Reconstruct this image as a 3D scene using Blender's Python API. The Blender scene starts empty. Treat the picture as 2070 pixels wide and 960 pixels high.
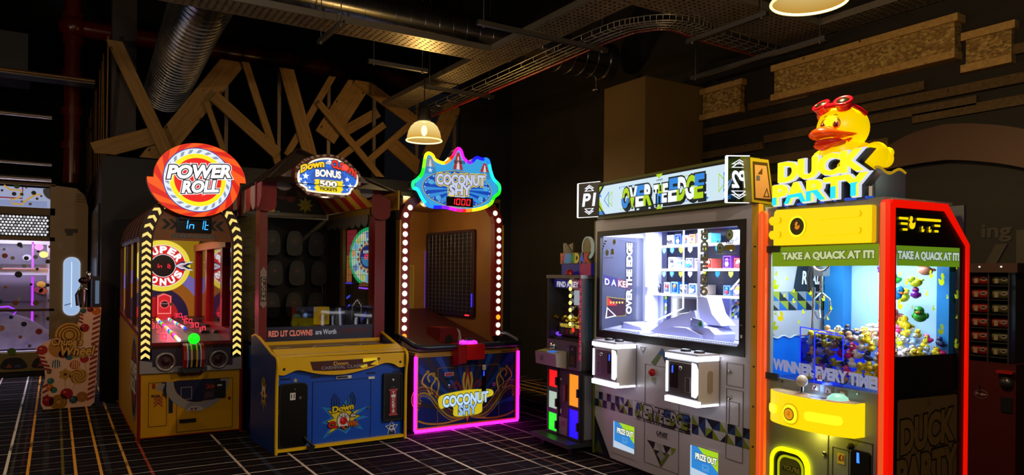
import bpy, math, random
from mathutils import Matrix, Vector
random.seed(7)
PI = math.pi
D = bpy.data
SC = bpy.context.scene
COL = SC.collection
def R(a): return math.radians(a)

# ---------------------------------------------------------------- camera, world, exposure
cam_data = D.cameras.new('camera')
cam = D.objects.new('camera', cam_data)
COL.objects.link(cam)
SC.camera = cam
TH, ROLL = R(32), R(0.6)
_fw = Vector((math.sin(TH), math.cos(TH), 0))
_r0 = Vector((math.cos(TH), -math.sin(TH), 0))
_z = Vector((0, 0, 1))
_rt = _r0*math.cos(ROLL) + _z*math.sin(ROLL)
_up = _z*math.cos(ROLL) - _r0*math.sin(ROLL)
cam.matrix_world = Matrix(((_rt.x, _up.x, -_fw.x, 0), (_rt.y, _up.y, -_fw.y, 0), (_rt.z, _up.z, -_fw.z, 1.5), (0, 0, 0, 1)))
cam_data.sensor_width = 36
cam_data.lens = 36*1480/2070
cam_data.shift_y = 78/2070
cam_data.clip_start = 0.05

SC.view_settings.view_transform = 'Standard'
SC.view_settings.look = 'None'
SC.view_settings.gamma = 1
SC.view_settings.use_curve_mapping = False
SC.view_settings.exposure = 0.0
SC.cycles.use_denoising = True
SC.cycles.max_bounces = 8
SC.cycles.transparent_max_bounces = 16
SC.cycles.sample_clamp_indirect = 4
SC.cycles.caustics_reflective = False
SC.cycles.caustics_refractive = False
W = D.worlds.new('world')
SC.world = W
W.use_nodes = True
W.node_tree.nodes['Background'].inputs[0].default_value = (0.55, 0.5, 0.6, 1)
W.node_tree.nodes['Background'].inputs[1].default_value = 0.006

LAMP_W = 150
def light(name, kind, loc, power, color, parent=None, **kw):
    l = D.lights.new(name, kind); l.energy = power; l.color = color
    for k, v in kw.items(): setattr(l, k, v)
    o = D.objects.new(name, l); o.location = loc; COL.objects.link(o)
    if parent: o.parent = parent
    return o
WARM = (1.0, 0.68, 0.30)
# the hall's other pendant lamps, above and behind the camera
light('pendant_light', 'POINT', (0.2, 3.6, 3.4), 34, (1, .68, .36), shadow_soft_size=.12)
light('pendant_light', 'POINT', (1.2, 0.2, 3.3), 110, (1, .84, .70), shadow_soft_size=.12)
light('pendant_light', 'POINT', (-1.9, 6.8, 3.1), 85, (1, .72, .42), shadow_soft_size=.12)

# ---------------------------------------------------------------- materials
def lin(c): return c/12.92 if c <= .04045 else ((c+.055)/1.055)**2.4
def hx(s):
    s = s.lstrip('#')
    return tuple(lin(int(s[i:i+2], 16)/255) for i in (0, 2, 4)) + (1,)
_MC = {}
def mat(color, rough=.5, metal=0, key='paint', spec=.5, coat=0):
    k = (key, color, rough, metal, spec, coat)
    if k in _MC: return _MC[k]
    m = D.materials.new('%s_%s' % (key, color.strip('#'))); m.use_nodes = True
    b = m.node_tree.nodes['Principled BSDF']
    b.inputs['Base Color'].default_value = hx(color)
    b.inputs['Roughness'].default_value = rough
    b.inputs['Metallic'].default_value = metal
    b.inputs['Specular IOR Level'].default_value = spec
    b.inputs['Coat Weight'].default_value = coat
    _MC[k] = m
    return m
def glow(color, strength=1.0, key='lit'):
    k = (key, color, strength)
    if k in _MC: return _MC[k]
    m = D.materials.new('%s_%s' % (key, color.strip('#'))); m.use_nodes = True
    b = m.node_tree.nodes['Principled BSDF']
    b.inputs['Base Color'].default_value = (.02, .02, .02, 1)
    b.inputs['Roughness'].default_value = .4
    b.inputs['Emission Color'].default_value = hx(color)
    b.inputs['Emission Strength'].default_value = strength
    _MC[k] = m
    return m
def litmat(base, em, strength, rough=.3):
    """a lit translucent plastic: its own colour plus the light behind it"""
    k = ('litmat', base, em, strength, rough)
    if k in _MC: return _MC[k]
    m = D.materials.new('lit_plastic_%s' % base.strip('#')); m.use_nodes = True
    b = m.node_tree.nodes['Principled BSDF']
    b.inputs['Base Color'].default_value = hx(base); b.inputs['Roughness'].default_value = rough
    b.inputs['Emission Color'].default_value = hx(em); b.inputs['Emission Strength'].default_value = strength
    _MC[k] = m
    return m
def glass(name='glass', tint='#ffffff', gloss=.06):
    k = (name, tint, gloss)
    if k in _MC: return _MC[k]
    m = D.materials.new(name); m.use_nodes = True
    nt = m.node_tree; nt.nodes.clear()
    o = nt.nodes.new('ShaderNodeOutputMaterial'); mx = nt.nodes.new('ShaderNodeMixShader')
    t = nt.nodes.new('ShaderNodeBsdfTransparent'); g = nt.nodes.new('ShaderNodeBsdfGlossy')
    t.inputs[0].default_value = hx(tint); g.inputs['Roughness'].default_value = .03
    mx.inputs[0].default_value = gloss
    nt.links.new(t.outputs[0], mx.inputs[1]); nt.links.new(g.outputs[0], mx.inputs[2]); nt.links.new(mx.outputs[0], o.inputs[0])
    _MC[k] = m
    return m
def nodes_mat(name):
    m = D.materials.new(name); m.use_nodes = True
    nt = m.node_tree
    return m, nt, nt.nodes['Principled BSDF']
def noise_paint(name, c1, c2, scale=6, rough=.6, stretch=(1, 1, 1), metal=0, bump=0, spec=.5):
    m, nt, b = nodes_mat(name)
    tc = nt.nodes.new('ShaderNodeTexCoord'); mp = nt.nodes.new('ShaderNodeMapping'); n = nt.nodes.new('ShaderNodeTexNoise')
    mp.inputs['Scale'].default_value = stretch
    n.inputs['Scale'].default_value = scale; n.inputs['Detail'].default_value = 6
    r = nt.nodes.new('ShaderNodeValToRGB'); r.color_ramp.elements[0].position = .32; r.color_ramp.elements[1].position = .68
    r.color_ramp.elements[0].color = hx(c1); r.color_ramp.elements[1].color = hx(c2)
    L = nt.links.new
    L(tc.outputs['Object'], mp.inputs[0]); L(mp.outputs[0], n.inputs['Vector']); L(n.outputs[0], r.inputs[0]); L(r.outputs[0], b.inputs['Base Color'])
    b.inputs['Roughness'].default_value = rough; b.inputs['Metallic'].default_value = metal; b.inputs['Specular IOR Level'].default_value = spec
    if bump:
        bp = nt.nodes.new('ShaderNodeBump'); bp.inputs['Strength'].default_value = bump; bp.inputs['Distance'].default_value = .01
        L(n.outputs[0], bp.inputs['Height']); L(bp.outputs[0], b.inputs['Normal'])
    return m
def perforated(name, c1, c2, axis_a=0, axis_b=1, pitch=(.06, .05), size=.24):
    """sheet steel with punched holes"""
    m = noise_paint(name, c1, c2, 9, .42, metal=.7)
    nt = m.node_tree; b = nt.nodes['Principled BSDF']; out = [n for n in nt.nodes if n.type == 'OUTPUT_MATERIAL'][0]
    tc = nt.nodes.new('ShaderNodeTexCoord'); sp = nt.nodes.new('ShaderNodeSeparateXYZ')
    L = nt.links.new
    L(tc.outputs['Object'], sp.inputs[0])
    sq = []
    for ax, p in ((axis_a, pitch[0]), (axis_b, pitch[1])):
        d = nt.nodes.new('ShaderNodeMath'); d.operation = 'DIVIDE'; d.inputs[1].default_value = p; L(sp.outputs[ax], d.inputs[0])
        f = nt.nodes.new('ShaderNodeMath'); f.operation = 'FRACT'; L(d.outputs[0], f.inputs[0])
        s = nt.nodes.new('ShaderNodeMath'); s.operation = 'SUBTRACT'; s.inputs[1].default_value = .5; L(f.outputs[0], s.inputs[0])
        q = nt.nodes.new('ShaderNodeMath'); q.operation = 'MULTIPLY'; L(s.outputs[0], q.inputs[0]); L(s.outputs[0], q.inputs[1])
        sq.append(q)
    a = nt.nodes.new('ShaderNodeMath'); a.operation = 'ADD'; L(sq[0].outputs[0], a.inputs[0]); L(sq[1].outputs[0], a.inputs[1])
    c = nt.nodes.new('ShaderNodeMath'); c.operation = 'LESS_THAN'; c.inputs[1].default_value = size*size; L(a.outputs[0], c.inputs[0])
    t = nt.nodes.new('ShaderNodeBsdfTransparent'); mx = nt.nodes.new('ShaderNodeMixShader')
    L(c.outputs[0], mx.inputs[0]); L(b.outputs[0], mx.inputs[1]); L(t.outputs[0], mx.inputs[2]); L(mx.outputs[0], out.inputs[0])
    return m

# ---------------------------------------------------------------- geometry helpers
def circ(cx, cz, rx, rz=None, n=32, a0=0, a1=360):
    rz = rx if rz is None else rz
    full = abs(a1-a0) >= 360
    k = n if full else n+1
    return [(cx+rx*math.cos(R(a0+(a1-a0)*i/n)), cz+rz*math.sin(R(a0+(a1-a0)*i/n))) for i in range(k)]
def rrect(x0, x1, z0, z1, r, n=5):
    p = []
    for cx, cz, a in ((x1-r, z1-r, 0), (x0+r, z1-r, 90), (x0+r, z0+r, 180), (x1-r, z0+r, 270)):
        p += [(cx+r*math.cos(R(a+90*i/n)), cz+r*math.sin(R(a+90*i/n))) for i in range(n+1)]
    return p
def star(cx, cz, ro, ri, n=5, rot=90):
    return [(cx+(ro if i % 2 == 0 else ri)*math.cos(R(rot+180*i/n)), cz+(ro if i % 2 == 0 else ri)*math.sin(R(rot+180*i/n))) for i in range(2*n)]
def smooth_loop(pts, k=4, closed=True):
    """Catmull-Rom through the points"""
    n = len(pts); out = []
    rng = range(n) if closed else range(n-1)
    for i in rng:
        g = (lambda j: pts[j % n]) if closed else (lambda j: pts[min(max(j, 0), n-1)])
        p0, p1, p2, p3 = g(i-1), g(i), g(i+1), g(i+2)
        for s in range(k):
            t = s/k
            out.append(tuple(.5*(2*p1[d]+(p2[d]-p0[d])*t+(2*p0[d]-5*p1[d]+4*p2[d]-p3[d])*t*t+(3*p1[d]-p0[d]-3*p2[d]+p3[d])*t**3) for d in range(len(p1))))
    if not closed: out.append(tuple(pts[-1]))
    return out
DUCK = [(-.42, .30), (-.30, .36), (-.27, .52), (-.12, .66), (.06, .62), (.14, .46), (.10, .30), (.02, .16), (.14, .06), (.30, .10), (.46, .20), (.47, -.02), (.38, -.28), (.16, -.42), (-.10, -.42), (-.30, -.28), (-.36, -.06), (-.26, .10), (-.24, .20), (-.34, .22)]
def duck_shape(cx, cz, s, flip=False, tilt=0):
    f = -1 if flip else 1
    c, q = math.cos(R(tilt)), math.sin(R(tilt))
    pts = smooth_loop(DUCK, 2)
    if flip: pts = pts[::-1]
    return [(cx+s*(f*x*c-z*q), cz+s*(f*x*q+z*c)) for x, z in pts]

_TC = {}
def text_mesh(body, off=0.0, shear=0.0, spacing=1.0):
    k = (body, round(off, 4), shear, spacing)
    if k in _TC: return _TC[k]
    cu = D.curves.new('lettering', 'FONT'); cu.body = body; cu.offset = off; cu.shear = shear; cu.resolution_u = 3; cu.space_character = spacing
    ob = D.objects.new('lettering', cu); COL.objects.link(ob)
    bpy.context.view_layer.update()
    dg = bpy.context.evaluated_depsgraph_get()
    me = D.meshes.new_from_object(ob.evaluated_get(dg))
    vs = [tuple(v.co[:2]) for v in me.vertices]; fs = [tuple(p.vertices) for p in me.polygons]
    D.meshes.remove(me); D.objects.remove(ob); D.curves.remove(cu)
    _TC[k] = (vs, fs)
    return _TC[k]

SEG = {'0': 'abcdef', '1': 'bc', '2': 'abged', '3': 'abgcd', '5': 'afgcd', '8': 'abcdefg', '6': 'afgedc', '7': 'abc', '9': 'abfgcd', 'I': 'bc', 'n': 'egc', 't': 'fegd', ' ': '', 'A': 'abcefg', 'E': 'afged', 'b': 'fgedc', 'r': 'eg', 'o': 'gedc'}

def clip_half(p, a, b, c):
    """the part of polygon p with a*x + b*z <= c"""
    out = []
    for i in range(len(p)):
        u, v = p[i], p[(i+1) % len(p)]; du = a*u[0]+b*u[1]-c; dv = a*v[0]+b*v[1]-c
        if du <= 0: out.append(u)
        if (du < 0 < dv) or (dv < 0 < du):
            t = du/(du-dv); out.append((u[0]+(v[0]-u[0])*t, u[1]+(v[1]-u[1])*t))
    return out
class B:
    """collects faces, then links them as ONE mesh object"""
    def __init__(s):
        s.v = []; s.f = []; s.mi = []; s.sm = []; s.mats = []; s.T = None; s.clip = []
    def add(s, vs, fs, m, smooth=False):
        base = len(s.v)
        s.v += [tuple(s.T @ Vector(v)) for v in vs] if s.T is not None else [tuple(v) for v in vs]
        if m not in s.mats: s.mats.append(m)
        i = s.mats.index(m)
        for f in fs:
            s.f.append(tuple(base+k for k in f)); s.mi.append(i); s.sm.append(smooth)
        return s
    def box(s, x0, x1, y0, y1, z0, z1, m):
        v = [(x, y, z) for x in (x0, x1) for y in (y0, y1) for z in (z0, z1)]
        return s.add(v, [(0, 1, 3, 2), (4, 6, 7, 5), (0, 4, 5, 1), (2, 3, 7, 6), (0, 2, 6, 4), (1, 5, 7, 3)], m)
    def _ext(s, lo, hi, m, side=None, smooth=False, caps=True):
        n = len(lo)
        v = list(lo)+list(hi)
        if caps: s.add(v, [tuple(range(n)), tuple(range(2*n-1, n-1, -1))], m)
        s.add(v, [(i, n+i, n+(i+1) % n, (i+1) % n) for i in range(n)], side or m, smooth)
        return s
    def poly(s, pts, y0, y1, m, side=None, smooth=False): return s._ext([(x, y0, z) for x, z in pts], [(x, y1, z) for x, z in pts], m, side, smooth)
    def polyx(s, pts, x0, x1, m, side=None, smooth=False): return s._ext([(x0, y, z) for y, z in pts], [(x1, y, z) for y, z in pts], m, side, smooth)
    def polyz(s, pts, z0, z1, m, side=None, smooth=False): return s._ext([(x, y, z0) for x, y in pts], [(x, y, z1) for x, y in pts], m, side, smooth)
    def flat(s, pts, y, m):
        for h in s.clip:
            pts = clip_half(pts, *h)
            if len(pts) < 3: return s
        return s.add([(x, y, z) for x, z in pts], [tuple(range(len(pts)))], m)
    def ring(s, po, pi, y0, y1, m):
        n = len(po)
        if s.clip:
            for i in range(n): s.flat([po[i], po[(i+1) % n], pi[(i+1) % n], pi[i]], y0, m)
            return s
        v = [(x, y0, z) for x, z in po]+[(x, y0, z) for x, z in pi]+[(x, y1, z) for x, z in po]+[(x, y1, z) for x, z in pi]
        f = []
        for i in range(n):
            j = (i+1) % n
            f += [(i, j, n+j, n+i), (2*n+i, 3*n+i, 3*n+j, 2*n+j), (i, 2*n+i, 2*n+j, j), (n+i, n+j, 3*n+j, 3*n+i)]
        return s.add(v, f, m)
    def cyl(s, p0, p1, r, m, seg=16, r1=None, caps=True, smooth=True):
        p0, p1 = Vector(p0), Vector(p1); r1 = r if r1 is None else r1
        d = (p1-p0).normalized(); a = d.orthogonal().normalized(); b = d.cross(a)
        lo = [p0+(a*math.cos(2*PI*i/seg)+b*math.sin(2*PI*i/seg))*r for i in range(seg)]
        hi = [p1+(a*math.cos(2*PI*i/seg)+b*math.sin(2*PI*i/seg))*r1 for i in range(seg)]
        return s._ext([tuple(p) for p in lo], [tuple(p) for p in hi], m, None, smooth, caps)
    def tube(s, path, r, m, seg=8, closed=False):
        P = [Vector(p) for p in path]; n = len(P); v = []; prev = None
        for i, p in enumerate(P):
            a = P[(i-1) % n] if (closed or i) else p; b = P[(i+1) % n] if (closed or i < n-1) else p
            d = (b-a).normalized()
            u = d.orthogonal().normalized() if prev is None else (prev-d*prev.dot(d)).normalized()
            prev = u; w = d.cross(u)
            v += [tuple(p+(u*math.cos(2*PI*k/seg)+w*math.sin(2*PI*k/seg))*r) for k in range(seg)]
        f = []
        for i in range(n if closed else n-1):
            j = (i+1) % n
            f += [(i*seg+k, i*seg+(k+1) % seg, j*seg+(k+1) % seg, j*seg+k) for k in range(seg)]
        s.add(v, f, m, True)
        if not closed: s.add(v, [tuple(range(seg)), tuple(range(n*seg-1, (n-1)*seg-1, -1))], m)
        return s
    def lathe(s, prof, c, m, axis='z', seg=24, smooth=True):
        v = []
        for r, h in prof:
            for k in range(seg):
                a, b = r*math.cos(2*PI*k/seg), r*math.sin(2*PI*k/seg)
                v.append((c[0]+a, c[1]+b, c[2]+h) if axis == 'z' else (c[0]+h, c[1]+a, c[2]+b) if axis == 'x' else (c[0]+a, c[1]+h, c[2]+b))
        f = [(i*seg+k, i*seg+(k+1) % seg, (i+1)*seg+(k+1) % seg, (i+1)*seg+k) for i in range(len(prof)-1) for k in range(seg)]
        return s.add(v, f, m, smooth)
    def ball(s, c, r, m, seg=16, rings=10, M=None):
        if not isinstance(r, (tuple, list)): r = (r, r, r)
        v = []; f = []
        for i in range(rings+1):
            t = PI*i/rings
            for k in range(seg):
                p = Vector((r[0]*math.sin(t)*math.cos(2*PI*k/seg), r[1]*math.sin(t)*math.sin(2*PI*k/seg), r[2]*math.cos(t)))
                if M is not None: p = M @ p
                v.append((c[0]+p.x, c[1]+p.y, c[2]+p.z))
        for i in range(rings):
            f += [(i*seg+k, i*seg+(k+1) % seg, (i+1)*seg+(k+1) % seg, (i+1)*seg+k) for k in range(seg)]
        return s.add(v, f, m, True)
    def text(s, body, x0, x1, z0, z1, y, m, off=.015, shear=0, depth=0, warp=None, layers=(), spacing=1.0, step=.0012, halves=()):
        """lettering fitted into a box; layers = [(extra offset, material)] are outlines behind it"""
        bv, _ = text_mesh(body, 0, shear, spacing)
        bx0 = min(v[0] for v in bv); bx1 = max(v[0] for v in bv); bz0 = min(v[1] for v in bv); bz1 = max(v[1] for v in bv)
        sz = (z1-z0)/(bz1-bz0); sx = (x1-x0)/(bx1-bx0) if x1 is not None else sz
        off = off+.018 if off else 0
        todo = [(o+.022, mm, y+step*(k+1)) for k, (o, mm) in enumerate(layers)]
        for o, mm, yy in [(off, m, y)]+todo:
            tv, tf = text_mesh(body, o, shear, spacing)
            vs = [((v[0]-bx0)*sx+x0, (v[1]-bz0)*sz+z0) for v in tv]
            if warp: vs = [warp(a, b) for a, b in vs]
            if halves:
                for f in tf:
                    q = [vs[i] for i in f]
                    for h in halves: q = clip_half(q, *h) if len(q) > 2 else []
                    if len(q) > 2: s.add([(a, yy, b) for a, b in q], [tuple(range(len(q)))], mm)
                continue
            s.add([(a, yy, b) for a, b in vs], tf, mm)
            if depth:
                from collections import Counter
                e = Counter()
                for f in tf:
                    for i in range(len(f)):
                        e[(f[i], f[(i+1) % len(f)])] += 1
                n = len(vs); both = [(a, yy, b) for a, b in vs]+[(a, yy+depth, b) for a, b in vs]
                s.add(both, [(i, j, n+j, n+i) for (i, j) in e if (j, i) not in e], mm)
        return s
    def ringtext(s, body, cx, cz, r, h, a_mid, da, y, m, off=.03, inward=False, layers=()):
        n = len(body)
        for i, ch in enumerate(body):
            if ch == ' ': continue
            a = R(a_mid + (1 if inward else -1)*da*(i-(n-1)/2))
            px, pz = cx+r*math.cos(a), cz+r*math.sin(a)
            t = a-PI/2+(PI if inward else 0)
            c, q = math.cos(t), math.sin(t)
            s.text(ch, -h*.42, h*.42, -h/2, h/2, y, m, off, warp=lambda u, w: (px+u*c-w*q, pz+u*q+w*c), layers=layers)
        return s
    def seg7(s, chars, x0, x1, z0, z1, y, m, t=None, gap=.3, slant=.12):
        n = len(chars); w = (x1-x0)/(n+(n-1)*gap); h = z1-z0; t = t or w*.2
        for i, ch in enumerate(chars):
            a = x0+i*w*(1+gap); b = a+w; zm = (z0+z1)/2; g = t*.12
            if ch == ':':
                for zz in (z0+h*.3, z0+h*.7): s.flat(circ((a+b)/2, zz, t*.5, n=8), y, m)
                continue
            sh = lambda p: [(x+(z-z0)*slant, z) for x, z in p]
            bars = {'a': [(a+g, z1), (b-g, z1), (b-g-t*.7, z1-t), (a+g+t*.7, z1-t)], 'd': [(a+g+t*.7, z0+t), (b-g-t*.7, z0+t), (b-g, z0), (a+g, z0)],
                    'g': [(a+t*.6, zm+t/2), (b-t*.6, zm+t/2), (b-t*.6, zm-t/2), (a+t*.6, zm-t/2)],
                    'f': [(a, z1-g), (a+t, z1-t), (a+t, zm+g+t*.2), (a, zm+g)], 'e': [(a, zm-g), (a+t, zm-g-t*.2), (a+t, z0+t), (a, z0+g)],
                    'b': [(b, z1-g), (b, zm+g), (b-t, zm+g+t*.2), (b-t, z1-t)], 'c': [(b, zm-g), (b, z0+g), (b-t, z0+t), (b-t, zm-g-t*.2)]}
            for k in SEG.get(ch, ''): s.flat(sh(bars[k]), y, m)
        return s
    def build(s, name, parent=None, label=None, loc=None):
        me = D.meshes.new(name); me.from_pydata(s.v, [], s.f)
        for m in s.mats: me.materials.append(m)
        me.polygons.foreach_set('material_index', s.mi); me.polygons.foreach_set('use_smooth', s.sm)
        me.update()
        o = D.objects.new(name, me); COL.objects.link(o)
        if parent: o.parent = parent
        if label: o['label'] = label
        if loc is not None: o.location = loc
        return o
def right_side(x): return Matrix(((0, -1, 0, x), (1, 0, 0, 0), (0, 0, 1, 0), (0, 0, 0, 1)))     # decal frame on a face looking to +x
def left_side(x): return Matrix(((0, 1, 0, x), (-1, 0, 0, 0), (0, 0, 1, 0), (0, 0, 0, 1)))      # decal frame on a face looking to -x
def top_side(z): return Matrix(((1, 0, 0, 0), (0, 0, 1, 0), (0, -1, 0, z), (0, 0, 0, 1)))        # decal frame lying on a top: its z runs to +y
def tag(o, label, cat, group=None, kind=None):
    o['label'] = label; o['category'] = cat
    if group: o['group'] = group
    if kind: o['kind'] = kind
    return o
def thing(name, label, cat, loc, rot=0, group=None):
    o = D.objects.new(name, None); COL.objects.link(o); o.empty_display_size = .1
    o.location = loc; o.rotation_euler = (0, 0, R(rot))
    return tag(o, label, cat, group)
def struct(o):
    o['kind'] = 'structure'; return o
def dup(root, loc, rot=None, label=None, group=None):
    r = root.copy(); COL.objects.link(r); r.location = loc
    if rot is not None: r.rotation_euler = rot
    if label: r['label'] = label
    if group: r['group'] = group
    for ch in list(root.children):
        c = ch.copy(); COL.objects.link(c); c.parent = r
        for g in list(ch.children):
            d = g.copy(); COL.objects.link(d); d.parent = c
    return r

BLACK = mat('#0b0b0c', .45); BLACKM = mat('#0a0a0b', .8); CHROME = mat('#c9ccd2', .18, 1, 'metal'); STEEL = mat('#8d8f94', .35, 1, 'metal')
WHITE = mat('#e9e9ea', .4); GREY = mat('#77797d', .45); DARK = mat('#17181b', .5); RED = mat('#b01219', .35); GOLD = mat('#c99a2e', .3, .8, 'metal')
YEL = mat('#f2b50c', .38); NAVY = mat('#0d1c4f', .4); GLASS = glass()
# ---------------------------------------------------------------- the room
def carpet():
    m, nt, b = nodes_mat('woven_carpet')
    L = nt.links.new
    N = lambda t: nt.nodes.new(t)
    tc = N('ShaderNodeTexCoord'); sp = N('ShaderNodeSeparateXYZ'); wob = N('ShaderNodeTexNoise'); wob.inputs['Scale'].default_value = 1.2
    L(tc.outputs['Object'], sp.inputs[0]); L(tc.outputs['Object'], wob.inputs['Vector'])
    def coord(ax, period, off):
        a = N('ShaderNodeMath'); a.operation = 'ADD'; a.inputs[1].default_value = off; L(sp.outputs[ax], a.inputs[0])
        d = N('ShaderNodeMath'); d.operation = 'DIVIDE'; d.inputs[1].default_value = period; L(a.outputs[0], d.inputs[0])
        f = N('ShaderNodeMath'); f.operation = 'FRACT'; L(d.outputs[0], f.inputs[0])
        return f
    def ramp(src, stripes, period):
        r = N('ShaderNodeValToRGB'); cr = r.color_ramp; cr.interpolation = 'CONSTANT'
        cr.elements[0].position = 0; cr.elements[0].color = (0, 0, 0, 1); cr.elements.remove(cr.elements[1])
        for c, w, col in stripes:
            e = cr.elements.new((c-w/2)/period); e.color = hx(col)
            e = cr.elements.new((c+w/2)/period); e.color = (0, 0, 0, 1)
        L(src.outputs[0], r.inputs[0])
        return r
    P = 5.2
    S = [(.06, .011, '#efe7dc'), (.105, .025, '#3a3f3c'), (.16, .02, '#3c2023'), (.21, .024, '#f0a83c'), (.255, .011, '#d8781c'), (.315, .026, '#2c2a2c'), (.42, .02, '#6c5c1c'),
         (.50, .024, '#f0a83c'), (.575, .011, '#67602c'), (.665, .018, '#eda93e'), (.72, .026, '#2e2d30'), (.86, .018, '#e0a545'), (.945, .017, '#d8b268'), (1.0, .012, '#a4422a'),
         (1.17, .010, '#e3d9cf'), (1.31, .014, '#d0a26a'), (1.37, .01, '#4d3a34'), (1.53, .009, '#7c7160'), (1.61, .016, '#cdb8aa'), (1.74, .012, '#8a5a44'), (1.80, .03, '#252a3a'),
         (2.03, .014, '#d8c6bc'), (2.16, .022, '#241f30'), (2.40, .012, '#dccbc0'), (2.50, .02, '#3a2028'), (2.57, .01, '#7a5446'), (2.71, .013, '#d8c8bc'), (2.87, .013, '#c8b6ac'), (3.0, .026, '#20283a'), (3.13, .014, '#dccdc2'), (3.26, .02, '#35222a'), (3.38, .013, '#dacbc0'), (3.5, .024, '#222738'), (3.66, .013, '#d0c0b4'), (3.78, .01, '#6a4a40'), (3.92, .014, '#dccdc2'), (4.1, .02, '#3a2028'), (4.22, .013, '#c8b6ac'), (4.4, .013, '#d8c8bc'), (4.6, .024, '#252a3a'), (4.75, .014, '#dccbc0'), (4.95, .013, '#d8c6bc')]
    xs_ = coord(0, P, .37)
    r4 = [ramp(xs_, S[k::3], P) for k in range(3)]
    Q = 1.55
    S2 = [(.05, .012, '#ddd0c4'), (.15, .006, '#4a423f'), (.26, .010, '#b8aaa0'), (.36, .006, '#4c423d'), (.45, .012, '#c8bab0'), (.55, .006, '#554b46'), (.66, .009, '#b3a59a'), (.78, .006, '#483f3c'),
          (.89, .011, '#d8cabe'), (.99, .006, '#504741'), (1.10, .008, '#a89a90'), (1.21, .006, '#483f3c'), (1.32, .011, '#c4b6aa'), (1.44, .006, '#514842')]
    ry = ramp(coord(1, Q, .55), S2, Q)
    def mask(scale, stretch, thr):
        mp = N('ShaderNodeMapping'); mp.inputs['Scale'].default_value = stretch; L(tc.outputs['Object'], mp.inputs[0])
        n = N('ShaderNodeTexNoise'); n.inputs['Scale'].default_value = scale; n.inputs['Detail'].default_value = 3; L(mp.outputs[0], n.inputs['Vector'])
        r = N('ShaderNodeMapRange'); r.inputs['From Min'].default_value = thr-.06; r.inputs['From Max'].default_value = thr+.06; r.inputs['To Min'].default_value = .18; L(n.outputs[0], r.inputs['Value'])
        return r
    mx_ = mask(2.2, (6, 1, 1), .40); my_ = mask(2.2, (1, 6, 1), .40)
    def mix(kind, a, bb, fac=1.0):
        n = N('ShaderNodeMix'); n.data_type = 'RGBA'; n.blend_type = kind; n.inputs[0].default_value = fac
        L(a, n.inputs[6]); L(bb, n.inputs[7])
        return n.outputs[2]
    x12 = mix('LIGHTEN', mix('LIGHTEN', r4[0].outputs[0], r4[1].outputs[0]), r4[2].outputs[0]); x12 = mix('MULTIPLY', x12, mx_.outputs[0])
    yy = mix('MULTIPLY', ry.outputs[0], my_.outputs[0])
    lines = mix('LIGHTEN', x12, yy)
    mp = N('ShaderNodeMapping'); mp.inputs['Scale'].default_value = (5, 1.5, 1); L(tc.outputs['Object'], mp.inputs[0])
    n = N('ShaderNodeTexNoise'); n.inputs['Scale'].default_value = 1.6; n.inputs['Detail'].default_value = 4; L(mp.outputs[0], n.inputs['Vector'])
    r = N('ShaderNodeValToRGB'); cr = r.color_ramp
    cr.elements[0].position = .3; cr.elements[0].color = hx('#1a0d11'); cr.elements[1].position = .72; cr.elements[1].color = hx('#12151f')
    e = cr.elements.new(.5); e.color = hx('#120a0e')
    L(n.outputs[0], r.inputs[0])
    L(mix('LIGHTEN', r.outputs[0], lines), b.inputs['Base Color'])
    b.inputs['Roughness'].default_value = .95; b.inputs['Specular IOR Level'].default_value = .1
    fine = N('ShaderNodeTexNoise'); fine.inputs['Scale'].default_value = 260; L(tc.outputs['Object'], fine.inputs['Vector'])
    bp = N('ShaderNodeBump'); bp.inputs['Strength'].default_value = .35; bp.inputs['Distance'].default_value = .004; L(fine.outputs[0], bp.inputs['Height']); L(bp.outputs[0], b.inputs['Normal'])
    return m
struct(B().box(-9, 7.2, -5, 18, -.1, 0, carpet()).build('floor'))
CEIL = noise_paint('dark_ceiling', '#0b0908', '#141110', 2, .9)
struct(B().box(-9, 7.2, -5, 18, 5.8, 5.95, CEIL).build('ceiling'))
DKWALL = noise_paint('dark_wall_paint', '#040810', '#050b14', 3, .7)
NVWALL = noise_paint('navy_wall_paint', '#050a1c', '#080e22', 3, .6)
struct(B().box(-9, 7.2, 17.8, 18, 0, 5.8, mat('#0b0b0d', .9)).build('wall_far'))
struct(B().box(.50, 6.05, 9.72, 9.84, 0, 2.85, NVWALL).build('wall_back'))
struct(B().box(5.16, 6.05, 9.74, 9.84, 2.85, 5.8, DKWALL).build('wall_back_upper'))
SIDEW = noise_paint('side_wall_board', '#4d3416', '#5d4120', 3, .7, (1, 1, .3))
struct(B().box(.50, .62, 9.84, 17.6, 0, 2.95, SIDEW).build('wall_left'))
struct(B().box(6.05, 6.2, -5, 9.84, 0, 5.8, noise_paint('black_board_wall', '#120e09', '#1a150d', 3, .8, (.3, .3, 4))).build('wall_right'))
struct(B().box(-9, 7.2, -5.1, -5, 0, 5.8, mat('#0b0b0d', .9)).build('wall_front'))
struct(B().box(.455, .50, 9.72, 9.84, 0, 2.85, mat('#08080a', .6)).build('trim_1'))
# boxed pillar
PIL = noise_paint('tan_pillar_paint', '#5a4418', '#614a1c', 2, .75)
struct(B().box(5.2, 6.05, 5.74, 6.41, 0, 3.6, PIL).build('column'))

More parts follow.
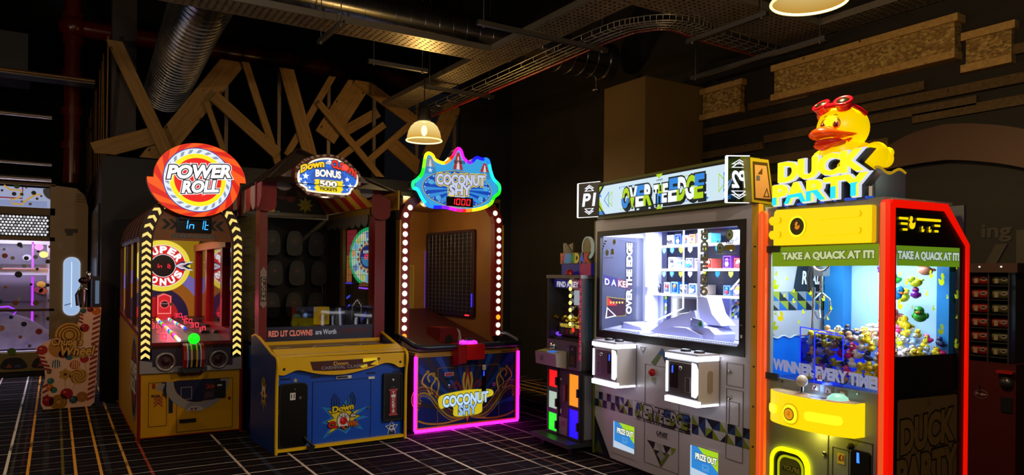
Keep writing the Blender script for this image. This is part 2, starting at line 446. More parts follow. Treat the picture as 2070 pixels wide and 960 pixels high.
# ---------------------------------------------------------------- timber lattice above the back wall
def wood(name, c1, c2):
    m, nt, b = nodes_mat(name)
    L = nt.links.new; N = lambda t: nt.nodes.new(t)
    tc = N('ShaderNodeTexCoord'); mp = N('ShaderNodeMapping'); mp.inputs['Scale'].default_value = (1.2, 14, 14)
    n = N('ShaderNodeTexNoise'); n.inputs['Scale'].default_value = 2.2; n.inputs['Detail'].default_value = 7; n.inputs['Distortion'].default_value = .6
    r = N('ShaderNodeValToRGB'); r.color_ramp.elements[0].position = .3; r.color_ramp.elements[0].color = hx(c1); r.color_ramp.elements[1].position = .7; r.color_ramp.elements[1].color = hx(c2)
    L(tc.outputs['Object'], mp.inputs[0]); L(mp.outputs[0], n.inputs['Vector']); L(n.outputs[0], r.inputs[0])
    v = N('ShaderNodeTexVoronoi'); v.inputs['Scale'].default_value = 5; mp2 = N('ShaderNodeMapping'); mp2.inputs['Scale'].default_value = (.8, 1.6, 1.6)
    L(tc.outputs['Object'], mp2.inputs[0]); L(mp2.outputs[0], v.inputs['Vector'])
    k = N('ShaderNodeMapRange'); k.inputs['From Min'].default_value = .05; k.inputs['From Max'].default_value = .13; L(v.outputs['Distance'], k.inputs['Value'])
    mx = N('ShaderNodeMix'); mx.data_type = 'RGBA'; mx.inputs[6].default_value = hx('#3a1d0c'); L(k.outputs[0], mx.inputs[0]); L(r.outputs[0], mx.inputs[7])
    L(mx.outputs[2], b.inputs['Base Color']); b.inputs['Roughness'].default_value = .7; b.inputs['Specular IOR Level'].default_value = .25
    return m
PINE = wood('pine_board', '#7a6038', '#94764a')
def plank(name, p, q, w, y, t, m):
    """a board from p to q (x, z) in the screen's plane"""
    dx, dz = q[0]-p[0], q[1]-p[1]; l = math.hypot(dx, dz); s, c = dz/l, dx/l; cz = (p[1]+q[1])/2
    a, e = [(.16 if v > 4.1 or v < 2.98 else 0) for v in (p[1], q[1])]
    pts = [(-l/2-a, -w/2), (l/2+e, -w/2), (l/2+e, w/2), (-l/2-a, w/2)]
    pts = clip_half(clip_half(pts, s, c, 4.19-cz), -s, -c, cz-2.87)      # sawn level at the top rail and on the wall
    b = B().poly(pts, -t/2, t/2, m)
    o = b.build(name, loc=((p[0]+q[0])/2, y, (p[1]+q[1])/2))
    o.rotation_euler = (0, -math.atan2(dz, dx), 0)
    return o
BOARDS = [
    ((.57, 4.18), (1.16, 2.88), .15, 9.70, 'timber board at the duct end of the lattice, falling behind the swirl sign'),
    ((.52, 2.95), (1.02, 3.15), .20, 9.737, 'low wide timber board rising gently at the foot of the lattice beside the side wall'),
    ((1.00, 2.87), (1.89, 4.17), .26, 9.774, 'widest timber board rising past the silver duct, above the swirl sign'),
    ((1.66, 3.70), (2.44, 3.06), .15, 9.70, 'knotty timber board sloping down from the widest board, above the swirl sign'),
    ((1.58, 3.62), (1.82, 2.95), .065, 9.737, 'narrow short batten falling from the widest board toward the swirl sign'),
    ((2.04, 4.18), (2.46, 2.95), .09, 9.737, 'narrow steep batten meeting the knotty board above the striped tent roof'),
    ((2.56, 4.18), (2.92, 2.95), .18, 9.737, 'steep timber board ending behind the ticket bonus sign'),
    ((3.18, 4.18), (2.58, 3.06), .085, 9.774, 'narrow batten crossing the steep board above the tent roof tip'),
    ((3.58, 4.16), (3.10, 3.36), .30, 9.811, 'broad shaded timber board in the middle of the lattice, behind the long batten'),
    ((2.98, 3.79), (3.86, 2.87), .09, 9.70, 'long narrow batten sloping down to the wall top beside the ticket bonus sign'),
    ((3.93, 3.62), (3.22, 3.04), .09, 9.737, 'short batten rising across the long falling batten, near the pendant lamp'),
    ((4.33, 3.67), (3.66, 3.05), .09, 9.737, 'batten rising to the pendant lamp from the foot of the long batten'),
    ((4.02, 3.40), (4.56, 3.00), .20, 9.774, 'timber board sloping down below the pendant lamp to the crown sign'),
    ((3.66, 4.14), (4.50, 3.68), .17, 9.774, 'timber board sloping down behind the cable tray end, near the pendant lamp'),
    ((5.06, 4.06), (4.62, 3.10), .26, 9.811, 'timber board behind the pendant lamp, last of the lattice'),
    ((3.36, 3.46), (3.90, 3.82), .14, 9.90, 'dim timber board in the shade behind the lattice, near the pendant lamp'),
]
for i, (p, q, w, y, lab) in enumerate(BOARDS):
    tag(plank('timber_board', p, q, w, y, .035, PINE), lab, 'timber board', 'timber boards of the lattice')
STUD = mat('#6d6257', .5, .3, 'metal')
for x, t, lab in ((1.836, 4.2, 'between the knotty board and the widest board'), (2.497, 4.2, 'above the tent roof tip, beside the steep board'), (3.164, 4.2, 'above the ticket bonus sign'), (3.822, 4.2, 'beside the ticket bonus sign, by the end of the long batten'), (4.482, 4.2, 'below the pendant lamp'), (5.10, 4.2, 'last on the lattice')):
    o = B().poly([(x-.022, 2.85), (x+.022, 2.85), (x+.022, t), (x-.022, t)], 9.835, 9.875, STUD).build('stud_post')
    tag(o, 'slim metal stud %s' % lab, 'post', 'metal studs behind the timber lattice')
tag(B().box(.56, .82, 9.95, 10.2, 2.95, 5.0, mat('#2c252a', .6)).build('steel_column'), 'broad grey steel column behind the start of the timber lattice', 'column')
SLAT = wood('side_slat', '#6a4826', '#83602f')
for i in range(11):
    y = 9.86+i*.62; z0 = 2.95
    b = B().polyx([(y, z0), (y+.045, z0), (y+.045+(.25 if i % 3 == 1 else -.12), 4.25+.04*(i % 2)), (y+(.25 if i % 3 == 1 else -.12), 4.25+.04*(i % 2))], .50, .514, SLAT)
    tag(b.build('timber_batten'), 'thin upright timber slat above the side wall round the corner of the lattice', 'timber slat', 'timber slats above the side wall')
# framed dark poster panel on the side wall
t = thing('framed_panel', 'tall black framed panel on the side wall above the candy machine', 'panel', (.50, 10.4, .9))
B().polyx([(0, 0), (2.2, 0), (2.2, 1.45), (0, 1.45)], -.05, 0, BLACK).build('frame', t)
B().polyx([(.12, .1), (2.08, .1), (2.08, 1.35), (.12, 1.35)], -.056, -.05, mat('#3b4650', .15)).build('pane', t)

# ---------------------------------------------------------------- ceiling services
TRAY = perforated('punched_tray', '#8b8375', '#a59d8d')
TRAYY = perforated('punched_tray', '#8b8375', '#a59d8d', 1, 0)
TRAYR = mat('#8f897f', .4, .7, 'metal')
def tray(name, x0, x1, y0, y1, z, label, along):
    t = thing(name, label, 'cable tray', ((x0+x1)/2, (y0+y1)/2, z), 0, 'punched cable trays under the ceiling')
    a, b = (x1-x0)/2, (y1-y0)/2
    B().box(-a, a, -b, b, 0, .003, TRAY if along == 'x' else TRAYY).build('tray_bed', t)
    for s in (-1, 1):
        if along == 'x': B().box(-a, a, s*b-.004, s*b+.004, 0, .06, TRAYR).build('rail', t)
        else: B().box(s*a-.004, s*a+.004, -b, b, 0, .06, TRAYR).build('rail', t)
    cab = mat('#141312', .7)
    c = B()
    n = 3
    for k in range(n):
        o = (k-1)*.08
        if along == 'x': c.tube([(-a+2*a*i/8, o+.01*math.sin(i*2+k), .022+.006*k) for i in range(9)], .016, cab, 6)
        else: c.tube([(o+.01*math.sin(i*2+k), -b+2*b*i/8, .022+.006*k) for i in range(9)], .016, cab, 6)
    c.build('cables', t)
    return t
tray('cable_tray', -4, 3.68, 6.36, 6.70, 3.752, 'long punched cable tray running above the swirl sign to the tray crossing', 'x')
tray('cable_tray', 3.68, 4.02, 4.62, 9.2, 3.75, 'punched cable tray running back toward the pendant lamp in front of the timber lattice', 'y')
tray('cable_tray', 4.02, 6.0, 4.08, 4.62, 3.754, 'wide punched cable tray above the prize pusher running to the wall with chipboard boxes', 'x')
tray('cable_tray', 5.74, 6.02, -1.5, 4.08, 3.75, 'punched cable tray along the plank-clad wall above the long chipboard box', 'y')
B_ = B().polyz([(3.68, 4.62), (4.02, 4.62), (4.02, 4.08), (3.95, 4.10), (3.72, 4.35)], 3.752, 3.756, TRAYY)
tag(B_.build('tray_corner'), 'punched corner piece joining two cable trays at the top centre', 'cable tray')
WIRE = mat('#a9a59e', .35, .9, 'metal')
pts = [(4.30, 9.3), (4.28, 7.0), (4.26, 5.3), (4.36, 4.86), (4.62, 4.66), (5.1, 4.72), (6.03, 4.76)]
path = smooth_loop(pts, 5, False)
def offset_path(path, d):
    out = []
    for i, p in enumerate(path):
        a = path[max(i-1, 0)]; b = path[min(i+1, len(path)-1)]
        dx, dy = b[0]-a[0], b[1]-a[1]; l = math.hypot(dx, dy)
        out.append((p[0]-dy/l*d, p[1]+dx/l*d))
    return out
t = thing('wire_basket_tray', 'curved open wire basket tray carrying cables beside the punched tray', 'cable tray', (0, 0, 3.70))
for d in (-.12, -.06, 0, .06, .12):
    B().tube([(x, y, 0) for x, y in offset_path(path, d)], .004, WIRE, 6).build('long_wire', t)
for d in (-.12, .12): B().tube([(x, y, .05) for x, y in offset_path(path, d)], .004, WIRE, 6).build('long_wire', t)
lo, hi = offset_path(smooth_loop(pts, 16, False), -.12), offset_path(smooth_loop(pts, 16, False), .12)
cw = B()
for i in range(2, len(lo)-1, 2):
    cw.tube([(lo[i][0], lo[i][1], .05), (lo[i][0], lo[i][1], 0), (hi[i][0], hi[i][1], 0), (hi[i][0], hi[i][1], .05)], .003, WIRE, 5)
cw.build('cross_wires', t)['kind'] = 'stuff'
tag(B().tube([(x, y, 3.715) for x, y in offset_path(path, .145)], .014, mat('#c01c1c', .45), 8).build('red_cable'), 'red cable running along the edge of the wire basket tray', 'cable')
B_ = B().tube([(x, y, 3.72) for x, y in offset_path(path, -.03)], .014, mat('#2a2727', .6), 8)
tag(B_.build('black_cable'), 'dark cable lying in the wire basket tray', 'cable')
def strut(p, q, z, label, rods=True):
    t = thing('hanger_strut', label, 'strut', (p[0], p[1], z), math.degrees(math.atan2(q[1]-p[1], q[0]-p[0])), 'hanger struts of the cable trays')
    l = math.hypot(q[0]-p[0], q[1]-p[1])
    B().polyx([(-.02, 0), (.02, 0), (.02, .04), (.012, .04), (.012, .006), (-.012, .006), (-.012, .04), (-.02, .04)], 0, l, STEEL).build('channel', t)
    for x in (.06, l-.06):
        B().cyl((x, 0, .02), (x, 0, 5.8-z), .005, STEEL, 6).cyl((x, 0, -.015), (x, 0, .0), .012, STEEL, 6).build('threaded_rod', t)
    return t
strut((3.05, 5.48), (4.47, 5.48), 3.65, 'steel hanger strut below the punched tray at the top centre')
strut((3.59, 7.68), (4.51, 7.68), 3.65, 'steel hanger strut across the tray above the pendant lamp')
strut((2.08, 6.1), (2.08, 6.78), 3.65, 'short hanger strut below the long punched tray')
strut((2.77, 7.32), (3.45, 7.32), 3.72, 'lone hanger strut between the long tray and the red pipe')
strut((4.85, 4.80), (4.85, 3.92), 3.62, 'steel hanger strut below the wide tray nearest the second lamp')
strut((5.72, 5.6), (5.72, 4.0), 3.60, 'long hanger strut below the wide tray, next to the chipboard boxes')

DUCTM = noise_paint('spiral_duct', '#9a9ba0', '#b4b5b9', 5, .22, metal=1)
def duct(path, r, pitch, m=DUCTM):
    b = B(); b.tube(path, r, m, 28)
    return b
def ribbed(b, p, q, r, pitch, m):
    p, q = Vector(p), Vector(q); l = (q-p).length; d = (q-p)/l
    for i in range(int(l/pitch)):
        c = p+d*pitch*(i+.5)
        b.cyl(c-d*.006, c+d*.006, r+.007, m, 28, caps=True)
b = B(); b.cyl((1.5, 7.0, 4.12), (5.6, 7.0, 4.12), .22, DUCTM, 36); ribbed(b, (1.5, 7.0, 4.12), (5.6, 7.0, 4.12), .22, .16, DUCTM)
t = thing('spiral_duct', 'long silver spiral duct running across the top behind the long cable tray', 'duct', (0, 0, 0))
b.build('duct_tube', t)
b = B().cyl((5.6, 7.0, 4.12), (5.72, 7.0, 4.12), .235, DUCTM, 36)
b.build('end_collar', t)
t2 = thing('sprinkler_head', 'small sprinkler head hanging below the capped end of the long duct', 'sprinkler', (5.55, 7.0, 3.9))
B().cyl((0, 0, 0), (0, 0, -.1), .012, STEEL, 8).build('stem', t2)
B().lathe([(.0, 0), (.05, -.02), (.055, -.05), (0, -.06)], (0, 0, -.1), STEEL).build('rose', t2)
t = thing('spiral_duct', 'silver spiral duct coming down behind the timber lattice', 'duct', (0, 0, 0))
pp = [(1.10, 2.0, 4.13), (1.12, 5.0, 4.11), (1.18, 8.0, 4.06), (1.28, 11.2, 3.97)]
b = B()
for a, c in zip(pp, pp[1:]):
    b.cyl(a, c, .27, DUCTM, 36); ribbed(b, a, c, .27, .12, DUCTM)
b.build('duct_tube', t)
b = B().cyl((1.15, 6.5, 4.085), (1.152, 6.6, 4.083), .285, DUCTM, 36)
b.build('joint_band', t)
PIPE = mat('#5a120a', .28, 0, 'paint', .6)
t = thing('red_pipe', 'dark red sprinkler pipe running across behind the timber lattice tops', 'pipe', (0, 12.6, 5.1))
B().cyl((.72, 0, 0), (6.4, 0, 0), .13, PIPE, 20).build('pipe_run', t)
for x in (3.35, 3.9, 4.4, 5.1): B().cyl((x-.05, 0, 0), (x+.05, 0, 0), .16, PIPE, 20).build('coupling', t)
t = thing('red_pipe', 'upright dark red pipe with a tee joint above the spotted machine', 'pipe', (.2, 12.6, 2.8))
B().cyl((0, 0, 0), (0, 0, 3.0), .11, PIPE, 20).build('pipe_run', t)
for z in (.55, 1.05, 1.6, 2.1, 2.45): B().cyl((0, 0, z-.05), (0, 0, z+.05), .14, PIPE, 20).build('coupling', t)
B().ball((0, 0, 2.3), .19, PIPE).build('tee_joint', t)
B().cyl((0, 0, 2.3), (.5, 0, 2.3), .13, PIPE, 20).build('branch', t)
# pipes and trays far left
for y, z, r, lab in ((11.6, 4.12, .05, 'bundle of bright cables on a far tray over the spotted machine'), (12.5, 3.72, .035, 'thin far pipe under the cable bundle over the spotted machine'), (13.0, 3.1, .03, 'bright far conduit above the spotted prize machine'), (12.9, 2.86, .04, 'lowest far conduit just above the spotted prize machine')):
    b = B()
    if r == .05:
        for k in range(5): b.cyl((-4, y+k*.05, z+.02*(k % 2)), (.45, y+k*.05, z+.02*(k % 2)), .018, mat('#a8845c', .3, .6, 'metal'), 8)
        b.box(-4, .45, y-.04, y+.26, z-.05, z-.04, STEEL)
        tag(b.build('cable_bundle'), lab, 'cable')
    else:
        b.cyl((-4, y, z), (-.05, y, z), r, mat('#9a8f84', .25, .8, 'metal'), 12)
        tag(b.build('conduit'), lab, 'pipe')
tag(B().polyx([(0, 0), (1.2, 0), (1.2, .55), (0, .55)], -3.5, -.35, mat('#3c3b40', .5, .2, 'metal')).build('vent_duct', loc=(0, 12.6, 4.35)), 'square grey ventilation duct above the spotted machine', 'duct')

# ---------------------------------------------------------------- pendant lamps
def holo():
    m = D.materials.new('ribbed_lamp_glass'); m.use_nodes = True
    nt = m.node_tree; nt.nodes.clear(); L = nt.links.new
    o = nt.nodes.new('ShaderNodeOutputMaterial'); mx = nt.nodes.new('ShaderNodeMixShader'); a = nt.nodes.new('ShaderNodeMixShader')
    t = nt.nodes.new('ShaderNodeBsdfTransparent'); e = nt.nodes.new('ShaderNodeEmission'); g = nt.nodes.new('ShaderNodeBsdfTranslucent')
    tc = nt.nodes.new('ShaderNodeTexCoord'); sp = nt.nodes.new('ShaderNodeSeparateXYZ'); L(tc.outputs['Object'], sp.inputs[0])
    r = nt.nodes.new('ShaderNodeValToRGB'); mr = nt.nodes.new('ShaderNodeMapRange'); mr.inputs['From Min'].default_value = 0; mr.inputs['From Max'].default_value = .24
    L(sp.outputs[2], mr.inputs['Value']); L(mr.outputs[0], r.inputs[0])
    r.color_ramp.elements[0].color = hx('#c8922c'); r.color_ramp.elements[1].color = hx('#fff0a8')
    e.inputs['Strength'].default_value = 1.15; L(r.outputs[0], e.inputs[0])
    t.inputs[0].default_value = (1, .85, .55, 1); g.inputs[0].default_value = (1, .8, .45, 1)
    mx.inputs[0].default_value = .25; L(e.outputs[0], mx.inputs[1]); L(t.outputs[0], mx.inputs[2])
    L(mx.outputs[0], o.inputs[0])
    return m
HOLO = holo()
def pendant(loc, label, s=1.0):
    t = thing('pendant_lamp', label, 'lamp', loc, 0, 'warm pendant lamps')
    prof = [(.205, 0), (.208, .012), (.2, .016), (.196, .05), (.182, .11), (.155, .165), (.115, .205), (.075, .225)]
    B().lathe(prof, (0, 0, 0), HOLO, seg=48).build('lamp_shade', t, 'glowing ribbed glass bowl')
    b = B(); b.tube([(.206*math.cos(2*PI*i/40), .206*math.sin(2*PI*i/40), .004) for i in range(40)], .008, glow('#ffe9a0', 1.6), 6, True); b.build('shade_rim', t)
    B().lathe([(.0, .2), (.078, .21), (.08, .28), (.07, .36), (.055, .40), (.0, .41)], (0, 0, 0), mat('#2a2522', .5), seg=24).build('housing', t)
    B().cyl((0, 0, .4), (0, 0, 5.8-loc[2]), .006, BLACK, 6).build('cord', t)
    B().ball((0, 0, .12), (.035, .035, .06), glow('#ffe2a0', 14)).build('bulb', t)
    light('bulb_light', 'POINT', (0, 0, .05), LAMP_W, WARM, t, shadow_soft_size=.05)
pendant((3.63, 7.77, 3.06), 'warm pendant lamp with a glowing bowl hanging in front of the timber lattice')
pendant((3.62, 2.64, 3.07), 'warm pendant lamp cut by the top edge of the photo, above the yellow duck')

# ---------------------------------------------------------------- chipboard boxes and planks on the plank-clad wall
def osb():
    m, nt, b = nodes_mat('chipboard'); L = nt.links.new; N = lambda t: nt.nodes.new(t)
    tc = N('ShaderNodeTexCoord'); mp = N('ShaderNodeMapping'); mp.inputs['Scale'].default_value = (1, 1, 1.9); mp.inputs['Rotation'].default_value = (.5, 0, 0); L(tc.outputs['Object'], mp.inputs[0])
    v = N('ShaderNodeTexVoronoi'); v.inputs['Scale'].default_value = 34; L(mp.outputs[0], v.inputs['Vector'])
    r = N('ShaderNodeValToRGB'); r.color_ramp.elements[0].color = hx('#6a5020'); r.color_ramp.elements[1].color = hx('#b79a58')
    e = r.color_ramp.elements.new(.5); e.color = hx('#8a6c34')
    sp = N('ShaderNodeSeparateColor'); L(v.outputs['Color'], sp.inputs[0]); L(sp.outputs[0], r.inputs[0]); L(r.outputs[0], b.inputs['Base Color'])
    b.inputs['Roughness'].default_value = .75
    return m
OSB = osb(); BATTEN = wood('batten', '#9a7a44', '#b89558'); OLDW = wood('dark_plank', '#4a3a22', '#5e4a2c')
def osb_box(y0, y1, z0, z1, depth, label, cap=True):
    t = thing('chipboard_box', label, 'wall box', (6.049, (y0+y1)/2, z0), 0, 'chipboard boxes on the plank-clad wall')
    h = (y1-y0)/2; d = depth
    B().box(-d, 0, -h+.03, h-.03, .05, z1-z0-.04, OSB).build('chipboard', t)
    B().box(-d-.02, 0, -h, h, z1-z0-.06, z1-z0, BATTEN).build('top_batten', t)
    B().box(-d-.02, 0, -h+.02, h, 0, .06, BATTEN).build('bottom_batten', t)
    return t
osb_box(3.0, 4.75, 3.24, 3.585, .10, 'long bright chipboard box at the top of the right wall')
osb_box(2.62, 3.0, 3.12, 3.43, .05, 'short chipboard box just past the long bright one')
osb_box(5.14, 5.72, 3.22, 3.56, .06, 'dim short chipboard box beside the tan pillar')
k = 0
for y0, y1, z, d, lab in ((4.4, 5.1, 3.22, .03, 'dark plank between the dim chipboard box and the long one'), (3.3, 5.7, 3.06, .035, 'upper dark plank below the long chipboard box'), (1.6, 3.9, 2.96, .05, 'dark plank higher up above the brown arch'), (2.9, 4.9, 2.86, .03, 'long dark plank behind the duck goggles'), (4.9, 5.72, 2.8, .045, 'short dark plank beside the tan pillar'), (1.4, 3.4, 2.80, .03, 'plank above the brown arch at its end'), (3.6, 5.7, 2.64, .04, 'lower dark plank behind the duck head'), (1.8, 2.9, 3.18, .04, 'short plank beyond and below the chipboard boxes'), (4.3, 5.72, 2.46, .03, 'lowest dark plank behind the wide prize machine')):
    tag(B().box(6.05-d, 6.05, y0, y1, z, z+.075, OLDW).build('wall_plank'), lab, 'plank', 'dark planks on the plank-clad wall')
# curved brown fascia
FAS = noise_paint('brown_fascia', '#3c2006', '#452508', 2, .6)
b = B()
up_ = smooth_loop([(4.5, 2.06), (4.1, 2.36), (3.8, 2.54), (3.599, 2.625), (3.388, 2.705), (3.188, 2.734), (3.073, 2.735), (2.854, 2.70), (2.566, 2.616), (2.2, 2.45), (1.8, 2.2)], 4, False)
dn_ = smooth_loop([(4.5, 1.95), (4.1, 2.22), (3.8, 2.38), (3.597, 2.434), (3.385, 2.451), (3.185, 2.456), (3.052, 2.449), (2.816, 2.405), (2.564, 2.332), (2.2, 2.18), (1.8, 1.96)], 4, False)
for i in range(len(up_)-1): b._ext([(5.97, *up_[i]), (5.97, *up_[i+1]), (5.97, *dn_[i+1]), (5.97, *dn_[i])], [(6.049, *up_[i]), (6.049, *up_[i+1]), (6.049, *dn_[i+1]), (6.049, *dn_[i])], FAS)
tag(b.build('curved_fascia'), 'curved brown fascia band on the plank-clad wall behind the duck', 'fascia')
# ================================================================ far left: white prize machine with coloured dots
def spotted():
    t = thing('prize_machine', 'big beige and white prize machine with coloured dots on its glass, beside the candy machine', 'arcade machine', (0, 12.4, 0), 0)
    BEI = noise_paint('beige_cabinet', '#b08e64', '#bb996d', 3, .5); OLV = mat('#8f7a34', .45)
    # side column with rounded corner and oval lit window
    b = B(); b.poly([(0, .34), (.41, .34), (.41, 2.45), (.36, 2.62), (.26, 2.71), (.0, 2.73)], 0, .9, BEI)
    for i in range(5):
        for j in range(4):
            if i+j < 7: b.flat(circ(.275+i*.028-.008*(j % 2), 2.62-j*.034, .009, n=8), -.002, BLACK)
    b.box(.03, .10, -.004, 0, 1.82, 1.93, mat('#b99f7c', .5))
    b.box(.12, .28, -.006, 0, 2.06, 2.12, mat('#4d3a26', .5)); b.box(.14, .22, -.01, 0, 2.02, 2.10, mat('#3a2c1c', .5))
    b.build('side_column', t)
    w = B(); w.poly(rrect(.115, .31, .87, 1.70, .095), -.008, 0, glow('#a4c2ec', .85)); w.flat([(.205, .98), (.215, .98), (.215, 1.64), (.205, 1.64)], -.0095, glow('#e9f4ff', 1)); w.flat([(.12, 1.0), (.21, 1.03), (.21, 1.045), (.12, 1.015)], -.0095, glow('#45638f', .8))
    w.ring(rrect(.105, .32, .86, 1.71, .1), rrect(.125, .30, .88, 1.69, .09), -.014, 0, glow('#b8cbe8', .8)); w.build('oval_window', t)
    # base
    b = B(); b.box(-1.5, .36, .05, .85, .08, .34, OLV)
    for x in (-.62, -.25, -.99):
        b.poly(smooth_loop([(x+.02, .12), (x+.27, .12), (x+.30, .17), (x+.22, .27), (x+.06, .27), (x-.01, .18)], 3), .044, .05, mat('#191012', .6))
        b.flat([(x+.05, .14), (x+.13, .14), (x+.09, .2)], .042, mat('#a33b2c', .5)); b.flat([(x+.14, .14), (x+.24, .14), (x+.2, .19)], .042, mat('#30466b', .5))
    b.box(-1.5, .3, .1, .8, 0, .08, BLACK); b.build('base', t)
    # frames between glass panes
    b = B(); b.box(-1.5, .0, .0, .06, 2.30, 2.40, mat('#7d5c2c', .5)); b.box(-1.5, .0, .0, .06, 1.93, 1.985, mat('#8a6a3a', .5)); b.box(-1.5, 0, 0, .06, 2.715, 2.75, mat('#7d5c2c', .5)); b.box(-.06, 0, 0, .06, .34, 2.73, BEI)
    b.box(-1.5, 0, .0, .04, .93, .965, mat('#5a3a22', .3)); b.build('frame', t)
    # punched light grille
    g = B(); g.box(-1.5, -.06, .05, .07, 1.985, 2.30, mat('#2a2119', .5))
    for j in range(7):
        for i in range(34):
            x = -1.46+i*.042+.021*(j % 2); z = 2.02+j*.041
            if x < -.09: g.flat(circ(x, z, .0165, n=10), .048, glow('#e8e9f2', .95 if (i*7+j*3) % 5 else .45))
    g.build('light_grille', t)
    # interior: lit back and shelves
    b = B(); b.box(-1.5, -.02, .8, .83, .34, 2.71, mat('#a7a6b8', .5)); b.box(-1.5, -.02, .06, .8, .34, .36, mat('#c9c5d8', .5)); b.build('back_panel', t)
    b = B(); b.box(-1.5, -.08, .2, .5, 1.47, 1.53, mat('#d4d2d8', .35)); b.box(-1.5, -.08, .19, .20, 1.525, 1.535, glow('#ff8e86', .8)); b.build('shelf', t)
    b = B(); b.poly([(-1.5, .38), (-.06, .38), (-.06, .62), (-.3, .8), (-.7, .95), (-1.5, 1.0)], .25, .6, noise_paint('prize_chute', '#a59cc0', '#c6bcd6', 5, .35)); b.build('chute', t)
    b = B()
    for x, z0, z1 in ((-.27, 1.55, 1.92), (-.27, 1.0, 1.42), (-.27, .5, .92)): b.cyl((x, .3, z0), (x, .3, z1), .014, glow('#b030ff', 1.6), 8)
    b.tube([(-.7, .28, .98), (-.55, .27, .99), (-.45, .27, .93), (-.5, .27, .87)], .012, glow('#9b2cff', 1.5), 6); b.build('purple_light_tube', t)
    b = B(); b.flat([(-1.5, 1.60), (-.1, 1.60), (-.1, 1.90), (-1.5, 1.90)], .7, mat('#3b3a46', .3)); b.flat([(-1.5, 1.05), (-.1, 1.05), (-.1, 1.44), (-1.5, 1.44)], .7, mat('#58505f', .3))
    for x, z, c in ((-.2, 1.86, '#d06a9a'), (-.14, 1.75, '#c9b04a'), (-.17, 1.3, '#c99a3a'), (-.14, 1.2, '#b35a3a'), (-.2, 1.22, '#a84a60'), (-.35, 1.7, '#70707c')): b.flat(circ(x, z, .06, .05, 9), .69, mat(c, .5))
    b.build('inner_picture', t)
    b = B(); b.flat([(-1.5, 2.41), (-.02, 2.41), (-.02, 2.71), (-1.5, 2.71)], .3, glow('#aeb8dc', .75))
    b.flat([(-1.5, 2.43), (-.1, 2.43), (-.1, 2.52), (-1.5, 2.50)], .298, glow('#8f9ccb', .8))
    for p in ([(-.62, 2.72), (-.55, 2.66), (-.42, 2.66), (-.44, 2.55), (-.54, 2.52), (-.52, 2.46), (-.38, 2.46)], [(-.4, 2.48), (-.26, 2.60), (-.18, 2.62)]):
        b.tube([(x, .28, z) for x, z in p], .011, glow('#d9a21c', .8), 6)
    b.tube([(-1.5, .285, 2.55), (-.4, .285, 2.545), (-.4, .285, 2.71)], .009, glow('#8c1c3a', .8), 6)
    b.build('lit_header', t)
    b = B(); b.poly(circ(-.02, 2.66, .13, n=20, a0=170, a1=280)+[(-.02, 2.71)], .1, .14, mat('#6f7f93', .3)); b.build('round_mirror', t)
    gp = B(); gp.flat([(-1.5, .96), (-.06, .96), (-.06, 1.94), (-1.5, 1.94)], .02, GLASS); gp.flat([(-1.5, .34), (-.06, .34), (-.06, .94), (-1.5, .94)], .02, GLASS); gp.flat([(-1.5, 2.4), (-.0, 2.4), (-.0, 2.72), (-1.5, 2.72)], .02, GLASS); gp.build('front_glass', t)
    dots = [(-.42, 1.87, .032, '#16375e'), (-.60, 1.80, .018, '#e6e6ee'), (-.40, 1.84, .02, '#e6e6ee'), (-.59, 1.71, .035, '#d9694a'), (-.50, 1.68, .026, '#dcdcea'), (-.34, 1.68, .03, '#2d2e24'), (-.23, 1.70, .03, '#d5d9ee'),
            (-.06, 1.85, .02, '#6b3a1c'), (-.08, 1.64, .032, '#1b3a24'), (-.36, 1.57, .028, '#e2e2ea'), (-.63, 1.54, .016, '#e6e6ee'), (-.43, 1.45, .045, '#0d0d12'), (-.21, 1.53, .02, '#4f2c14'), (-.20, 1.78, .016, '#1a1420'),
            (-.58, 1.27, .022, '#d9825f'), (-.08, 1.30, .025, '#140c10'), (-.28, 1.31, .018, '#3d1c30'), (-.42, 1.11, .028, '#cfcbe0'), (-.46, 1.05, .035, '#b0552f'), (-.22, 1.05, .038, '#8d8420'), (-.64, 1.07, .03, '#1c5a72'), (-.06, 1.08, .022, '#6f6a78'),
            (-.51, .85, .026, '#1a2a6c'), (-.22, .86, .02, '#8a1a3c'), (-.07, .82, .028, '#1f3a22'), (-.36, .75, .035, '#1a2450'), (-.62, .70, .04, '#e39a72'), (-.18, .64, .042, '#a5311f'), (-.40, .57, .024, '#cf8056'), (-.29, .44, .022, '#8a7f8c'), (-.5, .37, .05, '#5c7a1c'), (-.05, .58, .018, '#a08a34'),
            (-.46, 2.69, .035, '#2f7a1c'), (-.49, 2.58, .028, '#10182c'), (-.26, 2.61, .03, '#10182c'), (-.22, 2.53, .018, '#8a7416'), (-.17, 2.57, .014, '#7a6414'), (-.35, 2.68, .014, '#8a2c1c'), (-.3, 2.45, .02, '#c6cbe6'), (-.4, 2.48, .014, '#d3d8ee'), (-.63, 2.62, .016, '#4a1c3c'), (-.4, 2.58, .022, '#6a6414')]
    for x, z, r, c in dots:
        B().flat(circ(x-.0, z, r, n=18), .012, mat(c, .4)).build('glass_dot', t)
    light('machine_light', 'AREA', (-.5, .4, 2.25), 22, (.85, .8, 1), t, shape='RECTANGLE', size=.9, size_y=.2)
    light('machine_light', 'AREA', (-.5, .15, 1.9), 24, (.8, .72, 1), t, shape='RECTANGLE', size=.9, size_y=.15)
spotted()

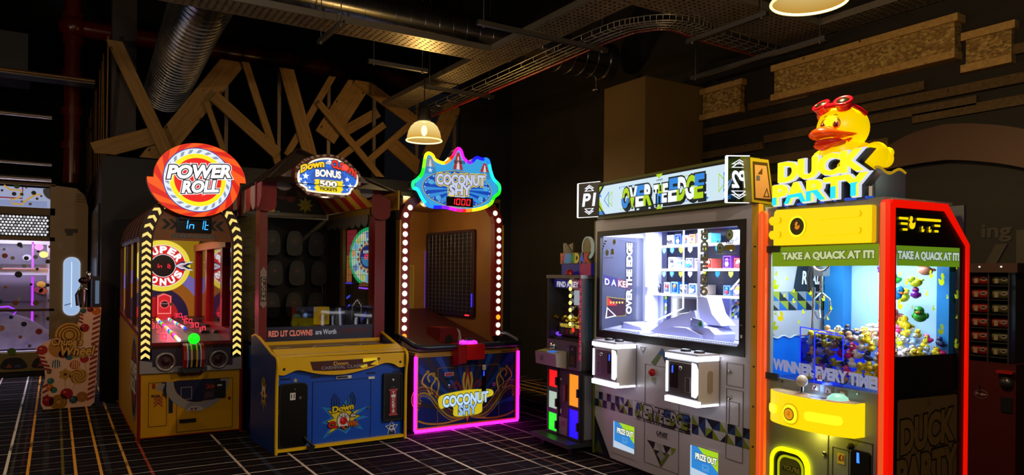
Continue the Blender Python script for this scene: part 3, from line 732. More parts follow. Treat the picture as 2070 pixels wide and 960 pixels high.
# ================================================================ candy machine with a cut-out side panel
def candy():
    t = thing('candy_machine', 'candy machine with a pink cut-out side panel painted with lollipops and sweets', 'arcade machine', (0, 9.42, 0), 0)
    out = [(.25, 1.10), (.45, 1.10), (.445, 1.0), (.39, .04), (.35, .0), (-.09, .0), (-.115, .06), (-.11, .20), (-.075, .34), (-.085, .45), (-.165, .67), (-.10, .715), (.0, .77), (.12, .83), (.20, .88), (.235, .95)]
    PINK = mat('#e8b8a0', .45); EDGE = mat('#d9a08a', .4)
    B().poly(out, 0, .03, PINK, EDGE).build('side_panel', t)
    # candy stripes along the edges
    DR = mat('#8a1f22', .45)
    st = B()
    for i in range(17):
        z = .06+i*.056; x0 = .315+.058*z; x1 = .385+.06*z
        st.flat([(x0, z), (x1, z+.035), (x1, z+.062), (x0, z+.027)], -.0015, DR)
    st.build('candy_stripe', t); st = B()
    for i in range(3):
        z = .08+i*.06; st.flat([(-.10, z+.03), (-.045, z+.06), (-.045, z+.085), (-.10, z+.055)], -.0015, DR)
    st.build('candy_stripe', t); st = B()
    for i in range(5):
        z = .42+i*.045; x = -.06-.02*i; st.flat([(x-.025, z+.01), (x+.045, z-.01), (x+.04, z+.015), (x-.03, z+.035)], -.0015, DR)
    st.build('candy_stripe', t); st = B()
    for i in range(3):
        z = .92+i*.04; st.flat([(.235, z+.02), (.275, z), (.275, z+.022), (.235, z+.042)], -.0015, DR)
    st.build('candy_stripe', t)
    def sweet(cx, cz, r, c, hl, kind, stick=None):
        b = B(); M = mat(c, .25); H = mat(hl, .3)
        if stick: b.flat([(stick[0]-.004, stick[1]), (stick[0]+.004, stick[1]), (cx+.004, cz), (cx-.004, cz)], -.0018, mat('#c79a6a', .5))
        if kind == 'flower':
            b.flat(smooth_loop(star(cx, cz, r, r*.72, 6), 3), -.0025, M); b.flat(circ(cx, cz, r*.25, n=12), -.0035, H)
        else:
            b.flat(circ(cx, cz, r, n=28), -.0025, M)
        if kind == 'swirl':
            for k in range(4):
                a0 = k*90; p = []; q = []
                for i in range(9):
                    a = R(a0+i*28); rr = r*.95*i/8
                    p.append((cx+rr*math.cos(a), cz+rr*math.sin(a))); a2 = a+.42; q.append((cx+rr*math.cos(a2), cz+rr*math.sin(a2)))
                b.flat(p+q[::-1], -.0035, H)
        if kind == 'rings':
            for rr in (.85, .62, .4): b.ring(circ(cx, cz, r*rr, n=24), circ(cx, cz, r*(rr-.09), n=24), -.0035, -.0026, H)
        if kind == 'stripe':
            for k in (-.6, -.15, .3, .7):
                h = math.sqrt(max(0, 1-k*k)); b.flat([(cx+r*k-.06*r, cz-r*h*.9), (cx+r*k+.12*r, cz-r*h*.9), (cx+r*(k*.8)+.12*r, cz+r*h*.9), (cx+r*(k*.8)-.06*r, cz+r*h*.9)], -.0035, H)
        if kind == 'ball': b.flat(circ(cx-r*.3, cz+r*.35, r*.25, r*.18, 12), -.0035, H)
        b.build('painted_sweet', t)
    sweet(.145, .80, .135, '#c9973f', '#6d3a1c', 'rings')
    sweet(.05, .66, .10, '#b5783a', '#7a2a1c', 'ball')
    for a in ((.29, .875, .045, '#9e1f24', '#d76a5a', 'ball', (.26, .72)), (.275, 1.065, .03, '#2f5a52', '#79a79a', 'ball'), (.40, 1.06, .045, '#b8641c', '#e0a04a', 'ball'), (.34, 1.08, .03, '#7c1c22', '#b65a4a', 'ball'),
              (-.105, .645, .05, '#a02c34', '#e0867c', 'ball'), (.09, .595, .045, '#8e1c2a', '#cf5c60', 'ball'), (.145, .565, .04, '#2f6472', '#7fb1b8', 'ball'), (.02, .49, .052, '#d8c7b2', '#27355c', 'stripe'),
              (.20, .47, .05, '#b5562f', '#e6b58a', 'stripe'), (.29, .53, .043, '#a8282c', '#e07a66', 'ball', (.32, .34)), (.11, .37, .065, '#b98a34', '#5a2a14', 'flower', (.11, .18)), (.235, .34, .085, '#c99b48', '#7a3b1c', 'swirl', (.18, .2)),
              (-.025, .305, .033, '#2e6a66', '#79b0a4', 'ball'), (-.03, .235, .035, '#c76a22', '#eab06a', 'ball'), (.005, .205, .032, '#3a6a58', '#86b596', 'ball'), (-.04, .405, .022, '#6a5a34', '#b0a070', 'ball'),
              (.05, .07, .085, '#b98a3a', '#6d3416', 'rings'), (.125, .155, .06, '#99222c', '#da6a66', 'ball', (.14, .1)), (-.045, .085, .055, '#8e1a24', '#cf5a56', 'ball'), (.27, .11, .058, '#b9803c', '#77401c', 'rings'), (.19, .085, .042, '#34505a', '#7f9ea6', 'ball')):
        sweet(*a)
    b = B(); CR = mat('#e0a64a', .4); BR = mat('#5a2214', .5)
    w = lambda x, z: (x, z+.12*(x-.1)*-.35)
    for body, x0, x1, z0, z1, d in (("Chupa's", -.02, .27, .665, .77, 0), ("Wheel", .07, .39, .58, .685, 0)):
        b.text(body, x0, x1, z0, z1, -.006, CR, .012, .25, warp=w, layers=((.07, BR),))
    b.text('VERSION', .17, .31, .55, .568, -.004, mat('#d8c24a', .4), .01, .2, layers=((.12, mat('#1c3a2a', .5)),))
    b.build('lettering', t)
    b = B(); b.box(-.06, .36, .03, .22, .0, .62, mat('#3a1c1a', .5)); b.box(.30, .44, .03, .22, .62, 1.08, mat('#2b1a1c', .5)); b.build('cabinet', t)
    b = B(); b.cyl((.27, .1, 1.10), (.27, .1, 1.30), .03, CHROME, 12, .05); b.tube([(.22, .06, 1.12), (.21, .05, 1.24), (.26, .05, 1.34), (.31, .06, 1.30)], .016, CHROME, 8); b.ball((.28, .06, 1.40), (.055, .05, .04), mat('#2a1613', .25)); b.ball((.33, .08, 1.45), (.03, .03, .06), CHROME); b.build('wheel_handle', t)
    b = B(); b.box(.36, .44, .06, .2, 1.09, 1.45, mat('#15161a', .35)); b.box(.39, .43, .055, .06, 1.14, 1.4, glow('#7f9fc0', .35)); b.build('side_display', t)
candy()

# ================================================================ ball rolling machine with the swirl sign
def roller():
    t = thing('ball_rolling_machine', 'yellow and red ball rolling machine with a round orange swirl sign on top', 'arcade machine', (1.073, 7.225, 0), 0)
    Y2 = mat('#e0a40e', .35); RD = mat('#7c1016', .35); BRN = mat('#3a1c14', .45); SIL = mat('#b9b3b8', .35, .5, 'metal'); NV = mat('#141a4a', .4); PUR = mat('#3c3450', .4)
    Dp = 2.3
    # body
    b = B(); b.box(-.42, .42, .012, Dp, .03, .60, Y2); b.box(-.415, .415, .05, Dp, .60, .86, Y2)
    b.polyx([(0.0, .0), (Dp, 0), (Dp, 1.04), (.02, .97), (0, .6)], -.435, -.42, Y2); b.polyx([(0, 0), (Dp, 0), (Dp, 1.04), (.02, .97), (0, .6)], .42, .435, Y2)
    b.box(-.43, .43, 2.23, Dp, .86, 2.0, mat('#2b1414', .6)); b.build('cabinet', t)
    b = B()
    for s in (-1, 1):
        x = s*.43; b.polyx([(-.012, .0), (.03, 0), (.03, .93), (Dp, 1.03), (Dp, 1.07), (-.012, .97)], x-.012, x+.012, RD)
    b.box(-.42, .42, -.01, .02, .84, .87, RD); b.box(-.43, .43, .0, .1, .02, .03, RD); b.build('red_trim', t)
    # side graphic (left face)
    b = B(); b.T = left_side(-.4365)
    b.flat(circ(-.42, .52, .30, .38, 32), -.001, NV); b.ring(circ(-.42, .52, .32, .41, 32), circ(-.42, .52, .28, .36, 32), -.0015, 0, SIL); b.flat(circ(-.42, .52, .2, .27, 28), -.002, mat('#8d1a1c', .4))
    b.text('POWER', -.72, -.12, .53, .66, -.004, WHITE, .03, .15, layers=((.08, BLACK),)); b.text('ROLL', -.66, -.22, .39, .51, -.004, WHITE, .03, .15, layers=((.08, BLACK),)); b.build('side_graphic', t)
    # lower front panels
    b = B(); LN = mat('#241408', .6)
    def frame(x0, x1, z0, z1, w=.004): b.ring([(x0, z0), (x1, z0), (x1, z1), (x0, z1)], [(x0+w, z0+w), (x1-w, z0+w), (x1-w, z1-w), (x0+w, z1-w)], .008, .012, LN)
    b.flat([(-.43, 0.03), (.43, .03), (.43, .6), (-.43, .6)], .0115, Y2)
    frame(-.355, -.205, .12, .515); frame(-.126, .361, .05, .52)
    b.flat([(-.19, .23), (-.155, .23), (-.155, .51), (-.19, .51)], .009, NV)
    b.build('front_panel', t)
    b = B(); cx, cz = .05, .515
    b.flat(circ(cx, cz, .20, n=32, a0=180, a1=360), .0075, NV); b.ring(circ(cx, cz, .275, n=32, a0=180, a1=360)+[], circ(cx, cz, .205, n=32, a0=180, a1=360), .0075, .009, SIL)
    b.flat(circ(.03, .235, .075, .045, 20, 0, 180), .006, mat('#cfc4c4', .4)); b.text('IT', 0, .06, .243, .262, .005, RD, .02)
    b.flat([(-.355+.03, .46), (-.30, .46), (-.30, .505), (-.355+.03, .505)], .007, mat('#a02a1c', .4)); b.flat([(-.29, .44), (-.24, .44), (-.22, .5), (-.28, .505)], .007, SIL); b.flat([(-.25, .515), (-.21, .515), (-.21, .36), (-.235, .40)], .0072, NV)
    b.text('ROLL IT', -.33, -.22, .385, .405, .006, LN, .02)
    for k in range(3): b.flat([(-.31, .29+k*.03), (-.275, .325+k*.03), (-.24, .29+k*.03), (-.24, .305+k*.03), (-.275, .345+k*.03), (-.31, .305+k*.03)], .0065, mat('#a8402c', .4))
    b.ring([(-.09, .343), (.004, .343), (.004, .458), (-.09, .458)], [(-.085, .348), (-.001, .348), (-.001, .453), (-.085, .453)], .005, .0075, SIL)
    b.build('panel_graphics', t)
    b = B(); b.box(.10, .20, -.004, .012, .33, .495, mat('#33202a', .4)); b.box(.20, .295, -.008, .012, .34, .495, BLACK); b.flat([(.22, .45), (.26, .45), (.26, .465), (.22, .465)], -.009, WHITE)
    for k in range(2): b.flat([(.12+k*.035, .43), (.145+k*.035, .45), (.12+k*.035, .47), (.135+k*.035, .47), (.165+k*.035, .45), (.135+k*.035, .43)], -.005, mat('#d23a2c', .4))
    b.box(.115, .185, -.006, 0, .35, .4, mat('#514048', .4)); b.build('coin_mech', t)
    B().box(-.10, .04, -.003, .012, .135, .165, BLACK).build('card_slot', t); B().cyl((.33, -.004, .33), (.33, .01, .33), .012, RD, 12).build('lock', t)
    # speaker panel
    b = B(); b.poly(rrect(-.43, .43, .60, .81, .02), -.02, .05, PUR); b.flat([(-.43, .60), (.43, .60), (.43, .64), (-.43, .66)], -.0215, SIL)
    b.flat([(-.43, .72), (-.33, .70), (-.33, .62), (-.43, .64)], -.0218, SIL); b.flat([(.43, .72), (.35, .70), (.35, .62), (.43, .64)], -.0218, SIL); b.box(-.43, .43, 0, .06, .80, .87, mat('#3c0d10', .35)); b.build('speaker_panel', t)
    for x in (-.222, .225):
        b = B(); b.lathe([(.085, .0), (.085, -.018), (.078, -.024), (.066, -.02), (.062, -.006)], (x, -.02, .70), mat('#a9a3a8', .3, .6, 'metal'), 'y', 32)
        b.build('speaker_ring', t); b = B(); b.lathe([(.064, -.004), (.04, .008), (.03, -.004), (0, -.01)], (x, -.026, .70), mat('#3a0f12', .5), 'y', 24); b.build('speaker_cone', t)
    # ball launcher: a striped arch
    cols = ['#9a1c20', '#d9d3cf', '#1f2a6c', '#d8a818', '#111114', '#d8a818', '#1f2a6c', '#d9d3cf', '#9a1c20']
    b = B(); ws = [.028, .008, .022, .014, .03, .014, .022, .008, .028]; x = -sum(ws)/2
    for w_, c in zip(ws, cols):
        prof = [(-.02, .63), (-.12, .65), (-.15, .72), (-.14, .80), (-.10, .845), (-.02, .86), (.06, .86), (.06, .63)]
        b.polyx(prof, x, x+w_, mat(c, .3), smooth=False); x += w_
    b.build('ball_launcher', t)
    b = B(); b.box(-.115, .115, -.1, -.02, .60, .645, mat('#3a3c44', .3)); b.cyl((-.08, -.1, .625), (-.08, -.13, .62), .014, CHROME, 10); b.cyl((.08, -.1, .625), (.08, -.13, .62), .014, CHROME, 10); b.build('launcher_base', t)
    # arch frame with chevron lights
    def arch(a, bz, z0=1.74, n=16): return [(a*math.cos(PI*i/n), z0+bz*math.sin(PI*i/n)) for i in range(n+1)]
    out = [(.437, .72)]+arch(.437, .50, 1.76)+[(-.437, .72)]; inn = [(.335, .72)]+arch(.335, .42, 1.76)+[(-.335, .72)]
    b = B(); n = len(out)
    for i in range(n-1): b._ext([(out[i][0], -.02, out[i][1]), (out[i+1][0], -.02, out[i+1][1]), (inn[i+1][0], -.02, inn[i+1][1]), (inn[i][0], -.02, inn[i][1])], [(out[i][0], .03, out[i][1]), (out[i+1][0], .03, out[i+1][1]), (inn[i+1][0], .03, inn[i+1][1]), (inn[i][0], .03, inn[i][1])], BRN)
    b.build('arch_frame', t)
    CH = glow('#ffe27a', .95)
    path = [(-.386, .75+i*.0623) for i in range(17)]
    a0 = [(-.386*math.cos(a), 1.76+.46*math.sin(a)) for a in [R(8+i*10.2) for i in range(6)]]
    for side in (1, -1):
        pl = path+a0
        for i, (x, z) in enumerate(pl):
            j = min(i+1, len(pl)-1); k = max(i-1, 0)
            dx, dz = pl[j][0]-pl[k][0], pl[j][1]-pl[k][1]; l = math.hypot(dx, dz); ux, uz = dx/l, dz/l; nx, nz = -uz, ux
            P = [(-.036, -.022), (0, .006), (.036, -.022), (.036, .008), (0, .036), (-.036, .008)]
            q = [(side*(x+nx*-p+ux*h), z+nz*-p+uz*h) for p, h in P]
            B().poly(q, -.026, -.02, CH).build('chevron_light', t)
    # header
    OR = mat('#a8641a', .4)
    b = B(); b.poly([(.335, 1.79)]+[(x, z) for x, z in arch(.335, .42, 1.76) if z > 1.8]+[(-.335, 1.79)], -.004, .03, OR); b.build('header_panel', t)
    b = B(); b.box(-.145, .155, -.02, 0, 1.865, 2.01, mat('#07090f', .2)); b.seg7('In', -.095, .0, 1.895, 1.98, -.0215, glow('#2f9bff', 2.2)); b.seg7('It', .045, .125, 1.895, 1.98, -.0215, glow('#2f9bff', 2.2)); b.build('display', t)
    b = B()
    for s in (-1, 1):
        for k in (0, 1):
            x = s*(.27-.06*k); P = [(x, 1.985), (x-s*.035, 1.985), (x-s*.085, 1.935), (x-s*.035, 1.885), (x, 1.885), (x-s*.045, 1.935)]
            b.flat(P, -.006, DARK); b.ring(P, [(px*.98+x*.02*1-s*.0009, 1.935+(pz-1.935)*.86) for px, pz in P], -.007, -.006, mat('#7c5a2c', .4))
    b.text('SUPER BONUS', -.175, .185, 1.818, 1.85, -.007, mat('#8a8f9a', .4), .012, .2, layers=((.07, DARK),)); b.build('header_graphics', t)
    # barrel canopy
    b = B(); CAN = mat('#4c2224', .5); CAN2 = mat('#6a3434', .5)
    P = arch(.425, .42, 1.80, 20)
    for i in range(20):
        p, q = P[i], P[i+1]
        b.add([(p[0], .03, p[1]), (q[0], .03, q[1]), (q[0], Dp, q[1]), (p[0], Dp, p[1])], [(0, 1, 2, 3)], CAN if i % 2 else CAN2, True)
    for y in (.03, .35, .7, 1.05, 1.4, 1.75, 2.1, Dp-.02): b.tube([(x*1.01, y, z+.003) for x, z in P], .012, CAN, 6)
    b.box(-.435, -.40, .03, Dp, 1.78, 1.82, BRN); b.box(.40, .435, .03, Dp, 1.78, 1.82, BRN); b.build('canopy', t)
    # side windows
    for s in (-1, 1):
        for y in (.03, .62, 1.25, 1.46, 2.22): B().box(s*.42-.016, s*.42+.016, y, y+.06, .98, 1.80, BRN).build('window_post', t)
    b = B()
    for s in (-1, 1): b.polyx([(.05, .98), (2.25, 1.02), (2.25, 1.79), (.05, 1.79)], s*.424-.001, s*.424+.001, GLASS)
    b.flat([(-.335, .87), (.335, .87), (.335, 1.79), (-.335, 1.79)], .02, GLASS); b.build('glass', t)
    # inside: lit target back board
    yb = 2.22
    b = B(); b.clip = [(1, 0, .40), (-1, 0, .40)]; b.flat([(-.41, .86), (.41, .86), (.41, 1.90), (-.41, 1.90)], yb-.004, glow('#c89a08', .45))
    AC_ = (-.06, .98)
    b.ring(circ(*AC_, .60, n=40, a0=0, a1=180), circ(*AC_, .47, n=40, a0=0, a1=180), yb-.006, yb-.005, glow('#8a78d0', .6)); b.flat(circ(*AC_, .47, n=40, a0=0, a1=180), yb-.0055, glow('#c06c0c', .5)); b.flat(circ(*AC_, .345, n=40, a0=0, a1=180), yb-.0065, glow('#060c40', .6)); b.flat(circ(*AC_, .235, n=40, a0=0, a1=180), yb-.0075, glow('#c4141c', .7)); b.build('back_board', t)
    b = B(); RG = (.0, 1.578)
    b.clip = [(1, 0, .40), (-1, 0, .40)]; b.flat(circ(*RG, .30, n=48), yb-.012, glow('#f4dc40', .95)); b.poly(circ(*RG, .245, n=48), yb-.05, yb-.013, glow('#f5f5f5', .9)); b.flat(circ(*RG, .238, n=48), yb-.0515, glow('#e01414', .9)); b.flat(circ(*RG, .135, n=40), yb-.0525, glow('#f0f0f0', .9)); b.flat(circ(*RG, .128, n=40), yb-.0535, DARK)
    b.ringtext('SUPER', RG[0], RG[1], .187, .072, 90, 29, yb-.056, glow('#ffffff', 1.1), .04); b.ringtext('BONUS', RG[0], RG[1], .187, .072, 270, 29, yb-.056, glow('#ffffff', 1.1), .04, inward=True)
    b.ring([(-.10, 1.535), (.115, 1.535), (.115, 1.62), (-.10, 1.62)], [(-.097, 1.538), (.112, 1.538), (.112, 1.617), (-.097, 1.617)], yb-.056, yb-.054, mat('#5a1a1c', .4))
    b.seg7('In', -.085, -.015, 1.55, 1.603, yb-.0565, glow('#ff2030', 1.8)); b.seg7('It', .02, .085, 1.55, 1.603, yb-.0565, glow('#ff2030', 1.8)); b.build('target_ring', t)
    for k in (0, 1):
        b = B(); x = RG[0]+.115+.075*k; Q = [(x+.08, 1.63), (x, 1.578), (x+.08, 1.526), (x+.135, 1.526), (x+.06, 1.578), (x+.135, 1.63)]
        b.flat(Q, yb-.058-.001*k, glow('#0f1a5c' if k == 0 else '#e9e9f5', .8)); b.flat([(px*.86+(x+.06)*.14, 1.578+(pz-1.578)*.68) for px, pz in Q], yb-.06-.001*k, glow('#e9e9f5' if k == 0 else '#16204a', .8)); b.build('chevron_arrow', t)
    # sloping lane with lit rails and number lights
    lz = lambda y: .868+.052*y
    b = B(); b.polyx([(.03, lz(0)), (yb, lz(yb)), (yb, .84), (.03, .84)], -.41, .41, noise_paint('lane_board', '#2a1c26', '#4a3440', 9, .4)); b.build('lane', t)
    LC = ['#ffffff', '#2040ff', '#20e040', '#ff3020', '#c030ff', '#ffe040']
    for w_, (a, bb) in enumerate((((-.10, .06), (-.09, 1.86)), ((.075, .95), (.03, 1.86)))):
        b = B()
        for k in range(14):
            q0, q1 = [[a[d]+(bb[d]-a[d])*f for d in (0, 1)] for f in (k/14, (k+1)/14)]
            b.cyl((q0[0], q0[1], lz(q0[1])+.012), (q1[0], q1[1], lz(q1[1])+.012), .014-.003*w_, glow(LC[(k*5+w_) % 6], 2.0), 8)
        b.build('light_rail', t)
    b = B(); b.polyx([(.1, lz(.1)+.004), (1.86, lz(1.86)+.004), (1.86, lz(1.86)-.004), (.1, lz(.1)-.004)], -.085, .03, mat('#b7a0c8', .25)); b.build('ramp', t)
    b = B(); NR = glow('#ff2846', 1.5)
    for s_, x, y in (('30', .10, 2.0), ('15', .12, 1.7), ('60', .12, 1.38), ('30', .13, 1.02), ('10', .14, .66), ('30', -.27, 1.75), ('35', -.26, 1.4), ('36', -.24, 1.02), ('20', -.22, .66), ('10', -.28, .15)):
        b.T = Matrix(((1, 0, 0, x), (0, .35, 1, y), (0, .1, .8, lz(y)+.008), (0, 0, 0, 1))); b.seg7(s_, 0, .085, 0, .06, 0, NR, t=.009)
    b.T = None; b.build('score_lights', t)
    for x in (.16, .28):
        for y in (.5, 1.0, 1.5): B().poly([(x, lz(y)), (x+.10, lz(y)), (x+.08, lz(y)+.03), (x+.02, lz(y)+.03)], y+.1, y+.25, mat('#1c1418', .4)).build('side_ramp', t)
    # goal tower
    b = B(); RT = glow('#e8121c', .75); RT2 = mat('#b8141c', .3); TX = -.015
    b.poly([(TX-.075, .96), (TX+.075, .96), (TX+.075, 1.235), (TX, 1.265), (TX-.075, 1.235)], 1.90, 1.98, RT, RT2); b.ring([(TX-.07, 1.03), (TX+.07, 1.03), (TX+.07, 1.23), (TX, 1.258), (TX-.07, 1.23)], [(TX-.062, 1.04), (TX+.062, 1.04), (TX+.062, 1.224), (TX, 1.25), (TX-.062, 1.224)], 1.89, 1.90, glow('#ff8a80', 1.0))
    b.poly(circ(TX, 1.14, .05, n=8, a0=22.5, a1=382.5), 1.87, 1.90, glow('#ff5a5a', .9)); b.flat(circ(TX, 1.14, .038, n=16), 1.868, DARK); b.flat([(TX-.035, 1.145), (TX+.035, 1.145), (TX+.035, 1.15), (TX-.035, 1.15)], 1.866, glow('#c0c0c0', .6)); b.flat([(TX+.055, 1.12), (TX+.085, 1.13), (TX+.085, 1.15), (TX+.055, 1.16)], 1.866, mat('#2a6a48', .4)); b.build('goal_tower', t)
    # red inner wall with mirror panes
    RDP = mat('#a0141c', .3)
    b = B(); b.box(.39, .405, .05, yb, .86, 1.86, mat('#3c1014', .4)); b.build('inner_wall', t)
    for y in (.50, 1.38, 2.12): B().box(.345, .39, y, y+.10, .93, 1.76, RDP).build('inner_post', t)
    B().box(.335, .39, .30, yb, 1.755, 1.83, mat('#c0524a', .35)).build('inner_beam', t); B().box(.335, .39, .05, yb, .86, .97, RDP).build('inner_sill', t)
    b = B(); b.box(.384, .389, .1, yb, .97, 1.76, mat('#9a9aa6', .05, 1, 'metal')); b.build('mirror_pane', t)
    light('machine_light', 'AREA', (0, 1.3, 1.95), 4.5, (1, .85, .55), t, shape='RECTANGLE', size=.5, size_y=1.4)
    light('machine_light', 'POINT', (-.05, 1.2, 1.15), 4.5, (1, .1, .2), t, shadow_soft_size=.08)
    # swirl sign
    b = B(); C0 = (.015, 2.335)
    def rim(a, f=1.0):
        k = 1.075-.14*((a % 180)/180)
        return (C0[0]+.385*k*f*math.cos(R(a)), C0[1]+.330*k*f*math.sin(R(a)))
    pts = []
    for h in (0, 180): pts += [rim(h+i*5+.001) for i in range(36)]+[rim(h+179.99)]
    b.poly(pts, -.13, -.05, mat('#c23a10', .4)); b.flat(pts, -.131, glow('#ff5a14', 1.05))
    for i in range(12):
        a = i*30+8
        p = [rim(a+k*3.0, .995) for k in range(6)]; q = [(C0[0]+.285*math.cos(R(a+22+k*3.0)), C0[1]+.285*math.sin(R(a+22+k*3.0))) for k in range(6)]
        b.flat(p+q[::-1], -.132, glow('#e01c10', 1.0))
    b.flat(circ(*C0, .290, n=56), -.133, glow('#2a3f9c', 1.0)); b.flat(circ(*C0, .282, n=56), -.134, glow('#dfe8f5', 1.1))
    for i in range(22):
        a = i*360/22; p = [(C0[0]+r*math.cos(R(a+d)), C0[1]+r*math.sin(R(a+d))) for r, d in ((.272, 0), (.272, 7), (.242, 13), (.242, 6))]
        b.flat(p, -.135, glow('#8f9bb0', 1.0))
    b.flat(circ(*C0, .236, n=48), -.136, glow('#ffdf10', 1.15)); b.flat(circ(*C0, .198, n=48), -.137, glow('#f01818', 1.0))
    b.flat([(-.10, 2.42), (-.045, 2.49), (-.05, 2.42)], -.138, glow('#fff', 1.1) if False else glow('#ffffff', 1.1)); b.flat([(.09, 2.22), (.16, 2.25), (.04, 2.19)], -.138, glow('#ffffff', 1.1)); b.flat([(.06, 2.28), (.17, 2.29), (.13, 2.32)], -.138, glow('#e01c10', 1.0))
    b.build('swirl_sign', t)
    b = B(); WH = glow('#f8f9ff', 1.25); KB = glow('#0a0a10', .2)
    w1 = lambda x, z: (x, z+.09*(x-.015)-.0)
    b.text('POWER', -.235, .285, 2.355, 2.465, -.142, WH, .03, .18, warp=w1, layers=((.09, KB), (.125, WH))); b.build('sign_word', t); b = B(); b.text('ROLL', -.115, .185, 2.225, 2.325, -.142, WH, .03, .18, warp=w1, layers=((.09, KB), (.125, WH))); b.build('sign_word', t)
    B().box(-.12, .12, -.06, .1, 1.98, 2.2, BRN).build('sign_bracket', t)
roller()
tag(B().ball((0, 0, 0), .05, glow('#14ff1e', 1.15), 20, 12).build('glowing_ball', loc=(1.073, 7.225-.10, .905)), 'glowing green ball on the striped launcher of the ball rolling machine', 'ball')
# ================================================================ clown throwing booth
def clown_booth():
    t = thing('ball_throwing_booth', 'blue ball throwing booth with a striped tent roof and a ticket bonus sign', 'arcade machine', (2.152, 6.22, 0), 3)
    BL = mat('#1550c8', .35); BLD = mat('#10327e', .4); YL = mat('#f0c010', .35); RD = mat('#7a0c14', .4); DKR = mat('#3a0a0e', .5)
    Dp = 1.8
    b = B(); b.box(-.585, .585, .012, .6, .03, .82, BL); b.box(-.53, .55, .6, Dp, .03, .82, BLD); b.box(-.57, .57, .03, .5, 0, .03, BLACK)
    b.build('cabinet', t)
    for s in (-1, 1):
        b = B()
        prof = [(-.03, .0), (.68, 0), (.68, .92), (.56, .94), (.42, .91), (.24, .86), (.08, .815), (-.03, .80), (-.055, .74), (-.03, .60)]
        b.polyx(prof, s*.59-.012, s*.59+.012, BLD); b.build('side_panel', t)
    b = B()
    for s in (-1, 1):
        prof = smooth_loop([(.68, .93), (.56, .95), (.42, .92), (.24, .87), (.08, .825), (-.035, .805), (-.065, .74), (-.04, .60), (-.035, .3), (-.035, 0)], 4, False)
        b.tube([(s*.59, y, z) for y, z in prof], .014, YL, 8)
    b.box(-.585, .585, -.035, .012, .015, .04, YL); b.build('yellow_edging', t)
    # clown face on left side panel
    b = B(); b.T = left_side(-.6025)
    for i in range(8):
        b.flat([(-.28+.11*math.cos(R(i*45)), .46+.15*math.sin(R(i*45))), (-.28+.03*math.cos(R(i*45+80)), .46+.04*math.sin(R(i*45+80))), (-.28+.03*math.cos(R(i*45-80)), .46+.04*math.sin(R(i*45-80)))], -.001, mat('#b8932a', .5))
    b.flat(circ(-.28, .47, .05, .07), -.002, mat('#d9c9b8', .5)); b.flat(circ(-.28, .47, .022), -.003, mat('#a81c1c', .5)); b.flat(circ(-.28, .425, .03, .018), -.003, mat('#5a1414', .5)); b.flat(circ(-.28, .57, .05, .04), -.002, mat('#8a6a22', .5)); b.build('side_emblem', t)
    # yellow apron
    top = [(-.585, .80), (.585, .79)]
    low = smooth_loop([(.585, .665), (.53, .655), (.47, .69), (.38, .705), (.25, .67), (.0, .63), (-.22, .645), (-.40, .69), (-.47, .675), (-.53, .655), (-.585, .665)], 3, False)
    b = B(); b.poly(top+low, -.035, .02, YL); b.polyx([(-.035, .80), (.12, .86), (.12, .80)], -.58, .58, YL); b.build('apron', t)
    b = B(); b.flat([(-.31, .755), (.34, .755), (.30, .69), (.15, .672), (-.02, .665), (-.18, .668), (-.285, .68)], -.0365, mat('#4a1618', .4))
    cg = mat('#c9a04a', .35); b.text('CARNIVAL CLASSICS', -.21, .215, .682, .708, -.038, mat('#8f8a9c', .4), .012); b.text('Down', -.10, .03, .712, .742, -.038, cg, .02, layers=((.06, DKR),)); b.build('apron_plate', t)
    b = B(); b.poly([(.17, .755), (.30, .755), (.30, .74), (.17, .725)], -.05, -.036, glow('#f2d010', .7)); b.poly([(.24, .70), (.31, .74), (.31, .69)], -.05, -.036, glow('#f2c010', .5)); b.poly([(.14, .69), (.20, .705), (.21, .685), (.16, .675)], -.05, -.036, glow('#e8c010', .6)); b.build('apron_light', t)
    for x in (-.53, .535):
        B().cyl((x, -.037, .705), (x, -.03, .705), .012, BLACK, 12).build('bolt', t)
    # front details
    b = B(); b.poly(rrect(-.555, -.325, .04, .575, .04), -.012, .012, mat('#050506', .3)); b.ring(rrect(-.56, -.32, .035, .58, .042), rrect(-.553, -.327, .042, .573, .04), -.016, .012, DARK); b.box(-.47, -.425, -.014, -.012, .44, .50, WHITE); b.text('11', -.46, -.435, .455, .488, -.0145, BLACK, .02); b.cyl((-.385, -.02, .455), (-.385, -.012, .455), .012, CHROME, 12); b.cyl((-.43, -.02, .53), (-.43, -.012, .53), .006, CHROME, 8)
    b.box(-.6, -.56, -.03, -.01, .33, .37, BLACK); b.build('coin_door', t)
    b = B(); b.tube([(-.35, -.014, .12), (-.32, -.05, .08), (-.29, -.05, .05), (-.27, -.05, .03)], .012, BLACK, 8); b.box(-.33, -.28, -.07, -.02, .0, .045, BLACK); b.build('hose', t)
    b = B(); b.ring([(-.27, .035), (.27, .035), (.27, .575), (-.27, .575)], [(-.266, .039), (.266, .039), (.266, .571), (-.266, .571)], .007, .012, mat('#04103a', .5)); b.flat([(-.266, .039), (.266, .039), (.266, .571), (-.266, .571)], .0105, BL)
    b.cyl((.245, .0, .31), (.245, .012, .31), .012, CHROME, 10); b.build('service_door', t)
    for x in (-.50, -.245, .27, .53): B().box(x-.04, x+.04, .004, .012, .612, .622, BLACK).build('vent_slot', t)
    b = B(); b.box(-.06, .08, .002, .012, .585, .61, WHITE); b.box(-.055, .045, .0, .002, .589, .606, mat('#202640', .4)); b.build('card_slot', t); B().box(.24, .30, .0, .012, .565, .585, WHITE).build('white_label', t); b = B(); b.flat(star(-.42, .60, .022, .01), .006, mat('#c9b48a', .4)); b.build('star_print', t)
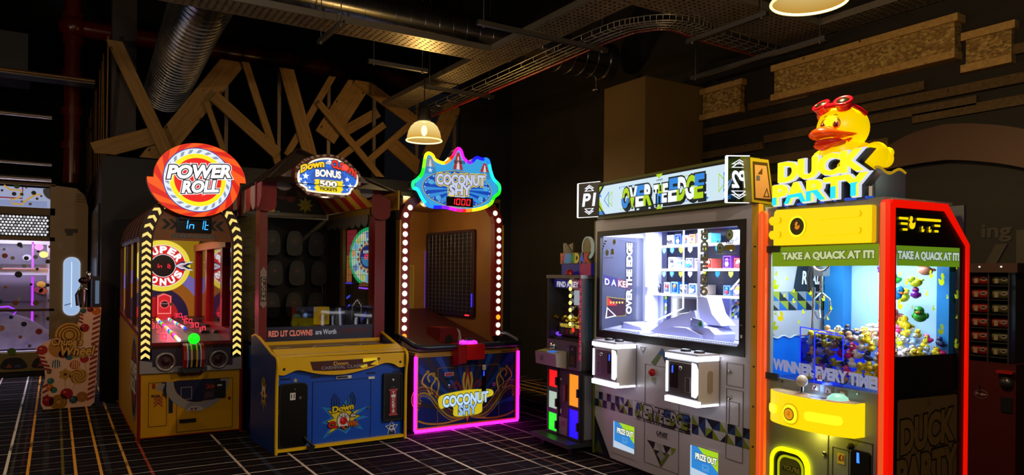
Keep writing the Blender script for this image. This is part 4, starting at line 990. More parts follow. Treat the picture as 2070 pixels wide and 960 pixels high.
    b = B(); b.poly(rrect(.385, .565, .175, .60, .012), -.01, .012, mat('#08080a', .4)); b.ring(rrect(.38, .57, .17, .605, .014), rrect(.395, .555, .185, .59, .01), -.018, .012, DARK); b.cyl((.475, -.02, .545), (.475, -.01, .545), .009, WHITE, 12); b.box(.45, .50, -.014, -.01, .47, .485, mat('#303036', .4)); b.build('ticket_dispenser', t)
    b = B(); b.box(.445, .51, -.016, -.012, .225, .455, mat('#a02a34', .4)); b.box(.435, .52, -.017, -.012, .445, .46, mat('#b8505a', .4)); b.box(.435, .52, -.017, -.012, .22, .235, mat('#b8505a', .4))
    for i, ch in enumerate('TICKETS'): b.text(ch, .466, .49, .415-i*.028, .437-i*.028, -.0185, WHITE, .02)
    b.build('ticket_label', t)
    b = B(); b.flat(star(.475, .105, .068, .034), .006, WHITE); b.flat(star(.475, .105, .056, .028), .005, mat('#22408c', .4)); b.text('CL', .45, .505, .085, .125, .0035, WHITE, .03, .2); b.flat([(.44, .05), (.51, .05), (.50, .07), (.45, .07)], .004, mat('#1c2450', .4)); b.build('star_badge', t)
    # clown logo
    b = B(); c = (.01, .225); LB = mat('#2a86e0', .4); YB = mat('#f0d41c', .4)
    spk = [(.24, .10), (.10, .07), (.05, .20), (-.04, .09), (-.20, .13), (-.11, .03), (-.20, -.01), (-.11, -.04), (-.19, -.15), (-.05, -.08), (.03, -.13), (.08, -.07), (.19, -.11), (.12, -.02), (.24, -.0), (.13, .03)]
    spk2 = [(.17, .09), (.09, .055), (.0, .15), (-.02, .07), (-.15, .10), (-.09, .02), (-.16, .0), (-.09, -.05), (-.15, -.12), (-.04, -.07), (.02, -.10), (.07, -.05), (.15, -.08), (.10, -.01), (.17, .02), (.11, .04)]
    b.flat([(c[0]+x, c[1]+z) for x, z in spk], .0095, LB); b.flat([(c[0]+x, c[1]+z) for x, z in spk2], .0085, BLACK); b.flat([(c[0]+x*.92, c[1]+z*.9) for x, z in spk2], .0075, YB)
    b.flat(circ(c[0], c[1]-.01, .062, .075, 28), .0065, BLACK); b.flat(circ(c[0], c[1]-.01, .056, .069, 28), .0055, WHITE)
    for s in (-1, 1): b.flat(circ(c[0]+s*.022, c[1]+.035, .016, .026, 14), .0045, BLACK); b.flat(circ(c[0]+s*.022, c[1]+.035, .012, .021, 14), .0035, WHITE); b.flat(circ(c[0]+s*.02, c[1]+.03, .006, .009, 10), .0025, BLACK)
    b.flat(circ(c[0], c[1]-.01, .034, n=20), .0025, mat('#c81418', .3)); b.flat(circ(c[0]-.01, c[1], .01, n=10), .0015, mat('#f06a5a', .3)); b.flat(circ(c[0], c[1]-.055, .034, .026, 18, 180, 360), .0035, BLACK); b.flat(circ(c[0], c[1]-.066, .016, .012, 12), .0028, mat('#d83a4a', .4)); b.build('clown_face', t)
    b = B(); arcd = lambda x, z: (x, z+.05*math.cos((x-c[0])*8)-.05)
    b.text('Down', -.09, .10, .295, .345, .002, YB, .03, warp=lambda x, z: (x, z+.10*(x+.09)), layers=((.10, BLACK),)); b.text('the', .075, .12, .245, .27, .001, WHITE, .02, layers=((.2, BLACK),))
    b.text('C', -.125, -.075, .165, .215, .001, mat('#d82020', .35), .04, layers=((.10, BLACK),)); b.text('L', -.07, -.045, .165, .205, .001, mat('#d82020', .35), .04, layers=((.10, BLACK),)); b.text('WN', .05, .135, .16, .205, .001, mat('#e06a20', .35), .03, layers=((.09, BLACK),)); b.build('clown_lettering', t)
    b = B()
    for s in (-1, 1):
        for k in range(4):
            r = .03+k*.022; A = [R((0 if s > 0 else 180)+a) for a in range(-50, 51, 10)]
            o = [(c[0]+s*.0+(r+.006)*math.cos(a)+s*.012, .385+(r+.006)*math.sin(a)*1.0) for a in A]; i_ = [(c[0]+(r-.004)*math.cos(a)+s*.012, .385+(r-.004)*math.sin(a)) for a in A]
            b.flat(o+i_[::-1], .007, mat('#0a1e50', .4))
    b.build('speaker_slots', t)
    # play board
    b = B(); b.polyx([(.0, .80), (.50, .865), (.50, .80)], -.575, .575, noise_paint('play_board', '#3c2420', '#5a3834', 6, .3)); b.build('play_board', t)
    b = B(); S2 = mat('#b9a9a6', .35)
    b.T = Matrix(((1, 0, 0, 0), (0, .0, 1, 0), (0, -1, .13, .801), (0, 0, 0, 1)))
    o = [(-.20, .27), (-.13, .18), (.13, .18), (.20, .27), (.13, .36), (-.13, .36)]; b.ring(o, [(x*.9, .27+(z-.27)*.86) for x, z in o], -.003, -.001, S2); b.flat([(x*.8, .27+(z-.27)*.75) for x, z in o], -.002, mat('#2a1010', .3))
    o = [(.27, .22), (.33, .14), (.52, .14), (.55, .22), (.48, .36), (.30, .36)]; b.ring(o, [(.41+(x-.41)*.9, .25+(z-.25)*.88) for x, z in o], -.003, -.001, S2)
    for x0, z0, x1, z1 in ((-.5, .12, -.25, .16), (-.45, .22, -.3, .26), (-.5, .32, -.35, .36)): b.flat([(x0, z0), (x1, z0), (x1-.02, z1), (x0+.03, z1)], -.002, S2)
    b.text('TICKETS', -.09, .09, .25, .29, -.004, mat('#8a3a34', .4), .02); b.T = None; b.build('board_markings', t)
    B().box(-.56, .56, .47, .52, .845, .89, YL).build('front_rail', t)
    # posts
    for s, xx in ((-1, -.56), (1, .56)):
        b = B(); b.box(xx-.035 if s < 0 else xx-.055, xx+.035 if s < 0 else xx+.055, .48, .60, .85, 2.07, RD); b.build('front_post', t)
        xr = -.505 if s < 0 else xx; b = B(); b.box(xr-.04, xr+.04, Dp-.1, Dp, .8, 2.07, DKR); b.build('rear_post', t)
    b = B(); b.poly([(-.587, 1.22), (-.56, 1.19), (-.533, 1.22), (-.533, 1.52), (-.56, 1.56), (-.587, 1.52)], .468, .48, mat('#9a8a86', .4))
    b.poly([(-.585, 1.25), (-.535, 1.25), (-.535, 1.47), (-.585, 1.47)], .466, .468, mat('#3a2a2a', .4))
    for i, ch in enumerate('CLOWN'): b.text(ch, -.575, -.545, 1.43-i*.042, 1.462-i*.042, .4645, mat('#b8aaa4', .4), .02)
    b.build('post_plate', t)
    # glass and warning strip
    b = B(); b.flat([(-.53, .89), (.5, .89), (.5, 1.02), (-.53, 1.02)], .50, mat('#22264a', .3)); b.text('RED LIT CLOWNS', -.50, -.10, .935, .985, .498, glow('#d8705a', .6), .02); b.text('are Worth', -.07, .13, .94, .985, .498, glow('#b8b8c4', .45), .01); b.text('DOUBLE POINTS', .16, .46, .945, .985, .498, mat('#5a1c24', .4), .02); b.build('message_strip', t)
    b = B(); b.flat([(-.53, 1.02), (.5, 1.02), (.5, 1.2), (-.53, 1.2)], .505, glass('tinted_glass', '#8a8a92', .05)); b.build('low_glass', t)
    # inside: back wall with rows of clown targets
    b = B(); b.box(-.50, .55, Dp-.02, Dp, .8, 2.1, mat('#070608', .8)); b.box(-.50, .55, .6, Dp, .83, .85, mat('#0b090a', .7)); b.build('back_wall', t)
    for zc in (1.82, 1.5, 1.16):
        for k in range(4):
            x = -.36+k*.24+(0.03 if zc == 1.5 else 0)
            b = B(); y = Dp-.12; M1 = mat('#1c191a', .6)
            b.poly(smooth_loop([(x-.07, zc-.11), (x+.07, zc-.11), (x+.085, zc+.03), (x+.05, zc+.13), (x-.05, zc+.13), (x-.085, zc+.03)], 3), y, y+.03, M1); b.flat(circ(x, zc+.04, .05, .06, 16), y-.002, mat('#2a2626', .6)); b.flat(circ(x, zc+.03, .016, n=10), y-.004, mat('#5a2020', .5))
            for s in (-1, 1): b.flat(circ(x+s*.02, zc+.065, .009, n=8), y-.003, BLACK)
            b.flat(circ(x, zc-.0, .03, .012, 10), y-.003, mat('#201416', .5)); b.flat([(x-.05, zc-.1), (x+.05, zc-.1), (x+.03, zc-.03), (x-.03, zc-.03)], y-.001, mat('#181516', .6)); b.build('clown_target', t)
    b = B()
    for k, z in enumerate((1.9, 1.7, 1.5)): b.flat(circ(.45, z, .03, n=12), Dp-.03, mat('#332c30', .5))
    b.tube([(.44, Dp-.06, 1.45), (.46, Dp-.06, 1.3), (.44, Dp-.06, 1.2), (.47, Dp-.06, 1.05)], .006, mat('#c9c9d2', .2, 1, 'metal'), 6); b.build('back_cable', t)
    # side meshes
    wire = mat('#7a6a34', .4, .6, 'metal')
    for s in (-1, 1):
        b = B()
        for k in range(26):
            y = .62+k*.045; xm = .555 if s > 0 else -.555+.05*(y-.6); b.cyl((xm, y, .86), (xm, y, 2.05), .0028, wire, 4, caps=False)
        for k in range(14): b.cyl((s*.555, .6, .9+k*.085), (.555 if s > 0 else -.50, Dp-.1, .9+k*.085), .0022, wire, 4, caps=False)
        b.build('side_mesh', t)
    b = B(); b.box(.50, .54, .6, Dp-.1, 2.09, 2.15, mat('#7a5a1c', .4)); b.box(.51, .545, .6, .64, .86, 2.09, mat('#4a3514', .5)); b.box(.51, .545, 1.3, 1.37, .86, 2.09, mat('#6a5018', .5)); b.box(.515, .545, 1.37, 1.7, .86, 2.05, mat('#100c0c', .7)); b.build('side_beam', t)
    b = B()
    for k in range(7): b.polyx(smooth_loop([(.64+k*.16, 2.09), (.79+k*.16, 2.09), (.79+k*.16, 2.02), (.715+k*.16, 1.975), (.64+k*.16, 2.02)], 2), .495, .505, mat('#5c524c', .6))
    b.build('inner_scallops', t)
    # reflection of a prize wheel, painted as a glowing panel behind the right mesh
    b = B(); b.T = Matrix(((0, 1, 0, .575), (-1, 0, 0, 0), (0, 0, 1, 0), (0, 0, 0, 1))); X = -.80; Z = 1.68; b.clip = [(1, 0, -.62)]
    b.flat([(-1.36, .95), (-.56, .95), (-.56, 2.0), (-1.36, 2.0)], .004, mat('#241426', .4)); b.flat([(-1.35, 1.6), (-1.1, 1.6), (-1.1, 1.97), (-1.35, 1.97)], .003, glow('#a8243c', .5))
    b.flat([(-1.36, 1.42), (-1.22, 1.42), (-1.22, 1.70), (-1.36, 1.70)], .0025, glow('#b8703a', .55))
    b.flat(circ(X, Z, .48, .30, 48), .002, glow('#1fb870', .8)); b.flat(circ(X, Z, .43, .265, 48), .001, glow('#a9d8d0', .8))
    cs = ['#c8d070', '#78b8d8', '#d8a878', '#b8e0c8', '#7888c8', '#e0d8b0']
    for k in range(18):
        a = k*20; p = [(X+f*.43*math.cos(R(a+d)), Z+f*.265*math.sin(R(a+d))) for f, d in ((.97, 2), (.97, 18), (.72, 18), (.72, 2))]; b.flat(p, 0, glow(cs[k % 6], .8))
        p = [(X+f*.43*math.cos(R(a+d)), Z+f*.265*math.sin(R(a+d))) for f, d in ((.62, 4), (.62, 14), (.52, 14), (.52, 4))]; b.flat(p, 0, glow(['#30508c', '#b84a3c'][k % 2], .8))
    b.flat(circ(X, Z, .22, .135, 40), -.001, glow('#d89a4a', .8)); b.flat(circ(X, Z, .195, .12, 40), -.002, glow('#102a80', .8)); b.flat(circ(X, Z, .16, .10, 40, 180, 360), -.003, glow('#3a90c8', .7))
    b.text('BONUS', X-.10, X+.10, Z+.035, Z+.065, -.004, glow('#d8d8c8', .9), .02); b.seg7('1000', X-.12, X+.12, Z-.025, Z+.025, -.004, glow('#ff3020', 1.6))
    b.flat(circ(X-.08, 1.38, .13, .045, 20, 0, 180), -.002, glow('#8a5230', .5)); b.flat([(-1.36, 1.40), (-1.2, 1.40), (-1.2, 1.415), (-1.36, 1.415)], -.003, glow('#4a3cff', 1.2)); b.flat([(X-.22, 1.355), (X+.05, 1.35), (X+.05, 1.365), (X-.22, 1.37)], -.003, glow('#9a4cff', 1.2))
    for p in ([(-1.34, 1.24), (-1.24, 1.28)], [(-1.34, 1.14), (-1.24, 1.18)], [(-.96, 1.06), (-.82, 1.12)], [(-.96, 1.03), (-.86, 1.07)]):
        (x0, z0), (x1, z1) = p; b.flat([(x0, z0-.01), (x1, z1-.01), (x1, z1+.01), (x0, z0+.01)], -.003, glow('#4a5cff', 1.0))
    b.tube([(-1.2, -.004, 1.0), (-1.17, -.004, 1.17), (-1.05, -.004, 1.24), (-.95, -.004, 1.18), (-.93, -.004, 1.0)], .005, glow('#a8a0a0', .5), 6); b.T = None; b.build('wheel_reflection', t)
    b = B(); b.box(.20, .33, 1.2, 1.3, .98, 1.16, glow('#e8b810', .6)); b.box(.22, .31, 1.19, 1.2, 1.02, 1.08, glow('#c89a08', .5)); b.build('yellow_box', t); b = B(); b.box(.36, .49, 1.0, 1.1, .98, 1.16, mat('#565a70', .3)); b.poly([(.36, .98), (.38, .98), (.37, 1.16), (.35, 1.16)], .99, 1.0, glow('#c8d4f4', .8)); b.poly([(.30, .975), (.46, .945), (.46, .955), (.30, .985)], .98, 1.0, glow('#e8ecff', .9)); b.build('lit_box', t)  # yellow box copies a claw's reflection, with a glow of its own
    # tent roof
    ap = (-.02, 1.2, 2.76)
    FL, FR, BLc, BR = (-.62, .30, 2.29), (.62, .30, 2.29), (-.57, 1.75, 2.22), (.60, 1.75, 2.22)
    b = B(); SA, SB = mat('#57403a', .7), mat('#311a1c', .7)
    def slope(p, q, n, mA, mB):
        for i in range(n):
            a = [p[k]+(q[k]-p[k])*i/n for k in range(3)]; c_ = [p[k]+(q[k]-p[k])*(i+1)/n for k in range(3)]
            b.add([tuple(a), tuple(c_), ap], [(0, 1, 2)], mA if i % 2 else mB)
    slope(FL, BLc, 12, SA, SB); slope(FR, BR, 12, SA, SB); slope(BLc, BR, 8, SA, SB); b.build('tent_roof', t)
    b = B(); b.tube([FL, ap, FR], .014, mat('#2c1416', .6), 6); b.tube([BLc, ap, BR], .014, mat('#2c1416', .6), 6); b.build('roof_poles', t)
    b = B(); slope((-.62, .30, 2.3), (.62, .30, 2.3), 2, mat('#33211a', .7), mat('#2b1a16', .7)); b.build('front_slope', t)
    # side scallops
    for s in (-1,):
        for k in range(8):
            y0 = .30+k*.18; z = 2.29-.05*(k/8)
            pts = [(y0, z), (y0+.18, z-.006), (y0+.18, z-.13), (y0+.135, z-.20), (y0+.09, z-.22), (y0+.045, z-.20), (y0, z-.13)]
            xo = .63-.008*k
            B().polyx(pts, s*xo-.006, s*xo+.006, mat('#9c1c24' if k % 2 == 0 else '#b39c96', .6)).build('scallop', t)
    # front scallops along the gable
    FS = [((-.645, 2.30), (-.46, 2.335), 2.05, '#8c1420'), ((-.47, 2.34), (-.32, 2.45), 2.245, '#8f807c'), ((.33, 2.44), (.47, 2.34), 2.235, '#8f807c'), ((.46, 2.335), (.645, 2.22), 2.03, '#7c1018')]
    for p, q, zb, c_ in FS:
        m0 = (p[0]+q[0])/2
        pts = [p, q, (q[0], (q[1]+zb)/2)]+[(m0+(q[0]-p[0])/2*math.cos(R(a)), zb+.05+.05*math.sin(R(a))) for a in range(0, -181, -30)]+[(p[0], (p[1]+zb)/2)]
        B().poly(pts, .44, .46, mat(c_, .6)).build('scallop', t)
    # inner roof lining, striped
    b = B(); n = 9
    for i in range(n):
        y0 = .5+(Dp-.5)*i/n; y1 = .5+(Dp-.5)*(i+1)/n
        b.add([(.50, y0, 2.16), (.50, y1, 2.16), (.12, y1, 2.52), (.12, y0, 2.52)], [(0, 1, 2, 3)], mat('#a81c20' if i % 2 else '#c9952a', .6))
    b.build('roof_lining', t)
    b = B(); b.poly([(-.54, 2.14), (.46, 2.14), (.30, 2.40), (-.42, 2.40)], Dp-.15, Dp-.1, mat('#1a191c', .6))
    b.flat([(-.30, 2.17), (-.05, 2.15), (-.05, 2.158), (-.30, 2.178)], Dp-.152, mat('#c0c0c0', .4)); b.flat(star(.22, 2.24, .09, .05, 8), Dp-.153, mat('#a3941c', .5)); b.flat([(-.24, 2.36), (-.14, 2.37), (-.19, 2.31)], Dp-.153, mat('#a8a01c', .5)); b.flat(circ(-.03, 2.33, .05), Dp-.153, mat('#6a1c24', .5)); b.flat(circ(.06, 2.31, .05), Dp-.153, mat('#7a1c28', .5))
    b.box(-.54, .46, Dp-.16, Dp-.1, 2.11, 2.145, mat('#8f8878', .4)); b.build('back_header', t)
    b = B(); b.poly([(-.51, 2.06), (-.44, 2.06), (-.43, 2.09), (-.46, 2.15), (-.5, 2.13)], .58, .6, mat('#e8c818', .4)); b.build('yellow_bracket', t)
    # sign
    so = [(-.33, 2.44), (-.30, 2.48), (-.26, 2.52), (-.22, 2.54), (-.15, 2.57), (-.05, 2.59), (.05, 2.59), (.12, 2.57), (.18, 2.53), (.25, 2.47), (.28, 2.44), (.285, 2.33), (.23, 2.29), (.18, 2.24), (.14, 2.21), (-.04, 2.205), (-.21, 2.21), (-.24, 2.23), (-.29, 2.27), (-.33, 2.31)]
    si = [(-.315, 2.36), (-.30, 2.42), (-.24, 2.465), (-.18, 2.52), (-.07, 2.555), (.05, 2.555), (.12, 2.525), (.17, 2.49), (.25, 2.43), (.255, 2.34), (.20, 2.285), (.16, 2.235), (-.03, 2.23), (-.22, 2.24), (-.24, 2.265), (-.30, 2.30)]
    so = smooth_loop(so, 3); si = smooth_loop(si, 4)
    b = B(); b.poly(so, .33, .44, mat('#5c1218', .4))
    cxx, czz = -.025, 2.395
    nS = len(so)
    for i in range(0, nS, 2):
        p, q = so[i], so[(i+1) % nS]
        f = .90; b.flat([p, q, (cxx+(q[0]-cxx)*f, czz+(q[1]-czz)*f), (cxx+(p[0]-cxx)*f, czz+(p[1]-czz)*f)], .3285, mat('#c9a8a0', .4))
    b.build('sign_case', t)
    b = B(); b.flat(si, .325, glow('#fff2d8', 1.05)); b.flat([(cxx+(x-cxx)*.93, czz+(z-czz)*.90) for x, z in si], .323, glow('#1668d8', 1.0)); b.flat(circ(cxx, 2.37, .17, .10, 32), .322, glow('#1258c8', .9))
    for x, z, r in ((-.24, 2.375, .034), (-.285, 2.345, .018), (-.245, 2.31, .026), (-.205, 2.275, .016), (.15, 2.375, .026), (.18, 2.315, .03), (.12, 2.32, .01), (.10, 2.36, .01), (-.02, 2.52, .03), (.15, 2.28, .01)): b.flat(star(x, z, r, r*.42), .320, glow('#e8f2ff', 1.1))
    b.flat([(-.145, 2.355), (-.165, 2.345), (-.15, 2.33), (-.165, 2.315), (-.145, 2.295), (-.165, 2.28), (-.15, 2.265), (-.15, 2.245), (.09, 2.245), (.10, 2.265), (.115, 2.28), (.10, 2.295), (.115, 2.315), (.10, 2.33), (.115, 2.345), (.10, 2.355)], .318, glow('#f4dc14', 1.0)); b.build('sign_face', t)
    b = B(); arc = lambda x, z: (x, z-1.15*(x+.03)**2)
    K = glow('#14060a', .2)
    b.text('Down', -.285, -.075, 2.475, 2.535, .315, glow('#ffc818', 1.1), .03, warp=arc, layers=((.10, K),)); b.text('the', -.06, -.02, 2.50, 2.52, .315, glow('#f0f0f0', 1), .02, layers=((.15, K),)); b.text('CLOWN', .0, .235, 2.475, 2.54, .315, glow('#f02a1c', 1.0), .03, warp=arc, layers=((.10, K),))
    b.flat(circ(.125, 2.485, .03, n=20), .313, glow('#ff4a3a', 1.1))
    b.text('BONUS', -.15, .085, 2.385, 2.445, .315, glow('#f8f4ee', 1.1), .035, warp=lambda x, z: (x, z-.5*(x+.03)**2), layers=((.09, glow('#2a2a30', .3)),))
    b.text('500', -.11, .045, 2.295, 2.345, .313, glow('#fff8e8', 1.15), .03, layers=((.09, glow('#5a3a10', .4)),)); b.text('TICKETS', -.115, .05, 2.258, 2.283, .313, glow('#2a1408', .2), .03); b.build('sign_lettering', t)
    B().box(-.1, .06, .44, .7, 2.3, 2.45, BLACK).build('sign_bracket', t)
    light('machine_light', 'POINT', (.1, .75, 2.16), 1.2, (1, .8, .5), t, shadow_soft_size=.03)  # added point light that brightens the roof lining
    light('machine_light', 'AREA', (0, .9, 2.1), .4, (1, .8, .6), t, shape='RECTANGLE', size=.6, size_y=.6)
clown_booth()
# ================================================================ coconut throwing booth
def coconut():
    t = thing('coconut_booth', 'coconut throwing booth framed by bulbs and pink neon, with a rainbow crown sign', 'arcade machine', (3.475, 6.347, 0), 1.8)
    GLD = mat('#c99a3e', .35, .3, 'metal'); RD = mat('#7c1414', .35); NV = mat('#10226e', .35); MAG = glow('#ff14e0', 3.2); OCH = noise_paint('ochre_wall', '#8a5a24', '#9a6628', 3, .5)
    Dp = 1.95
    b = B(); b.box(-.585, .585, .02, .9, .02, .74, mat('#6a4a1c', .4)); b.box(-.575, .575, .9, Dp, .02, .74, mat('#3a2412', .5)); b.box(-.55, .55, .04, .85, 0, .02, BLACK); b.box(-.59, .59, -.005, .4, .735, .765, GLD); b.build('cabinet', t)
    # front art
    b = B(); b.box(-.58, .58, .005, .02, .025, .735, NV)
    rays = ['#1c4ab8', '#2c2740', '#1c3f9a', '#3a3a50', '#173a9c', '#2d2438']
    for i in range(18):
        a0, a1 = 8+i*9.2, 8+i*9.2+5
        L_ = 1.2; p = [(0, .15)]
        q = [(L_*math.cos(R(a)), .15+L_*math.sin(R(a))) for a in (a0, a1)]
        def clip(x, z):
            f = min(1, .55/abs(x) if x else 1, (.715-.15)/(z-.15) if z > .15 else 1); return (x*f, .15+(z-.15)*f)
        b.flat([(0, .15), clip(*q[0]), clip(*q[1])], .0035, mat(rays[i % 6], .35))
    b.build('front_panel', t)
    b = B(); LN = glow('#ff10e8', 8)
    for p, q in (((-.585, .03), (-.585, .73)), ((.585, .03), (.585, .73)), ((-.585, .02), (.585, .02))): b.cyl((p[0], -.006, p[1]), (q[0], -.006, q[1]), .014, LN, 10)
    b.build('neon_tube', t)
    b = B(); b.ring([(-.57, .035), (.57, .035), (.57, .73), (-.57, .73)], [(-.555, .05), (.555, .05), (.555, .72), (-.555, .72)], -.004, .005, GLD); b.ring(rrect(-.345, .36, .05, .61, .02), rrect(-.34, .355, .055, .605, .02), .0, .004, mat('#8a6a2a', .4)); b.build('front_trim', t)
    # gold scrolls
    b = B(); SC_ = [mat('#a3862a', .4), mat('#6f5a1c', .4), mat('#7c2430', .4), mat('#c9aa4a', .35)]
    for s in (-1, 1):
        base = [(s*x, z) for x, z in ((.03, .13), (.14, .11), (.24, .15), (.33, .24), (.41, .34), (.49, .38), (.55, .36), (.555, .30), (.52, .28))]
        for d, w, k in ((0, .022, 0), (.028, .010, 1), (.045, .009, 2), (.06, .006, 3), (-.026, .006, 3)):
            c = smooth_loop(base, 4, False); o = offset_path(c, s*d+w/2); i_ = offset_path(c, s*d-w/2); b.flat(o+i_[::-1], .0025-.0003*k, SC_[k])
        low = smooth_loop([(s*x, z) for x, z in ((.02, .12), (.15, .085), (.3, .07), (.45, .085), (.55, .12))], 4, False); b.flat(offset_path(low, .009)+offset_path(low, -.009)[::-1], .0022, SC_[0])
        for pts in ([(.40, .36), (.41, .44), (.37, .50), (.40, .56), (.45, .53), (.43, .48)], [(.42, .36), (.47, .44), (.51, .48), (.49, .54), (.44, .58)], [(.36, .33), (.33, .45), (.36, .52)]):
            c = smooth_loop([(s*x, z) for x, z in pts], 4, False); b.flat(offset_path(c, .008)+offset_path(c, -.008)[::-1], .0021, SC_[3])
        b.flat(circ(s*.39, .55, .022, n=12), .0019, SC_[0]); b.flat(circ(s*.45, .575, .02, n=12), .0019, SC_[0])
        for pts in ([(.05, .36), (.09, .42), (.13, .46), (.16, .42), (.12, .40)], [(.03, .36), (.05, .46), (.035, .55)]):
            c = smooth_loop([(s*x-.01, z) for x, z in pts], 4, False); b.flat(offset_path(c, .012)+offset_path(c, -.012)[::-1], .002, SC_[2 if pts[0][0] == .05 else 3])
    b.flat([(-.06, .36), (-.05, .48), (-.01, .615), (.03, .48), (.04, .36)], .0028, SC_[2]); b.flat([(-.035, .36), (-.03, .46), (-.01, .54), (.01, .46), (.015, .36)], .0018, SC_[3]); b.flat([(-.02, .36), (-.01, .46), (0, .36)], .0010, NV)
    b.flat([(-.05, .13), (.03, .13), (-.01, .05)], .0018, SC_[2]); b.flat([(-.03, .12), (.01, .12), (-.01, .07)], .0010, SC_[3]); b.build('gold_scrolls', t)
    b = B(); YG = glow('#e8d020', .75); blob = smooth_loop([(-.34, .30), (-.30, .345), (-.16, .365), (0, .375), (.14, .37), (.27, .355), (.285, .30), (.20, .275), (.16, .22), (.15, .14), (.02, .12), (-.16, .13), (-.17, .21), (-.24, .23), (-.31, .215)], 3)
    b.flat(blob, -.001, YG); WB = glow('#bfe0ff', .95); KB = glow('#10203a', .3); up = lambda x, z: (x, z+.10*(x+.03)*.3)
    b.text('COCONUT', -.285, .225, .235, .335, -.004, WB, .03, warp=up, layers=((.075, KB),)); b.text('SHY', -.11, .085, .135, .228, -.004, glow('#9cc4ec', .85), .03, warp=up, layers=((.075, KB),)); b.build('front_lettering', t)
    b = B(); b.box(-.27, -.17, -.002, .004, .525, .56, mat('#b8a0a8', .4)); b.box(-.26, -.18, -.004, .004, .49, .505, BLACK); b.flat([(-.26, .53), (-.18, .53), (-.18, .552), (-.26, .552)], -.0025, mat('#a82c4a', .4)); b.lathe([(.018, 0), (.018, -.01), (.008, -.012), (0, -.012)], (-.215, .004, .43), CHROME, 'y', 16); b.lathe([(.018, 0), (.018, -.01), (.008, -.012), (0, -.012)], (.295, .004, .41), CHROME, 'y', 16); b.build('lock', t)
    b = B(); b.box(.15, .20, -.004, .004, .33, .62, mat('#06070c', .35)); b.flat([(.155, .56), (.195, .56), (.195, .612), (.155, .612)], -.005, WHITE); b.text('11', .165, .185, .57, .60, -.0055, mat('#8a2430', .4), .02); b.flat([(.165, .50), (.18, .50), (.18, .55), (.165, .55)], -.005, glow('#2040ff', 1.8)); b.build('card_reader', t)
    # handrail and button
    b = B(); b.tube([(-.60, .38, .90), (-.605, .22, .885), (-.60, .02, .84), (-.57, -.05, .82), (-.5, -.07, .815), (.5, -.07, .815), (.57, -.05, .82), (.60, .02, .84), (.605, .22, .885), (.60, .38, .90)], .026, mat('#1a2238', .35), 12); b.build('handrail', t)
    b = B(); b.poly(rrect(-.10, .105, .685, .835, .012), -.13, -.02, mat('#a80e12', .3)); b.polyx([(-.128, .66), (-.0, .62), (.05, .66), (.05, .84), (-.128, .835)], -.19, -.10, mat('#8a0c10', .3)); b.build('button_box', t)
    b = B(); b.lathe([(.0, .025), (.06, .03), (.085, .02), (.09, 0)], (-.045, -.06, .84), glow('#ff20ff', 2.6)); b.build('glow_ring', t)
    b = B(); b.lathe([(.0, .045), (.03, .04), (.045, .03), (.05, .02)], (-.04, -.06, .845), mat('#30306a', .08, .3, 'metal')); b.build('push_button', t)
    # play area
    b = B(); b.box(-.55, .55, .0, .45, .76, .775, mat('#3a1416', .5)); b.polyx([(.35, .775), (1.9, 1.09), (1.9, .775)], -.54, .54, mat('#3c0c0e', .5)); b.build('sloping_floor', t)
    b = B(); pr = [(-.07, .76), (-.05, .95), (.13, .95), (.16, .88), (.15, .76)]; b.poly(pr, .50, .80, mat('#6a1016', .4)); b.poly([(.15, .76), (.16, .88), (.13, .95), (.17, .92), (.19, .84), (.19, .76)], .48, .50, mat('#b8a4a4', .3)); b.flat([(.0, .765), (.1, .765), (.1, .84), (.08, .87), (.05, .88), (.02, .87), (.0, .84)], .499, BLACKM); b.build('ball_return', t)
    # walls
    b = B(); b.box(-.55, .55, Dp-.02, Dp, .76, 2.28, OCH); b.build('back_wall', t)
    b = B(); b.box(.53, .56, .42, Dp, .76, 2.28, noise_paint('ochre_side', '#7c5024', '#8a5a28', 3, .5)); b.build('right_wall', t)
    b = B(); b.box(-.56, -.53, .42, Dp, .76, 2.28, mat('#3a2410', .6)); b.build('left_wall', t)
    b = B(); b.box(-.58, .58, .36, Dp, 2.28, 2.32, mat('#6a4214', .5)); b.box(-.60, -.585, .38, Dp, .76, 2.14, mat('#15100c', .6)); b.box(-.605, -.585, .38, Dp, 2.14, 2.33, mat('#c08a1c', .45)); b.box(.585, .60, .38, Dp, .1, 2.32, mat('#15100c', .6)); b.build('roof', t)
    b = B(); PNL = glow('#a8780c', .22); b.flat([(.06, 1.06), (.33, 1.06), (.33, 1.60), (.06, 1.60)], Dp-.021, PNL); b.ring([(.05, 1.05), (.34, 1.05), (.34, 1.62), (.05, 1.62)], [(.065, 1.065), (.325, 1.065), (.325, 1.605), (.065, 1.605)], Dp-.03, Dp-.02, mat('#b8902c', .4)); b.build('yellow_panel', t)
    b = B(); b.ball((.13, Dp-.12, 1.22), (.07, .05, .09), glow('#a8a4c8', .6)); b.poly([(.04, 1.13), (.22, 1.13), (.18, 1.09), (.08, 1.09)], Dp-.18, Dp-.06, glow('#2030c8', 1.2)); b.build('dome_reflection', t)  # yellow panel and dome stand in for a reflection, glowing by themselves
    b = B(); ins = lambda p: [(-y, z) for y, z in p]
    b.T = left_side(.53)
    b.poly(rrect(-1.90, -.80, 1.07, 1.99, .03), -.006, -.001, mat('#0d0b0e', .5)); b.ring(rrect(-1.94, -.76, 1.04, 2.02, .04), rrect(-1.90, -.80, 1.07, 1.99, .03), -.03, 0, mat('#3c2430', .25, .3, 'metal')); b.T = None; b.build('mesh_frame', t)
    b = B(); wm = mat('#8a8494', .35, .7, 'metal')
    for k in range(12): b.cyl((.515, .85+k*.093, 1.07), (.515, .85+k*.093, 1.99), .0022, wm, 4, caps=False)
    for k in range(20): b.cyl((.515, .8, 1.10+k*.046), (.515, 1.90, 1.10+k*.046), .0022, wm, 4, caps=False)
    b.build('wire_mesh', t)
